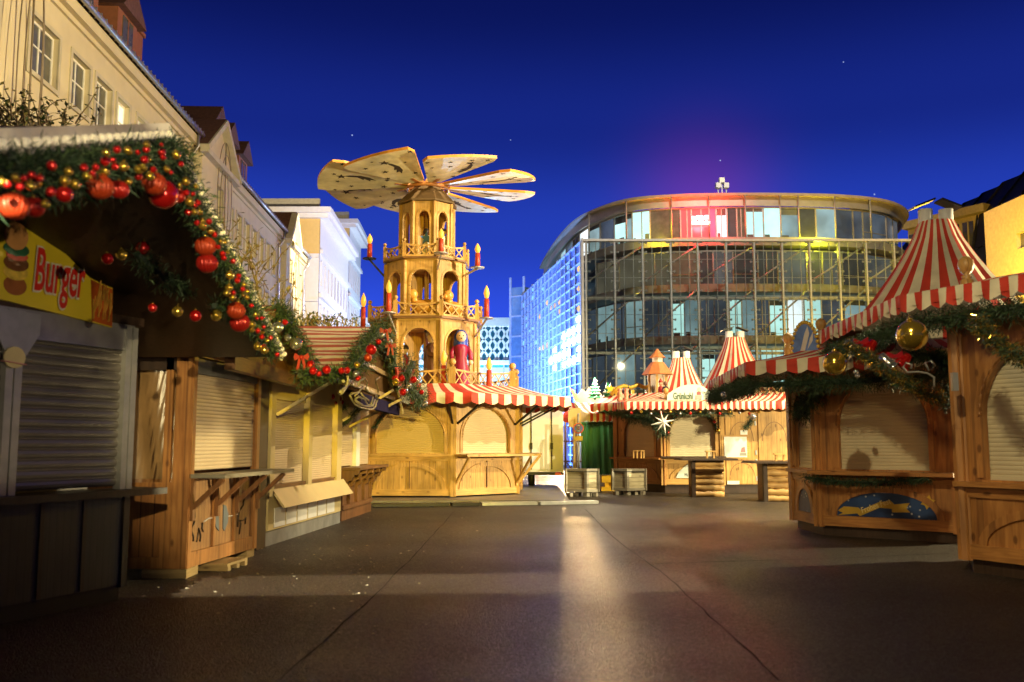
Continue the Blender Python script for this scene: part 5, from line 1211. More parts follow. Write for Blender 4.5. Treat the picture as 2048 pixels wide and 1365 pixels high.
for i, (u, v, r, m) in enumerate([(565, 763, 4, gold_m), (575, 772, 4, gold_m), (588, 777, 5, gold_m), (603, 782, 4, gold_m), (612, 787, 4, gold_m), (596, 771, 4, gold_m), (630, 780, 5, gold_m)]):
    p = at(u, v, 14.0 + (u - 548) / 45 - .1); bauble(p, r / FPX * p.y, m, 'tiny gold bauble on the garland above the beige shutters', 'gold baubles above the beige shutters')
for i, (u, v, r) in enumerate([(617, 780, 4), (640, 790, 5), (664, 794, 6), (678, 798, 6), (683, 805, 5), (647, 800, 4), (655, 784, 4), (672, 806, 4)]):
    p = at(u, v, 14.0 + (u - 548) / 45 - .1); bauble(p, r / FPX * p.y, red_m, 'tiny red bauble on the garland above the beige shutters', 'red baubles above the beige shutters')
for u, v, r, m, lab in ((742, 700, 11, red_m, 'large red bauble midway on the striped gable near verge'), (736, 716, 8, ribo_m, 'copper ribbed bauble midway on the striped gable near verge'), (757, 684, 6, red_m, 'small red bauble close to the striped gable peak'), (764, 672, 6, silver_m, 'small silver bauble close to the striped gable peak'), (779, 683, 6, silver_m, 'silver bauble just past the striped gable peak'), (714, 730, 6, gold_m, 'small gold bauble low on the striped gable near verge'), (716, 757, 6, red_m, 'red bauble at the lower end of the striped gable near verge'), (712, 748, 6, silver_m, 'silver bauble at the lower end of the striped gable near verge'), (790, 757, 6, red_m, 'red bauble low on the striped gable far verge')):
    p = GP(u, v, XC + .26); bauble(p, r / FPX * p.y, m, lab)
for u, v, r, m, lab in ((803, 757, 7, red_m, 'red bauble left of the fir swag by the pyramid awning'), (791, 765, 7, gold_m, 'gold bell shaped bauble left of the fir swag by the pyramid awning'), (827, 760, 7, red_m, 'red bauble in the upper fir swag by the pyramid awning'), (818, 772, 6, silver_m, 'silver bauble in the middle of the fir swag'), (806, 785, 7, red_m, 'red bauble in the lower fir swag by the pyramid awning'), (811, 783, 6, silver_m, 'silver bauble beside the lower red one in the fir swag'), (850, 808, 6, silver_m, 'silver bauble at the tip of the fir swag'), (843, 785, 5, red_m, 'red bauble near the tip of the fir swag')):
    p = GP(u, v, -1.78); bauble(p, r / FPX * p.y, m, lab)
bow(GP(771, 662, XC + .28), .2, 'red bow at the striped gable peak', redsat); bow(GP(781, 692, XC + .28), .2, 'red star shaped bow on the striped gable far verge', redsat)
b = MB(); pA_, pB_, pC_, pD_ = [GP(u, v, -2.2) for u, v in ((793, 735), (830, 735), (824, 775), (796, 772))]; 
for d in (0, -.03): b.quad(pA_ + Vector((d, 0, 0)), pB_ + Vector((d, 0, 0)), pC_ + Vector((d, 0, 0)), pD_ + Vector((d, 0, 0)))
tag(b.build('cloth_pennant', redc), 'red cloth pennant hanging behind the fir swag beside the pyramid', 'pennant')
# unlit rope-light rocking horse
rl = mat('milky rope light', (.30, .27, .20), .45)
hz = lambda x, y: GP(660 + x / 8.03, 730 + y / 8.03, XC + .35)
rh = thing('rope_light_horse', 'unlit white rope light rocking horse hung before the striped gable', 'light figure', tuple(hz(600, 400)))
for nm, pts, cl in (('horse_outline', [(445, 320), (480, 260), (555, 210), (590, 260), (600, 310), (570, 390), (620, 430), (690, 465), (740, 470), (770, 560), (750, 600), (720, 560), (735, 490)], 0), ('horse_outline', [(445, 320), (470, 335), (520, 330), (525, 365), (490, 400), (465, 440), (330, 470), (320, 500), (400, 640), (500, 690), (600, 710), (690, 715), (730, 670), (740, 600)], 0), ('horse_outline', [(465, 440), (400, 500), (405, 570), (450, 620), (540, 660), (630, 670), (690, 660)], 0), ('horse_outline', [(500, 460), (560, 530), (620, 570), (640, 640), (610, 650), (560, 560), (460, 510), (420, 540), (430, 590), (520, 640)], 0), ('horse_outline', [(690, 520), (660, 640), (690, 660), (720, 560)], 0), ('horse_outline', [(800, 200), (740, 240), (735, 290), (770, 380), (775, 440)], 0), ('loose_loop', [(280, 180), (285, 330), (200, 450), (165, 460), (160, 440), (225, 370), (240, 290), (210, 260)], 0)):
    b = MB(); b.tube([hz(*p) for p in pts], .013 if nm != 'loose_loop' else .018, 6); b.build(nm, rl if pts[0] != (800, 200) else wire_m, rh)
# bushes behind the stalls
def shrub(name, label, pts, n, h, mats, ln=.5):
    b = MB(); rng = random.Random(n)
    for k in range(n):
        p = Vector(rng.choice(pts)) + Vector((rng.gauss(0, .3), rng.gauss(0, .35), rng.uniform(-.2, .05))); d = Vector((rng.gauss(0, .45), rng.gauss(0, .45), 1)).normalized(); e = p
        path = [p]; L = h * rng.uniform(.4, 1.1)
        for j in range(4): d = (d + Vector((rng.gauss(0, .22), rng.gauss(0, .22), rng.gauss(0, .12)))).normalized(); e = e + d * L / 4; path.append(e)
        b.tube(path, [.012, .01, .008, .006, .003], 4, 0)
        for j in range(9):
            i = rng.randrange(1, 5); s = path[i]; f = Vector((rng.gauss(0, 1), rng.gauss(0, 1), rng.gauss(.2, .8))).normalized() * rng.uniform(.05, .12) * ln / .5; x = f.cross(Vector((0, 0, 1))).normalized() * .022
            b.quad(s, s + f * .5 + x, s + f, s + f * .5 - x, 1 + rng.randint(0, 1))
    b.tube([Vector(pts[0]) + Vector((0, 0, -1.6)), pts[0]], .05, 6, 0)
    return tag(b.build(name, mats), label, 'shrub')
tw = [mat('twig bark', (.26, .18, .08), .8), mat('dull leaf', (.26, .22, .05), .6, var=.4, vs=6), mat('green leaf', (.05, .09, .02), .6, var=.4, vs=6)]
ty = [mat('yellow twig', (.3, .22, .06), .7), mat('yellow leaf', (.36, .28, .06), .6, var=.4, vs=6), mat('olive leaf', (.2, .18, .04), .6)]
shrub('leafy_shrub', 'twiggy green brown shrub rising behind the burger stall roof at far left', [at(u, 258, 11.5) for u in (-15, 5, 20, 40, 60, 85, 112)], 95, .55, tw, .4)
shrub('leafy_shrub', 'yellow leaved bare shrub above the stalls before the middle terrace', [at(u, v, 15.2) for u, v in ((440, 500), (465, 530), (490, 560), (510, 600), (530, 640), (478, 545))], 90, .75, ty)
shrub('leafy_shrub', 'low green shrub tuft on the striped roof ridge', [at(u, 652, 18.5) for u in (600, 615, 630, 645, 660, 675)], 110, .32, [ty[0], tw[2], ty[2]], .4)
# ---------- right hand huts ----------
lining = mat('plank ceiling', (.16, .08, .03), .7, var=.2)
def poly_faces(P): return list(zip(P, P[1:]))
def lining_of(t, inner, outer, zi, zo, nm='awning_lining'):
    b = MB()
    for k in range(len(outer) - 1): b.quad((*inner[k], zi), (*inner[k + 1], zi), (*outer[k + 1], zo), (*outer[k], zo))
    b.build(nm, lining, t)
starsky = None
def night_print():
    m, N, L, b = nt('night sky print'); b.inputs['Roughness'].default_value = .35
    tc = N.new('ShaderNodeTexCoord'); n = N.new('ShaderNodeTexNoise'); n.inputs['Scale'].default_value = 2.2; L.new(tc.outputs['Object'], n.inputs['Vector'])
    cr = N.new('ShaderNodeValToRGB'); e = cr.color_ramp.elements; e[0].position = .35; e[0].color = (.012, .02, .075, 1); e[1].position = .7; e[1].color = (.03, .07, .2, 1); L.new(n.outputs['Fac'], cr.inputs[0])
    v = N.new('ShaderNodeTexVoronoi'); v.inputs['Scale'].default_value = 11; L.new(tc.outputs['Object'], v.inputs['Vector'])
    k = N.new('ShaderNodeMapRange'); k.inputs[1].default_value = .1; k.inputs[2].default_value = .2; k.inputs[3].default_value = 1; k.inputs[4].default_value = 0; L.new(v.outputs['Distance'], k.inputs[0])
    mx = N.new('ShaderNodeMix'); mx.data_type = 'RGBA'; L.new(k.outputs[0], mx.inputs[0]); L.new(cr.outputs[0], mx.inputs[6]); mx.inputs[7].default_value = (.45, .48, .55, 1); L.new(mx.outputs[2], b.inputs['Base Color']); return m
nightp = night_print()
V2 = lambda p: Vector((p[0], p[1]))
# --- R2: hut with the Frohes Fest print ---
A2, B2, C2 = atz(1588, 1057), atz(1640, 1071), atz(1920, 1089)
A2, B2, C2 = (A2.x, A2.y), (B2.x, B2.y), (C2.x, C2.y)
r2 = thing('market_hut', 'octagonal pine hut with starry night print below its counter, a striped canvas peak above', 'stall', (7.0, 15.4, 0))
P2 = [A2, B2, C2, (8.5, 14.0), (9.4, 15.6), (8.8, 17.3), (7.0, 18.0), (5.5, 17.5), A2]
ZB, ZC, ZT = .16, 1.0, 2.62
hut_face(r2, A2, B2, ZB, ZC, ZT, redpZ, redpX, creamsh, .16, 1.7, 2.38, .1)
M2f, w2f = hut_face(r2, B2, C2, ZB, ZC, ZT, redpZ, redpX, creamsh, .36, 1.72, 2.42, .34, lower=True, beads=True)
for a, b_ in poly_faces(P2[2:]):
    M, w = face(a, b_); b = MB(M); b.box(0, 0, ZB, w, .08, ZT); b.build('side_wall', redpZ, r2)
for nm, (Mx, wx_) in (('print_panel', (M2f, w2f)), ('print_panel', face(A2, B2))):
    b = MB(Mx); cx = wx_ / 2; pts = [(cx + (wx_ / 2 - .29) * math.cos(math.pi * k / 20), ZB + .165 + .43 * math.sin(math.pi * k / 20)) for k in range(21)]; b.prism(pts, -.012, -.002); o = b.build(nm, nightp, r2)
    if Mx is M2f:
        g = MB(Mx); c = [(cx - .72, .40), (cx - .62, .47), (cx - .40, .46), (cx - .36, .42), (cx - .1, .55), (cx + .08, .585), (cx + .14, .53), (cx + .36, .56), (cx + .31, .48), (cx + .36, .42), (cx + .1, .41), (cx + .1, .46), (cx - .08, .47), (cx - .38, .33), (cx - .42, .37), (cx - .72, .33), (cx - .64, .37)]
        g.prism(c, -.02, -.013); g.build('gold_banner', gold_paint, r2)
        g = MB(Mx); g.prism(star(cx + .62, .58, .11, .3, 6, .6), -.02, -.013); g.build('gold_star', gold_paint, r2)
        g = MB(Mx); g.box(cx - .06, -.02, .695, cx + .14, -.013, .725); g.build('label_plate', mat('pinkish plate', (.6, .42, .32), .5), r2)
        text('lettering', 'Frohes Fest', .125, M2f @ Matrix.Translation((cx - .345, -.022, .375)) @ Matrix.Rotation(rad(-21), 4, 'Y'), mat('pale gold lettering', (.8, .66, .3), .4, var=0), r2, .001, .1, 0, .80)
b = MB(); b.slab(P2[:-1], 0, ZB - .01); b.v = [Vector((7 + (v.x - 7) * .97, 15.6 + (v.y - 15.6) * .97, v.z)) for v in b.v]; b.build('base', darkwood, r2)
in2 = [(5.3, 17.6), (5.2, 16.2), (5.25, 15.2), (6.6, 14.15), (8.4, 14.3), (9.1, 15.6), (8.6, 17)]
ob2 = atz(1492, 750, 2.5); d2 = Vector((.75, -.66)).normalized(); oc2 = V2(ob2) + d2 * 3.35; ol2 = atz(1416, 783, 2.5)
out2 = [(4.6, 20.0), (ol2.x, ol2.y), (ob2.x, ob2.y), (oc2.x, oc2.y), (9.3, 12.3), (11, 15.4), (10, 18.5)]
awning(r2, in2, out2, 3.12, 2.70, [8, 26, 20, 14, 14, 14], .22, [redc, cream]); lining_of(r2, in2, out2, 2.66, 2.6)
tarp_cone(r2, (7.18, 15.35), 2.95, 5.16, 1.78, .28, 22)
finial(r2, (4.98, 14.8, 3.1), .8); finial(r2, (4.83, 16.1, 3.02), .8)
garland('fir_garland', [Vector((V2(p).x, V2(p).y, z)) for p, z in ((V2(out2[1]) * .985 + Vector((.06, 0)), 2.36), (V2(out2[2]) + Vector((.1, .05)), 2.34), (V2(out2[2]).lerp(V2(out2[3]), .5) + Vector((.06, .08)), 2.33), (V2(out2[3]) + Vector((.05, .1)), 2.36))], .15, 9500, 'dense fir garland under the striped awning edge of the Frohes Fest hut', .15)
garland('fir_garland', [(4.9, 14.6, 2.3), (4.7, 14.8, 2.05), (4.75, 15.3, 1.95)], .2, 1500, 'hanging fir clump at the left corner of the Frohes Fest hut', .16)
garland('fir_garland', [tuple(M2f @ Vector((x, -.28, ZC - .1 - .05 * math.sin(x * 2.2)))) for x in (-.1, .5, 1.1, 1.6, w2f - .3)], .07, 1600, 'thin dark fir strand beneath the Frohes Fest counter', .1)
# painted angel gable on the roof
an = thing('painted_sign', 'arched blue angel painting with gold rope edge on the Frohes Fest hut roof', 'sign', (4.72, 14.85, 2.86))
Man, wan = face((at(1584, 690, 15.0).x, 15.0), (at(1637, 690, 14.7).x, 14.7)); zb_, zt_ = zz(706, 14.9), zz(646, 14.9)
b = MB(Man); pts = [(0, zb_ - .15), (wan, zb_ - .15)] + [(wan / 2 + wan / 2 * math.cos(math.pi * k / 14), zb_ + (zt_ - zb_) * math.sin(math.pi * k / 14)) for k in range(15)]; b.prism(pts, -.01, .03); b.build('board', mat('blue painted board', (.12, .2, .48), .5, var=.35, vs=7), an)
b = MB(Man); b.prism([(wan * .28, zb_ - .05), (wan * .45, zb_ - .05), (wan * .68, zb_ + .3), (wan * .62, zb_ + .42), (wan * .5, zb_ + .3)], -.016, -.011); b.prism([(wan * .6, zb_ + .05), (wan * .8, zb_ + .18), (wan * .82, zb_ + .32), (wan * .7, zb_ + .22)], -.016, -.011); b.build('painted_wing', mat('pale paint', (.6, .54, .5), .5), an)
b = MB(Man)
for k in range(19): a = math.pi * k / 18; b.ball((wan / 2 + wan / 2 * math.cos(a), -.0, zb_ + (zt_ - zb_) * math.sin(a)), .034, 8, 6)
b.build('rope_edge', gold_paint, an)
# --- R1: nearest hut at the right ---
B1 = atz(1935, 1145); B1 = (B1.x, B1.y); A1 = (5.62, 11.75); d1 = Vector((.45, -.89)).normalized(); C1 = tuple(V2(B1) + d1 * 2.5)
r1 = thing('market_hut', 'nearest pine hut at the right edge with gold balls under its striped awning', 'stall', (7.2, 9.6, 0))
ZT1 = 2.95
hut_face(r1, A1, B1, ZB, ZC, ZT1, redpZ, redpX, creamsh, .3, 1.8, 2.5, .0, lower=False)
hut_face(r1, B1, C1, ZB, ZC, ZT1, redpZ, redpX, creamsh, .3, 1.75, 2.62, .12, beads=True)
P1 = [C1, (8.6, 8.2), (9.2, 10), (8.2, 11.6), A1]
for a, b_ in poly_faces(P1):
    M, w = face(a, b_); b = MB(M); b.box(0, 0, ZB, w, .08, ZT1); b.build('side_wall', redpZ, r1)
b = MB(); b.slab([A1, B1] + P1[:-1], 0, ZB - .01); b.v = [Vector((7.2 + (v.x - 7.2) * .97, 10 + (v.y - 10) * .97, v.z)) for v in b.v]; b.build('base', darkwood, r1)
ob1 = atz(1800, 628, 2.95); ol1 = atz(1640, 690, 2.95); oc1 = V2(ob1) + d1 * 3.4
out1 = [(5.6, 15.0), (ol1.x, ol1.y), (ob1.x, ob1.y), tuple(oc1), (9.5, 5.6), (11, 9)]
in1 = [(6.2, 12.6), (5.9, 12.0), (5.55, 10.7), (6.6, 8.6), (8.6, 8.4), (9, 10)]
awning(r1, in1, out1, 3.36, 3.17, [4, 26, 32, 20, 14], .22, [redc, cream]); lining_of(r1, in1, out1, 3.1, 3.02)
finial(r1, (5.28, 10.6, 3.24), .85)
garland('fir_garland', [Vector((p.x, p.y, z)) for p, z in ((V2(out1[1]) + Vector((.1, 0)), 2.78), (V2(out1[1]).lerp(V2(out1[2]), .5) + Vector((.1, 0)), 2.78), (V2(out1[2]) + Vector((.12, .02)), 2.83), (V2(out1[2]).lerp(V2(out1[3]), .5) + Vector((.1, .06)), 2.85), (V2(out1[3]) + Vector((.1, .06)), 2.85))], .14, 10500, 'dense fir garland under the nearest striped awning at right', .13)
tg = [at(u, v, Y) for u, v, Y in ((1690, 690, 10.8), (1735, 715, 10.6), (1780, 745, 10.4), (1820, 772, 10.3), (1850, 788, 10.2), (1882, 800, 10.2))]
garland('tinsel_garland', tg, .09, 2200, 'sagging green and gold tinsel garland left of the nearest hut corner post', .09, tinsel=.4, cat='garland')
garland('tinsel_garland', [at(u, v, Y) for u, v, Y in ((1950, 640, 9.3), (1975, 668, 9.0), (2005, 695, 8.8), (2035, 712, 8.6), (2075, 735, 8.3))], .09, 1800, 'green and gold tinsel garland at the right frame edge', .09, tinsel=.4)
garland('fir_garland', [at(u, v, Y) for u, v, Y in ((1812, 706, 11.3), (1850, 712, 11.2), (1890, 716, 11.1), (1896, 740, 11.2))], .1, 1300, 'dark fir tuft beneath the awning beside the nearest hut corner post', .15)
garland('fir_garland', [at(1893, v, 12.6) for v in (770, 785, 800, 812)], .1, 600, 'short hanging fir tail at the right end of the Frohes Fest hut', .12)
for u, v, r, Y, lab in ((1824, 671, 31, 9.3, 'big shiny gold ball under the nearest awning, the higher of two'), (1670, 727, 24, 12.0, 'big shiny gold ball before the Frohes Fest awning, the lower of two')):
    p = at(u, v, Y); bauble(p, r / FPX * p.y, gold_m, lab)
for u, v, r, Y, lab in ((1712, 745, 5, 12.4, 'tiny silver ball under the Frohes Fest awning, upper'), (1715, 752, 5, 12.4, 'tiny silver ball under the Frohes Fest awning, lower'), (1448, 790, 6, 14.6, 'silver ball at the left tip of the Frohes Fest awning')):
    p = at(u, v, Y); bauble(p, r / FPX * p.y, silver_m, lab)
def bell_pair(p, s, label):
    t = thing('bell_pair', label, 'bells', tuple(p))
    for sg_ in (-1, 1):
        b = MB(Matrix.Rotation(sg_ * .7, 4, 'Y')); b.lathe([(.02, .28), (.1, .25), (.13, .1), (.2, -.06), (.26, -.1), (.02, -.1)], (0, 0, 0), 16); b.v = [v * s + Vector((sg_ * .16 * s, 0, 0)) for v in b.v]; link('bell', b.mesh('bell', red_m if sg_ > 0 else silver_m), t, local=True)
    b = MB(); b.prism([(-.17 * s, .27 * s), (0, .2 * s), (.17 * s, .3 * s), (.19 * s, .14 * s), (0, .13 * s), (-.19 * s, .12 * s)], -.03 * s, .03 * s); link('bow', b.mesh('bow', redsat), t, local=True)
bell_pair(at(1722, 700, 10.9), .5, 'red and silver bells with bow hung highest between the gold balls'); bell_pair(at(1790, 728, 10.5), .5, 'red and silver bells with bow below the higher gold ball')
def hook(pts, label):
    b = MB(); b.tube(pts, .012, 6); tag(b.build('scroll_hook', steel), label, 'hook')
hook([at(u, v, 10.25) for u, v in ((1868, 775), (1868, 755), (1855, 747), (1835, 744), (1815, 745), (1806, 735), (1812, 726), (1824, 730), (1822, 738))], 'curled silver scroll hook on the nearest hut corner post')
hook([at(u, v, 10.35) for u, v in ((1858, 742), (1850, 726), (1862, 722), (1870, 732), (1862, 740))], 'small silver scroll loop above the corner post hook')
b = MB(); p = at(1909, 764, 10.2); b.box(p.x - .03, p.y - .03, p.z - .1, p.x + .03, p.y + .03, p.z + .1); tag(b.build('junction_box', steel), 'small grey cable box on the nearest hut corner post', 'box')
# --- Gruenkohl hut far centre right ---
gk = thing('market_hut', 'bright pine hut with a white rounded roof sign and plank doors far centre right', 'stall', (6, 29, 0))
GA, GBp, GC, GD = (3.2, 28.6), (4.44, 27.35), (6.16, 27.3), (8.4, 27.3)
gb_, gc_, gt_ = .24, 1.0, 2.62
hut_face(gk, GA, GBp, gb_, gc_, gt_, redpZ, redpX, beigesh, .32, 1.6, 2.34, .28)
MG, wG = hut_face(gk, GBp, GC, gb_, gc_, gt_, pineZ, pineX, creamsh, .2, 1.65, 2.36, .1, lower=True)
MR, wR = face(GC, GD)
b = MB(MR); b.box(.0, .0, gb_, wR, .08, gt_); b.build('plank_wall', pineZ, gk)
for a, e in ((.1, 1.03), (1.07, 2.0)):
    b = MB(MR); b.box(a, -.03, gb_ + .02, e, -.002, 2.35); dd = b.build('door', pineZ, gk)
    b = MB(MR); b.ring((a + e) / 2, 1.5, (e - a) / 2 - .12, .55, .015, -.036, -.031, 0, 180); b.ring((a + e) / 2, .5, (e - a) / 2 - .12, .36, .015, -.036, -.031, 0, 180); b.box(a + .02, -.036, .93, e - .02, -.031, .945); b.build('door_moulding', brownX, dd)
    for z in (.35, .85, 1.1, 1.95): b = MB(MR); b.box(e - .07, -.05, z, e - .02, -.031, z + .13); b.build('hinge', steel, dd)
b = MB(); b.slab([GA, GBp, GC, GD, (8.4, 30), (6, 31.5), (3.6, 30.5)], 0, gb_ - .01); b.v = [Vector((6 + (v.x - 6) * .97, 29 + (v.y - 29) * .97, v.z)) for v in b.v]; b.build('base', darkwood, gk)
for a, b_ in ((GD, (8.4, 30)), ((8.4, 30), (6, 31.5)), ((6, 31.5), (3.6, 30.5)), ((3.6, 30.5), GA)):
    M, w = face(a, b_); b = MB(M); b.box(0, 0, gb_, w, .08, gt_); b.build('side_wall', pineZ, gk)
inG = [(2.9, 29.3), (3.5, 28.6), (4.5, 27.6), (6.3, 27.55), (8.2, 27.5), (8.6, 28.5)]
outG = [(2.4, 28.4), (2.95, 27.5), (3.2, 26.5), (5.5, 26.35), (7.55, 26.25), (8.6, 26.9)]
awning(gk, inG, outG, 2.95, 2.62, [6, 9, 26, 24, 9], .24, [redc, cream]); lining_of(gk, inG, outG, 2.72, 2.56)
tarp_cone(gk, (5.44, 29.6), 2.6, 4.15, 1.05, .27, 19)
garland('fir_garland', [(2.9, 27.6, 2.3), (3.3, 26.7, 2.3), (4.4, 26.6, 2.28), (5.5, 26.5, 2.3), (6.3, 26.5, 2.28)], .1, 2200, 'fir garland with red and gold baubles under the bright pine hut awning', .14)
garland('fir_garland', [(3.3, 27.6, 2.25), (3.9, 27.2, 2.15), (4.3, 26.9, 1.9), (4.4, 27.0, 1.65)], .2, 2000, 'bushy dark fir swag over the brown arch of the bright pine hut', .18)
garland('fir_garland', [tuple(MG @ Vector((wG / 2 + (wG / 2 - .12) * math.cos(rad(a)), -.06, 1.65 + .78 * math.sin(rad(a))))) for a in (180, 155, 130, 105, 80, 55, 30, 8)], .08, 1500, 'fir garland arched over the cream shutter of the bright pine hut', .12)
for i, a in enumerate((172, 150, 128, 104, 80, 56, 32, 12)):
    p = MG @ Vector((wG / 2 + (wG / 2 - .12) * math.cos(rad(a)), -.14, 1.65 + .78 * math.sin(rad(a)))); bauble(p, .05, red_m if i % 2 == 0 else gold_m, 'tiny red bauble on the arched garland of the bright pine hut' if i % 2 == 0 else 'tiny gold bauble on the arched garland of the bright pine hut', 'red baubles on the arched garland' if i % 2 == 0 else 'gold baubles on the arched garland')
for i in range(14):
    x = 3.4 + i * .28; bauble((x, 26.42, 2.3 + .03 * math.sin(i * 2)), .045, (red_m, gold_m, silver_m)[i % 3], 'tiny %s bauble hanging from the bright pine hut awning' % ('red', 'gold', 'silver')[i % 3], '%s baubles along the bright pine hut awning' % ('red', 'gold', 'silver')[i % 3])
garland('fir_garland', [at(u, v, 26.4) for u, v in ((1506, 828), (1502, 842), (1494, 852), (1488, 858))], .1, 600, 'small fir spray with silver ball before the plank doors', .14)
bauble(at(1506, 834, 26.2), .1, silver_m, 'silver ball on the fir spray before the plank doors')
# shelves and the roof sign
b = MB(MG); b.box(-.1, -.32, gc_ + .02, wG + .05, -.1, gc_ + .06); b.build('serving_board', darkwood, gk)
rs = thing('roof_sign', 'white rounded Grünkohl sign standing on the bright pine hut awning', 'sign', (5.2, 26.9, 2.7))
MS, wS = face((at(1330, 790, 26.75).x, 26.75), (at(1445, 790, 26.75).x, 26.75)); s0 = (at(1330, 790, 26.75).x, 26.75)
qs = lambda x, y: onp(1320 + x / 17.07, 750 + y / 17.07, s0, (1, 0))
b = MB(MS); b.prism([qs(*k) for k in ((240, 1010), (1860, 1010), (1860, 760), (1800, 640), (1650, 520), (1480, 400), (1250, 330), (950, 335), (700, 390), (430, 540), (245, 690))], 0, .05); b.build('board', mat('white sign board', (.62, .66, .58), .5, var=.05), rs)
a = qs(450, 835); e = qs(1140, 835)
text('lettering', 'Grünkohl', .27, MS @ Matrix.Translation((a[0], -.008, a[1])), mat('dark green lettering', (.05, .11, .07), .5, var=0), rs, .003, 0, .006, (e[0] - a[0]) / 1.06)
b = MB(MS); b.prism([qs(*k) for k in ((1200, 700), (1435, 700), (1405, 880), (1215, 880))], -.012, -.001); b.build('painted_pot', mat('grey pot print', (.3, .29, .26), .5), rs)
b = MB(MS); b.prism([qs(*k) for k in ((1250, 690), (1400, 690), (1390, 590), (1330, 560), (1260, 590))], -.012, -.001); b.build('painted_apron', mat('wine print', (.28, .08, .08), .5), rs)
b = MB(MS); b.prism([qs(1345 + 62 * math.cos(k * .5236), 500 + 75 * math.sin(k * .5236)) for k in range(12)], -.012, -.001); b.build('painted_head', fig['skin'], rs)
# printed panel below the arch and poster on the door
b = MB(MG); cx = wG / 2; b.prism([(.35, gb_ + .19), (1.12, gb_ + .19), (1.12, gb_ + .64), (.8, gb_ + .64), (.58, gb_ + .5), (.42, gb_ + .34)], -.045, -.034); pn = b.build('printed_panel', mat('white print panel', (.55, .58, .52), .5), gk)
text('lettering', 'Mutters', .14, MG @ Matrix.Translation((.6, -.05, gb_ + .23)), black, gk, .001, 0, 0, .75); text('lettering', 'nach', .08, MG @ Matrix.Translation((.72, -.05, gb_ + .36)), black, gk, .001)
pq = lambda u, v: onp(u, v, GC, (1, 0))
b = MB(MR); a, e = pq(1443, 918), pq(1496, 870); b.box(a[0], -.06, a[1], e[0], -.04, e[1], 0); a, e = pq(1448, 915), pq(1492, 874); b.box(a[0], -.075, a[1], e[0], -.061, e[1], 1); o = b.build('poster_board', [pineX, white]); tag(o, 'white poster in a pine frame on the plank doors', 'poster')
b = MB(MR); b.prism([pq(*k) for k in ((1478, 912), (1492, 912), (1491, 906), (1479, 906))], -.08, -.076); b.build('printed_pot', bpy.data.materials['grey pot print'], o)
b = MB(MR); b.prism([pq(*k) for k in ((1480, 905), (1490, 905), (1488, 894), (1482, 896))], -.08, -.076); b.build('printed_cook', mat('rose print', (.55, .2, .2), .5), o)
b = MB(MR); a, e = pq(1480, 871), pq(1494, 861); b.box(a[0], -.045, a[1], e[0], -.033, e[1], 0); tag(b.build('warning_plate', white), 'small white warning plate above the poster', 'plate')
b = MB(MR); a, e = pq(1454, 969), pq(1478, 962); b.box(a[0], -.05, a[1], e[0], -.033, e[1]); tag(b.build('vent_plate', white), 'blank white plate low on the plank door', 'plate')
# second peak behind
bh = thing('market_hut', 'hut behind the bright pine one, only its taller striped canvas peak showing', 'stall', (8.0, 32.5, 0))
b = MB(); b.slab([(6.3, 32), (9.7, 32), (9.7, 35), (6.3, 35)], 0, 2.6); b.build('body', pineZ, bh)
tarp_cone(bh, (8.0, 33), 2.58, 5.2, 1.75, .33, 22)
# lattice rail on that roof
b = MB(); 
for k in range(9): x = 6.2 + k * .2; b.bar((x, 27.2, 2.9), (x + .2, 27.2, 3.15), .025, .03); b.bar((x + .2, 27.21, 2.9), (x, 27.21, 3.15), .025, .03)
b.bar((6.2, 27.2, 3.16), (8.0, 27.2, 3.16), .04, .04); b.build('roof_lattice', pineX, gk)
# log counters
def log_bar(u0, u1, vg, vt, label, m):
    pA_, pB_ = atz(u0, vg), atz(u1, vg); M, w = face((pA_.x, pA_.y), (pB_.x, pB_.y)); H = onp(u0, vt, (pA_.x, pA_.y), (1, 0))[1]
    t = thing('log_counter', label, 'counter', ((pA_.x + pB_.x) / 2, pA_.y + .4, 0)); n = 6; rng = random.Random(u0)
    b = MB(M); z = 0
    for k in range(n):
        h = H / n; pts = []
        path = [Vector((x, .1, z + h / 2 + rng.uniform(-.012, .012))) for x in [w * i / 8 for i in range(9)]]
        b.tube(path, [h * .5 * rng.uniform(.9, 1.16) for _ in path], 10, 0); z += h
    b.build('log_front', m, t)
    b = MB(M); b.box(.04, .1, 0, w - .04, .8, H - .02); b.build('core', brownX, t)
    b = MB(M); b.box(-.02, -.02, 0, .08, .12, H); b.build('edge_post', darkwood, t)
    b = MB(M); b.prism([(-.35, H), (w + .32, H), (w + .3, H + .05), (-.3, H + .05)], -.28, .9); b.build('counter_top', darkwood, t)
    return M, w, H
logm = wood('peeled log', (.58, .36, .12), (.34, .17, .05), 'X', rough=.6)
M, w, H = log_bar(1386, 1450, 995, 921, 'peeled log counter with dark slab top before the cream shutter', logm)
log_bar(1530, 1590, 1004, 927, 'peeled log counter at the right partly behind the Frohes Fest hut', logm)
def trestle(u, v, Y, wd, label):
    p = at(u, v, Y); b = MB(); b.box(p.x - wd / 2, p.y - .06, p.z + .2, p.x + wd / 2, p.y + .06, p.z + .23)
    for s in (-1, 1): b.box(p.x + s * wd * .33 - .02, p.y - .03, p.z, p.x + s * wd * .33 + .02, p.y + .03, p.z + .199)
    tag(b.build('napkin_stand', pineX), label, 'stand')
trestle(1421, 919, 25.2, .28, 'small wooden stand on the log counter before the cream shutter'); trestle(1560, 926, 23.4, .3, 'small wooden stand on the right hand log counter'); trestle(1270, 917, 27.4, .12, 'left tiny T shaped stand on the brown counter'); trestle(1277, 917, 27.35, .12, 'middle tiny T shaped stand on the brown counter'); trestle(1285, 917, 27.3, .12, 'right tiny T shaped stand on the brown counter')
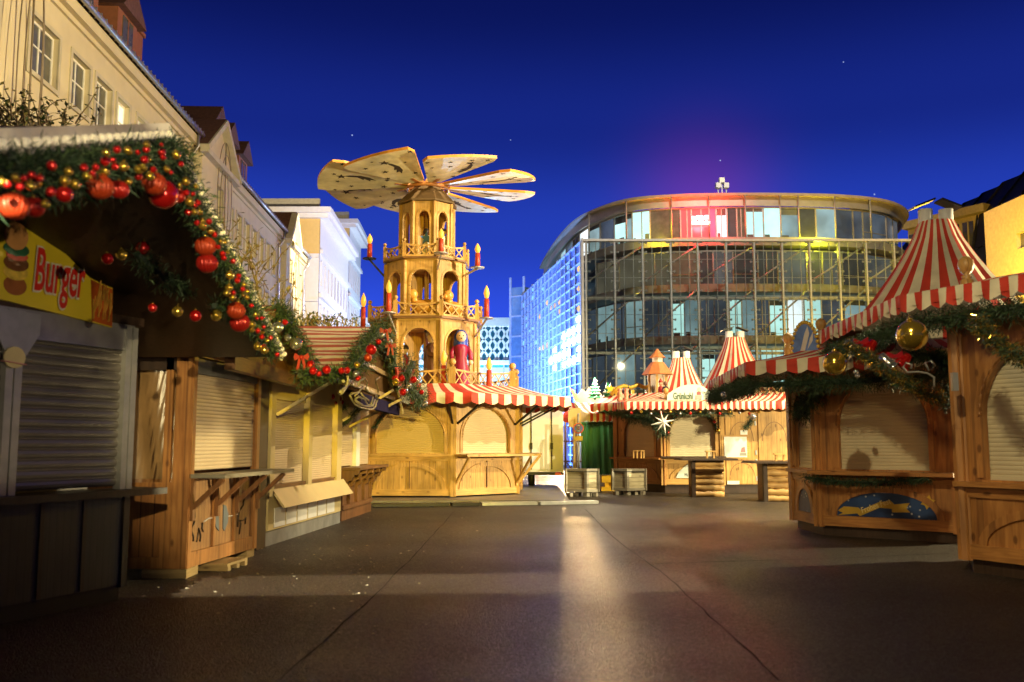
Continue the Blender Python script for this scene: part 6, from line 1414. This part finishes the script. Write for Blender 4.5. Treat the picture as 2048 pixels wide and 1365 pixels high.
# planter crates
def crate(u0, u1, vg, vt, split, label, rz=0):
    pA_, pB_ = atz(u0, vg), atz(u1, vg); w = pB_.x - pA_.x; H = onp(u0, vt, (pA_.x, pA_.y), (1, 0))[1]
    t = thing('planter_crate', label, 'crate', ((pA_.x + pB_.x) / 2, pA_.y + .3, 0), 'slatted planter crates on pallets')
    sx = pA_.x + w * split; Y = pA_.y; F = [((pA_.x, Y + .22), (sx, Y)), ((sx, Y), (pB_.x, Y + .25)), ((pB_.x, Y + .25), (pA_.x + w * (1 - split), Y + .5)), ((pA_.x + w * (1 - split), Y + .5), (pA_.x, Y + .22))]
    for a, c in F:
        M, ww = face(a, c); b = MB(M); b.box(.05, .025, .16, ww - .05, .05, H - .05); b.build('slat_panel', wood('pale slats', (.5, .44, .28), (.34, .29, .17), 'X', groove=((0, 0, 1), .12), knots=True) if 'pale slats' not in bpy.data.materials else bpy.data.materials['pale slats'], t)
        b = MB(M); b.box(0, 0, .12, .07, .06, H).box(ww - .07, .0, .12, ww, .06, H).box(.07, 0, .12, ww - .07, .024, .2).box(.07, 0, H - .08, ww - .07, .024, H); b.build('frame', greywood, t)
        b = MB(M)
        for x in (.03, ww / 2 - .05, ww - .13): b.box(x, .04, 0, x + .1, .2, .1)
        b.build('pallet_foot', greywood, t)
    b = MB(); b.slab([F[0][0], F[0][1], F[1][1], F[2][1]], H - .09, H - .06); b.build('soil', black, t)
crate(1130, 1201, 994, 938, .62, 'slatted wooden planter crate, the left one nearer the white trailer'); crate(1224, 1297, 991, 938, .42, 'slatted wooden planter crate, the right one before the brown arch')
# trailer behind the pyramid
tl = thing('box_trailer', 'white box trailer with twin rear doors parked behind the pyramid house', 'trailer', (.4, 32, 0))
TY = 30.; xl, xr = -1.1, at(1127, 900, TY).x
b = MB(); b.box(xl, TY, .52, xr, TY + 5, 2.95); b.build('body', mat('white trailer skin', (.72, .73, .72), .4, var=.05), tl)
for a, e in ((xl + .05, (xl + xr) / 2 - .01), ((xl + xr) / 2 + .01, xr - .05)):
    b = MB(); b.box(a, TY - .03, .6, e, TY - .002, 2.85); d = b.build('rear_door', white, tl)
    for f in (.25, .75):
        x = a + (e - a) * f; h = MB(); h.tube([(x, TY - .055, .6), (x, TY - .055, 2.85)], .018, 6); h.box(x - .04, TY - .08, 1.25, x + .04, TY - .031, 1.45); h.build('lock_bar', darkmetal, d)
for x in (-.5, at(1064, 960, TY).x):
    b = MB(Matrix.Translation((x, TY + .9, .29)) @ Matrix.Rotation(rad(90), 4, 'Y')); b.lathe([(.12, -.09), (.29, -.1), (.3, 0), (.29, .1), (.12, .09)], (0, 0, 0), 20); wl = b.build('wheel', black, tl)
    b = MB(Matrix.Translation((x, TY + .9, .29)) @ Matrix.Rotation(rad(90), 4, 'Y')); b.lathe([(.14, -.11), (.06, -.12), (.05, .11), (.14, .1)], (0, 0, 0), 12); b.build('rim', steel, wl)
b = MB(); b.box(xl, TY - .02, .42, xr, TY + .1, .515); b.build('bumper', darkmetal, tl)
for x in (xl + .2, xr - .18): b = MB(); b.box(x - .09, TY - .04, .43, x + .09, TY - .021, .5); b.build('tail_light', mat('red tail light', (.5, .02, .01), .3, emit=(1, .05, .02), es=.3), tl)
# no stopping sign
ns = thing('no_stopping_sign', 'round blue and red no stopping sign with small yellow plate on a pole', 'sign', (2.4, 33, 0))
NY = 29.0; p = at(1157, 857, NY); R_ = 10.6 / FPX * NY
def disc(r, y, m, nm, par): b = MB(); b.prism([(p.x + r * math.cos(k * math.pi / 16), p.z + r * math.sin(k * math.pi / 16)) for k in range(32)], y, y + .012); return b.build(nm, m, par)
b = MB(); b.tube([(p.x, NY + .03, 0), (p.x, NY + .03, p.z + R_ + .3)], .03, 8); b.build('pole', steel, ns)
signred = mat('sign red', (.6, .03, .02), .4, var=0); signblue = mat('sign blue', (.02, .07, .45), .4, var=0)
dk = disc(R_, NY - .012, signred, 'disc', ns); disc(R_ * .8, NY - .026, signblue, 'blue_field', dk)
b = MB(); k_ = R_ * .57
b.bar((p.x - k_, NY - .032, p.z - k_), (p.x + k_, NY - .032, p.z + k_), .008, R_ * .2, 0, (0, 1, 0)); b.bar((p.x - k_, NY - .041, p.z + k_), (p.x + k_, NY - .041, p.z - k_), .008, R_ * .2, 0, (0, 1, 0)); b.v = b.v; b.build('red_cross', signred, dk)
for s in (-1, 1):
    b = MB(); b.prism([(p.x - R_ * .28, p.z + s * R_ * .5), (p.x + .02, p.z + s * R_ * .62), (p.x + .02, p.z + s * R_ * .55), (p.x + R_ * .28, p.z + s * R_ * .55), (p.x + R_ * .28, p.z + s * R_ * .45), (p.x + .02, p.z + s * R_ * .45), (p.x + .02, p.z + s * R_ * .38)], -0 + NY - .034, NY - .027); b.build('white_arrow', white, dk)
b = MB(); pp = at(1157, 877, NY); b.box(pp.x - .13, NY - .01, pp.z - .07, pp.x + .13, NY + .005, pp.z + .07); b.build('yellow_plate', mat('yellow plate', (.7, .5, .06), .4), ns)
b = MB(); pp = at(1149, 836, NY + .2); b.box(pp.x - .2, NY + .19, pp.z - .3, pp.x + .2, NY + .21, pp.z + .3); b.box(pp.x - .02, NY + .211, 0, pp.x + .02, NY + .25, pp.z); tag(b.build('notice_board', mat('tan notice', (.62, .45, .2), .5)), 'tan notice board on a post behind the no stopping sign', 'notice')
# scaffold frame and bright stall
sf = thing('scaffold_frame', 'rusty open steel frame between the white trailer and the green stall', 'scaffold', (1.9, 31, 0))
FYY = 30.4; xa, xb = at(1131, 900, FYY).x, at(1165, 900, FYY).x
b = MB()
for x in (xa, xb): b.tube([(x, FYY, 0), (x, FYY, 2.6)], .035, 6)
for z in (.85, 1.5): b.tube([(xa - .1, FYY, z), (xb + .15, FYY, z)], .028, 6)
b.tube([(xa, FYY, .85), (xb, FYY, .2)], .025, 6); b.build('frame', mat('rusty tube', (.22, .12, .08), .6, .4), sf)
b = MB(); pa_, pb_ = at(1120, 900, 62), at(1172, 900, 62); b.box(pa_.x, 62, 0, pb_.x, 62.1, 2.6); tag(b.build('site_hoarding', mat('pale hoarding', (.75, .7, .7), .6)), 'pale white hoarding panel far behind the rusty scaffold frame', 'hoarding')
gsn = thing('market_stall', 'green curtained stall with a short striped awning behind the planter crates', 'stall', (3.2, 31.5, 0))
GY = 30.2; x0, x1 = at(1163, 900, GY).x, at(1231, 900, GY).x; zt = zz(843, GY); zb = zz(948, GY)
b = MB(); n = 44; rows = 8; green = mat('green tarpaulin', (.10, .42, .22), .45, var=.12)
idx = [[b.p(x0 + (x1 - x0) * i / n, GY + .06 * math.sin(i * .8 + j * .1) + .03 * math.sin(i * 2.1), zb - .02 * (i % 3) + (zt - zb) * j / rows) for i in range(n + 1)] for j in range(rows + 1)]
for j in range(rows):
    for i in range(n): b.fc([idx[j][i], idx[j][i + 1], idx[j + 1][i + 1], idx[j + 1][i]], 0, True)
b.build('green_curtain', green, gsn)
b = MB(); b.box(x0, GY + .2, 0, x1, GY + 2.5, 2.5); b.build('body', white, gsn)
for x in (x0 - .22, x1 + .1): b = MB(); b.box(x - .06, GY - .05, 0, x + .08, GY + .1, 2.5); b.build('post', mat('lilac white post', (.7, .68, .74), .5), gsn)
inn_ = [(x0 - .4, GY + .6), (x0 - .2, GY - .1), (x1 + .3, GY - .1)]; out_ = [(x0 - .6, GY), (x0 + .1, GY - 1.1), (x1 + .25, GY - 1.1)]
awning(gsn, inn_, out_, 2.75, zz(828, GY - 1.1), [4, 13], .26, [redc, cream])
garland('fir_garland', [(x0 + .15, GY - 1.0, zz(848, GY - 1)), (x0 + .6, GY - 1.0, zz(845, GY - 1)), (x1 + .2, GY - 1.0, zz(850, GY - 1)), (x1 + .4, GY - 1.0, zz(868, GY - 1))], .12, 1600, 'dark fir garland under the green stall awning', .15)
b = MB(); xs_ = at(1203, 950, 28.5).x; b.box(xs_, 28.4, .25, xs_ + .36, 28.9, .46).box(xs_ - .02, 28.35, .0, xs_ + .4, 28.9, .12).box(xs_ + .1, 28.5, .121, xs_ + .3, 28.8, .249); tag(b.build('yellow_step', mat('yellow enamel', (.72, .42, .02), .4)), 'yellow steel step block between the two planter crates', 'step')
# roof decorations
bd = thing('lit_backdrop', 'glowing cream fairy tale backdrop with spiky gold crest above the green stall', 'decoration', (2.8, 31.2, 2.6))
BY = 31.0; qd = lambda u, v: onp(u, v, (0, BY), (1, 0)); MBk, _ = face((0, BY), (1, BY))
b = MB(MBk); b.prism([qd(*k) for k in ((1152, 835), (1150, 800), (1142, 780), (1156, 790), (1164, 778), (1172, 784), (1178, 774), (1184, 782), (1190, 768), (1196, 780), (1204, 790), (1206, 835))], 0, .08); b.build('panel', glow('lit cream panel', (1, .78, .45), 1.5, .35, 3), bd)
b = MB(MBk); b.prism([qd(*k) for k in ((1140, 777), (1146, 779), (1158, 800), (1150, 803))], -.02, -.001); b.build('crest', mat('coral crest', (.6, .15, .1), .5), bd)
def snow_tree(u, vb, vt, Y, label):
    p = at(u, vb, Y); H = zz(vt, Y) - p.z; t = thing('snowy_tree', label, 'decoration', tuple(p)); b = MB(); c = MB(); rng = random.Random(4)
    for k in range(6):
        z = H * (.08 + .14 * k); r = H * .34 * (1 - k / 7.); b.lathe([(r, z), (r * .8, z + H * .04), (r * .25, z + H * .22)], (p.x, p.y, p.z), 14)
        for j in range(7):
            a = rng.random() * 6.28; c.ball((p.x + r * .82 * math.cos(a), p.y + r * .82 * math.sin(a), p.z + z + H * .05), H * .045 * rng.uniform(.7, 1.3), 8, 6, 0, .6)
    b.lathe([(H * .05, 0), (H * .05, H * .1)], (p.x, p.y, p.z), 8); o_ = len(b.v); b.v += c.v; b.f += [tuple(i + o_ for i in f) for f in c.f]; b.mi += [1] * len(c.f); b.sm += c.sm; b.build('tree_body', [mat('painted green', (.03, .22, .12), .5), white], t)
snow_tree(1216, 830, 765, 29.2, 'painted green tree with snow dabs on the green stall roof'); snow_tree(1190, 800, 755, 30.6, 'taller snowy tree glowing beside the cream backdrop')
def mini_fir(u, vb, vt, Y, label):
    p = at(u, vb, Y); H = zz(vt, Y) - p.z; b = MB(); rng = random.Random(u); b.tube([p, p + Vector((0, 0, H))], [.03, .008], 6, 2)
    for k in range(260):
        h = rng.random(); r = H * .26 * (1 - h) * (.6 + .4 * math.sin(h * 30) ** 2); a = rng.random() * 6.28; s = p + Vector((0, 0, h * H)); e = Vector((math.cos(a) * r, math.sin(a) * r, -.25 * r)); x = Vector((-math.sin(a), math.cos(a), 0)) * .03
        b.quad(s, s + e * .6 + x, s + e, s + e * .6 - x, rng.randint(0, 2))
    tag(b.build('mini_fir', fir), label, 'decoration', None)
for i, (u, vb, vt) in enumerate(((1257, 805, 765), (1275, 802, 777), (1288, 802, 776), (1306, 800, 770))): mini_fir(u, vb, vt, 27.9, ['tallest dark mini fir, leftmost on the pine hut roof', 'second mini fir from the left on the pine hut roof', 'third mini fir from the left on the pine hut roof', 'rightmost mini fir beside the toy tower'][i])
b = MB(); Yd = 27.6; qd2 = lambda u, v: onp(u, v, (0, Yd), (1, 0)); Md, _ = face((0, Yd), (1, Yd)); b = MB(Md); b.prism([qd2(*k) for k in ((1250, 812), (1322, 810), (1322, 798), (1300, 795), (1275, 797), (1256, 802))], 0, .1); tag(b.build('red_sledge', mat('red lacquer', (.45, .05, .05), .4, var=.3, vs=9)), 'red lacquered sledge board with mini firs on the pine hut roof', 'decoration')
gsb = thing('gold_crest', 'gold painted star and scroll board on the roof behind the mini firs', 'decoration', (3.4, 29, 2.8))
Yg = 28.8; qg2 = lambda u, v: onp(u, v, (0, Yg), (1, 0)); Mg3, _ = face((0, Yg), (1, Yg))
c = qg2(1221, 778); b = MB(Mg3); b.prism(star(c[0], c[1], .17, 1.57), 0, .05); b.build('star', gold_paint, gsb)
b = MB(Mg3); b.tube([(qg2(u, v)[0], .02, qg2(u, v)[1]) for u, v in ((1222, 790), (1236, 776), (1248, 772), (1262, 776), (1276, 770), (1290, 776), (1302, 772))], .07, 6); b.build('scroll', gold_paint, gsb)
for u in (1234, 1266, 1296): a = qg2(u, 815); e = qg2(u, 780); b = MB(Mg3); b.box(a[0] - .05, 0, a[1], a[0] + .05, .05, e[1]); b.build('support', gold_paint, gsb)
for u, lab in ((1240, 'left candy striped pillar on the pine hut roof edge'), (1253, 'right candy striped pillar on the pine hut roof edge')):
    p = at(u, 815, 27.5); b = MB(); b.lathe([(.07 + .02 * math.sin(k * 2), .055 * k) for k in range(11)], tuple(p), 10); tag(b.build('candy_pillar', mat('coral pink', (.62, .25, .16), .5, var=.4, vs=14)), lab, 'decoration')
tt = thing('toy_tower', 'small timber tower with orange two tier roof on the pine hut roof', 'decoration', (4.4, 28.6, 2.7))
p = at(1316, 795, 28.6); z1_ = zz(748, 28.6); z2_ = zz(725, 28.6); z3_ = zz(716, 28.6); z4_ = zz(698, 28.6)
b = MB()
for k in range(6): a = k * math.pi / 3 + .3; b.box(p.x + .3 * math.cos(a) - .03, p.y + .3 * math.sin(a) - .03, p.z, p.x + .3 * math.cos(a) + .03, p.y + .3 * math.sin(a) + .03, z1_)
b.build('tower_post', pineZ, tt)
b = MB(); b.lathe([(.22, p.z), (.22, z1_)], (p.x, p.y, 0), 6, sm=False); b.build('tower_wall', mat('ivory panel', (.65, .58, .46), .6), tt)
oro = mat('orange shingle roof', (.45, .15, .05), .6, var=.25, vs=10)
b = MB(); b.lathe([(.5, z1_ - .03), (.47, z1_), (.2, z2_)], (p.x, p.y, 0), 8, sm=False); b.build('roof', oro, tt)
b = MB(); b.lathe([(.16, z2_ - .02), (.16, z3_)], (p.x, p.y, 0), 8, sm=False); b.build('lantern', bpy.data.materials['ivory panel'], tt)
b = MB(); b.lathe([(.27, z3_), (.12, (z3_ + z4_) / 2), (.02, z4_)], (p.x, p.y, 0), 8, sm=False); b.build('roof', oro, tt)
figure('wooden_figure', 'small red coated toy figure beside the toy tower on the pine hut roof', 'figure', at(1322, 806, 27.7).x, 27.7, zz(812, 27.7), .75, [('coat', redsat, gown), ('head', fig['skin'], head), ('cap', redsat, lambda b, H: b.lathe([(.1 * H, .93 * H), (.06 * H, 1.02 * H), (.01 * H, 1.1 * H)], (0, 0, 0), 10))])
figure('wooden_figure', 'small dark coated toy figure next to the white roof sign', 'figure', at(1332, 806, 27.6).x, 27.6, zz(814, 27.6), .78, [('coat', fig['blk'], gown), ('head', fig['brown'], head)])
finial(gk, (at(1332, 812, 26.9).x, 26.9, zz(800, 26.9)), .8)
# paper star
ps = thing('paper_star', 'white many pointed paper star hanging before the bright pine hut', 'star', tuple(at(1326, 845, 26.0)))
c = at(1326, 845, 26.0); b = MB()
for k in range(8):
    a = k * math.pi / 4 + .2; L_ = .36 if k % 2 == 0 else .28; d = Vector((math.cos(a), 0, math.sin(a))); x = Vector((-math.sin(a), 0, math.cos(a))) * .05; tip = c + d * L_
    for s in (-1, 1): b.tri(c + x, tip, c + Vector((0, s * .07, 0))); b.tri(c - x, tip, c + Vector((0, s * .07, 0)))
b.build('points', mat('white paper', (.8, .78, .72), .6, var=0), ps)
b = MB(); b.tube([c + Vector((0, 0, .05)), c + Vector((0, 0, .55))], .006, 5); b.build('cord', black, ps)
# ---------- lamps, sky, camera ----------
def lamp(name, loc, power, color, radius=.15, spot=None, aim=None, blend=.3):
    l = bpy.data.lights.new(name, 'SPOT' if spot else 'POINT'); l.energy = power; l.color = color; l.shadow_soft_size = radius
    if spot: l.spot_size = rad(spot); l.spot_blend = blend
    o = bpy.data.objects.new(name, l); col.objects.link(o); o.location = loc
    if aim: o.rotation_euler = (Vector(aim) - Vector(loc)).to_track_quat('-Z', 'Y').to_euler()
    return o
def beam_mask(o, u0, u1, v0, v1, soft=.004):
    """barn doors: cut a flood lamp's beam to a rectangle (tangents left/right, down/up of its axis)"""
    l = o.data; l.use_nodes = True; N, L = l.node_tree.nodes, l.node_tree.links; em = N['Emission']
    tc = N.new('ShaderNodeTexCoord'); sp = N.new('ShaderNodeSeparateXYZ'); L.new(tc.outputs['Normal'], sp.inputs[0]); src = None
    az = N.new('ShaderNodeMath'); az.operation = 'ABSOLUTE'; L.new(sp.outputs['Z'], az.inputs[0])
    for ax, a, b in (('X', u0, u1), ('Y', v0, v1)):
        d = N.new('ShaderNodeMath'); d.operation = 'DIVIDE'; L.new(sp.outputs[ax], d.inputs[0]); L.new(az.outputs[0], d.inputs[1])
        for e, lo in ((a, 1), (b, 0)):
            m = N.new('ShaderNodeMapRange'); m.inputs[1].default_value = e - soft; m.inputs[2].default_value = e + soft; m.inputs[3].default_value = 0 if lo else 1; m.inputs[4].default_value = 1 if lo else 0; L.new(d.outputs[0], m.inputs[0])
            if src is None: src = m.outputs[0]
            else:
                q_ = N.new('ShaderNodeMath'); q_.operation = 'MULTIPLY'; L.new(src, q_.inputs[0]); L.new(m.outputs[0], q_.inputs[1]); src = q_.outputs[0]
    L.new(src, em.inputs['Strength']); return o
YEL = (1, .72, .055); WARM = (1, .84, .46); BLUE = (.18, .14, 1)
lamp('square_floodlight', (2.5, -8, 3.4), 23000, YEL, .12, 22, (-2.3, 25, 5.2), .3)
lamp('lane_spot', (2.8, -8, 4.6), 8500, (1, .80, .40), .1, 17, (-3.3, 15.5, 1.6), .5)
lamp('mast_floodlight', (11.5, 18.5, 9.5), 9500, WARM, .05, 104, (3, 27, .5), .15)
lamp('crossing_lamp', (8, 20.5, 12), 7500, (1, .80, .48), .08, 94, (0, 24, 2), .2)
beam_mask(lamp('added_band_light', (0, -14, 10), 150000, (1, .85, .55), .03, 30, (-1.6, 9.75, 0), .1), -.13, .14, -.010, .010, .0012)  # added lamp, its beam shaped to draw the light band on the ground
lamp('awning_fill', (-1, 1, 8.5), 3000, WARM, .1, 36, (5.8, 11.8, 3.2), .4)  # added spot that brightens the awnings of the right huts
lamp('neon_lamp', (12.5, 59.2, 16.2), 2200, (1, .03, .04), .4)
lamp('street_and_fill_lamp', (2, 22, 16), 14500, (1, .80, .44), .3, 105, (-17, 40, 14), .4)
lamp('street_and_fill_lamp', (-9, 70, 17), 30000, (1, .82, .52), .3, 90, (-24, 90, 18), .4)  # added fill lamp, warms the fronts of the tall stone blocks
lamp('street_and_fill_lamp', (14, 30, 34), 42000, (1, .90, .76), .3, 60, (15, 60, 9), .5)  # added high fill lamp, brightens the office front without mirroring in the screen
lamp('gap_lamp', (18, 15.8, 3.0), 19000, WARM, .1)
beam_mask(lamp('rear_spot', (6, -4, 2.0), 2200, (1, .80, .46), .06, 30, (-3.9, 8.2, 2.3), .3), -.14, .14, -.075, .085, .004)
lamp('rear_spot', (-3, -3, 4.2), 1150, (1, .66, .24), .12, 42, (6.4, 12, 2.2), .6)
lamp('stall_lamp', (2.7, 30.2, 3.6), 420, (1, .8, .5), .1)
lamp('street_floodlight', (3.07, 57, 4.2), 12500, (1, .62, .25), .2, 50, (1.2, 12, 0), .3)
lamp('blue_stage_light', (2.85, 26.3, 3.0), 420, (.26, .13, 1), .04, 70, (-1.3, 25, 3.5), .5)
lamp('blue_stage_light', (1.3, 33, 5.2), 180, BLUE, .2)
lamp('cool_floodlight', (-4, 104, 9), 27000, (.66, .66, 1), .4, 150, (-14, 104, 13), .2)
lamp('cool_wall_light', (-6, 124, 4), 26000, (.4, .7, 1), .3)
lamp('curtain_blue_light', (-3, 62, 3), 42000, (.17, .36, 1), .2, 150, (3, 68, 6), .2)
lamp('balcony_uplight', (9.6, 59.9, 15.15), 420, (1, .8, .02), .08)
lamp('balcony_uplight', (20.2, 59.6, 15.1), 420, (1, .85, .02), .08)
lamp('balcony_downlight', (20.2, 59.9, 13.9), 300, (.9, 1, .02), .08)
lamp('yard_sodium', (24, 48, 8), 8000, (1, .6, .05), .3)
w = bpy.data.worlds.new('World'); sc.world = w; w.use_nodes = True
N, L = w.node_tree.nodes, w.node_tree.links; N.clear()
out = N.new('ShaderNodeOutputWorld'); bg = N.new('ShaderNodeBackground'); tc = N.new('ShaderNodeTexCoord'); sx = N.new('ShaderNodeSeparateXYZ')
L.new(tc.outputs['Generated'], sx.inputs[0])
cr = N.new('ShaderNodeValToRGB'); cr.color_ramp.interpolation = 'EASE'; e = cr.color_ramp.elements
e[0].position = 0; e[0].color = (.045, .12, 1.1, 1); e[1].position = .62; e[1].color = (.001, .002, .03, 1)
for pos, c in ((.12, (.030, .085, .82, 1)), (.22, (.017, .048, .47, 1)), (.33, (.0075, .020, .23, 1)), (.45, (.003, .0075, .10, 1))):
    k = e.new(pos); k.color = c
L.new(sx.outputs['Z'], cr.inputs[0])
v = N.new('ShaderNodeTexVoronoi'); v.inputs['Scale'].default_value = 55; L.new(tc.outputs['Generated'], v.inputs['Vector'])
lt_ = N.new('ShaderNodeMath'); lt_.operation = 'LESS_THAN'; lt_.inputs[1].default_value = .045; L.new(v.outputs['Distance'], lt_.inputs[0])
sep = N.new('ShaderNodeSeparateColor'); L.new(v.outputs['Color'], sep.inputs[0]); gt = N.new('ShaderNodeMath'); gt.operation = 'GREATER_THAN'; gt.inputs[1].default_value = .82; L.new(sep.outputs[0], gt.inputs[0])
mu = N.new('ShaderNodeMath'); mu.operation = 'MULTIPLY'; L.new(lt_.outputs[0], mu.inputs[0]); L.new(gt.outputs[0], mu.inputs[1])
mx = N.new('ShaderNodeMix'); mx.data_type = 'RGBA'; L.new(mu.outputs[0], mx.inputs[0]); L.new(cr.outputs[0], mx.inputs[6]); mx.inputs[7].default_value = (.35, .45, .8, 1)
gd = N.new('ShaderNodeVectorMath'); gd.operation = 'DOT_PRODUCT'; gd.inputs[1].default_value = tuple(ray(1405, 405).normalized()); nv = N.new('ShaderNodeVectorMath'); nv.operation = 'NORMALIZE'
L.new(tc.outputs['Generated'], nv.inputs[0]); L.new(nv.outputs[0], gd.inputs[0])
gm = N.new('ShaderNodeMath'); gm.operation = 'POWER'; gm.use_clamp = True; gm.inputs[1].default_value = 520; L.new(gd.outputs['Value'], gm.inputs[0])
ga = N.new('ShaderNodeMix'); ga.data_type = 'RGBA'; ga.blend_type = 'ADD'; L.new(gm.outputs[0], ga.inputs[0]); L.new(mx.outputs[2], ga.inputs[6]); ga.inputs[7].default_value = (.10, .0, .006, 1)   # red glow over the neon window, painted into the sky
L.new(ga.outputs[2], bg.inputs[0])
mr = N.new('ShaderNodeMapRange'); mr.interpolation_type = 'SMOOTHSTEP'; mr.inputs[1].default_value = -.25; mr.inputs[2].default_value = .6; mr.inputs[3].default_value = .12; mr.inputs[4].default_value = 1
L.new(sx.outputs['Y'], mr.inputs[0]); L.new(mr.outputs[0], bg.inputs[1]); L.new(bg.outputs[0], out.inputs[0])
cam = bpy.data.cameras.new('Camera'); co = bpy.data.objects.new('Camera', cam); col.objects.link(co); sc.camera = co
co.location = (0, 0, CH); co.rotation_euler = (rad(90) + PITCH, 0, 0)
cam.sensor_fit = 'HORIZONTAL'; cam.sensor_width = 36; cam.lens = 36 * FPX / 2048; cam.clip_end = 2000
cam.dof.use_dof = True; cam.dof.focus_distance = 25; cam.dof.aperture_fstop = 1.7
vs_ = sc.view_settings; vs_.view_transform = 'Standard'; vs_.look = 'None'; vs_.exposure = 0; vs_.gamma = 1
sc.cycles.max_bounces = 6; sc.cycles.transparent_max_bounces = 16; sc.cycles.use_denoising = True; sc.cycles.sample_clamp_indirect = 4
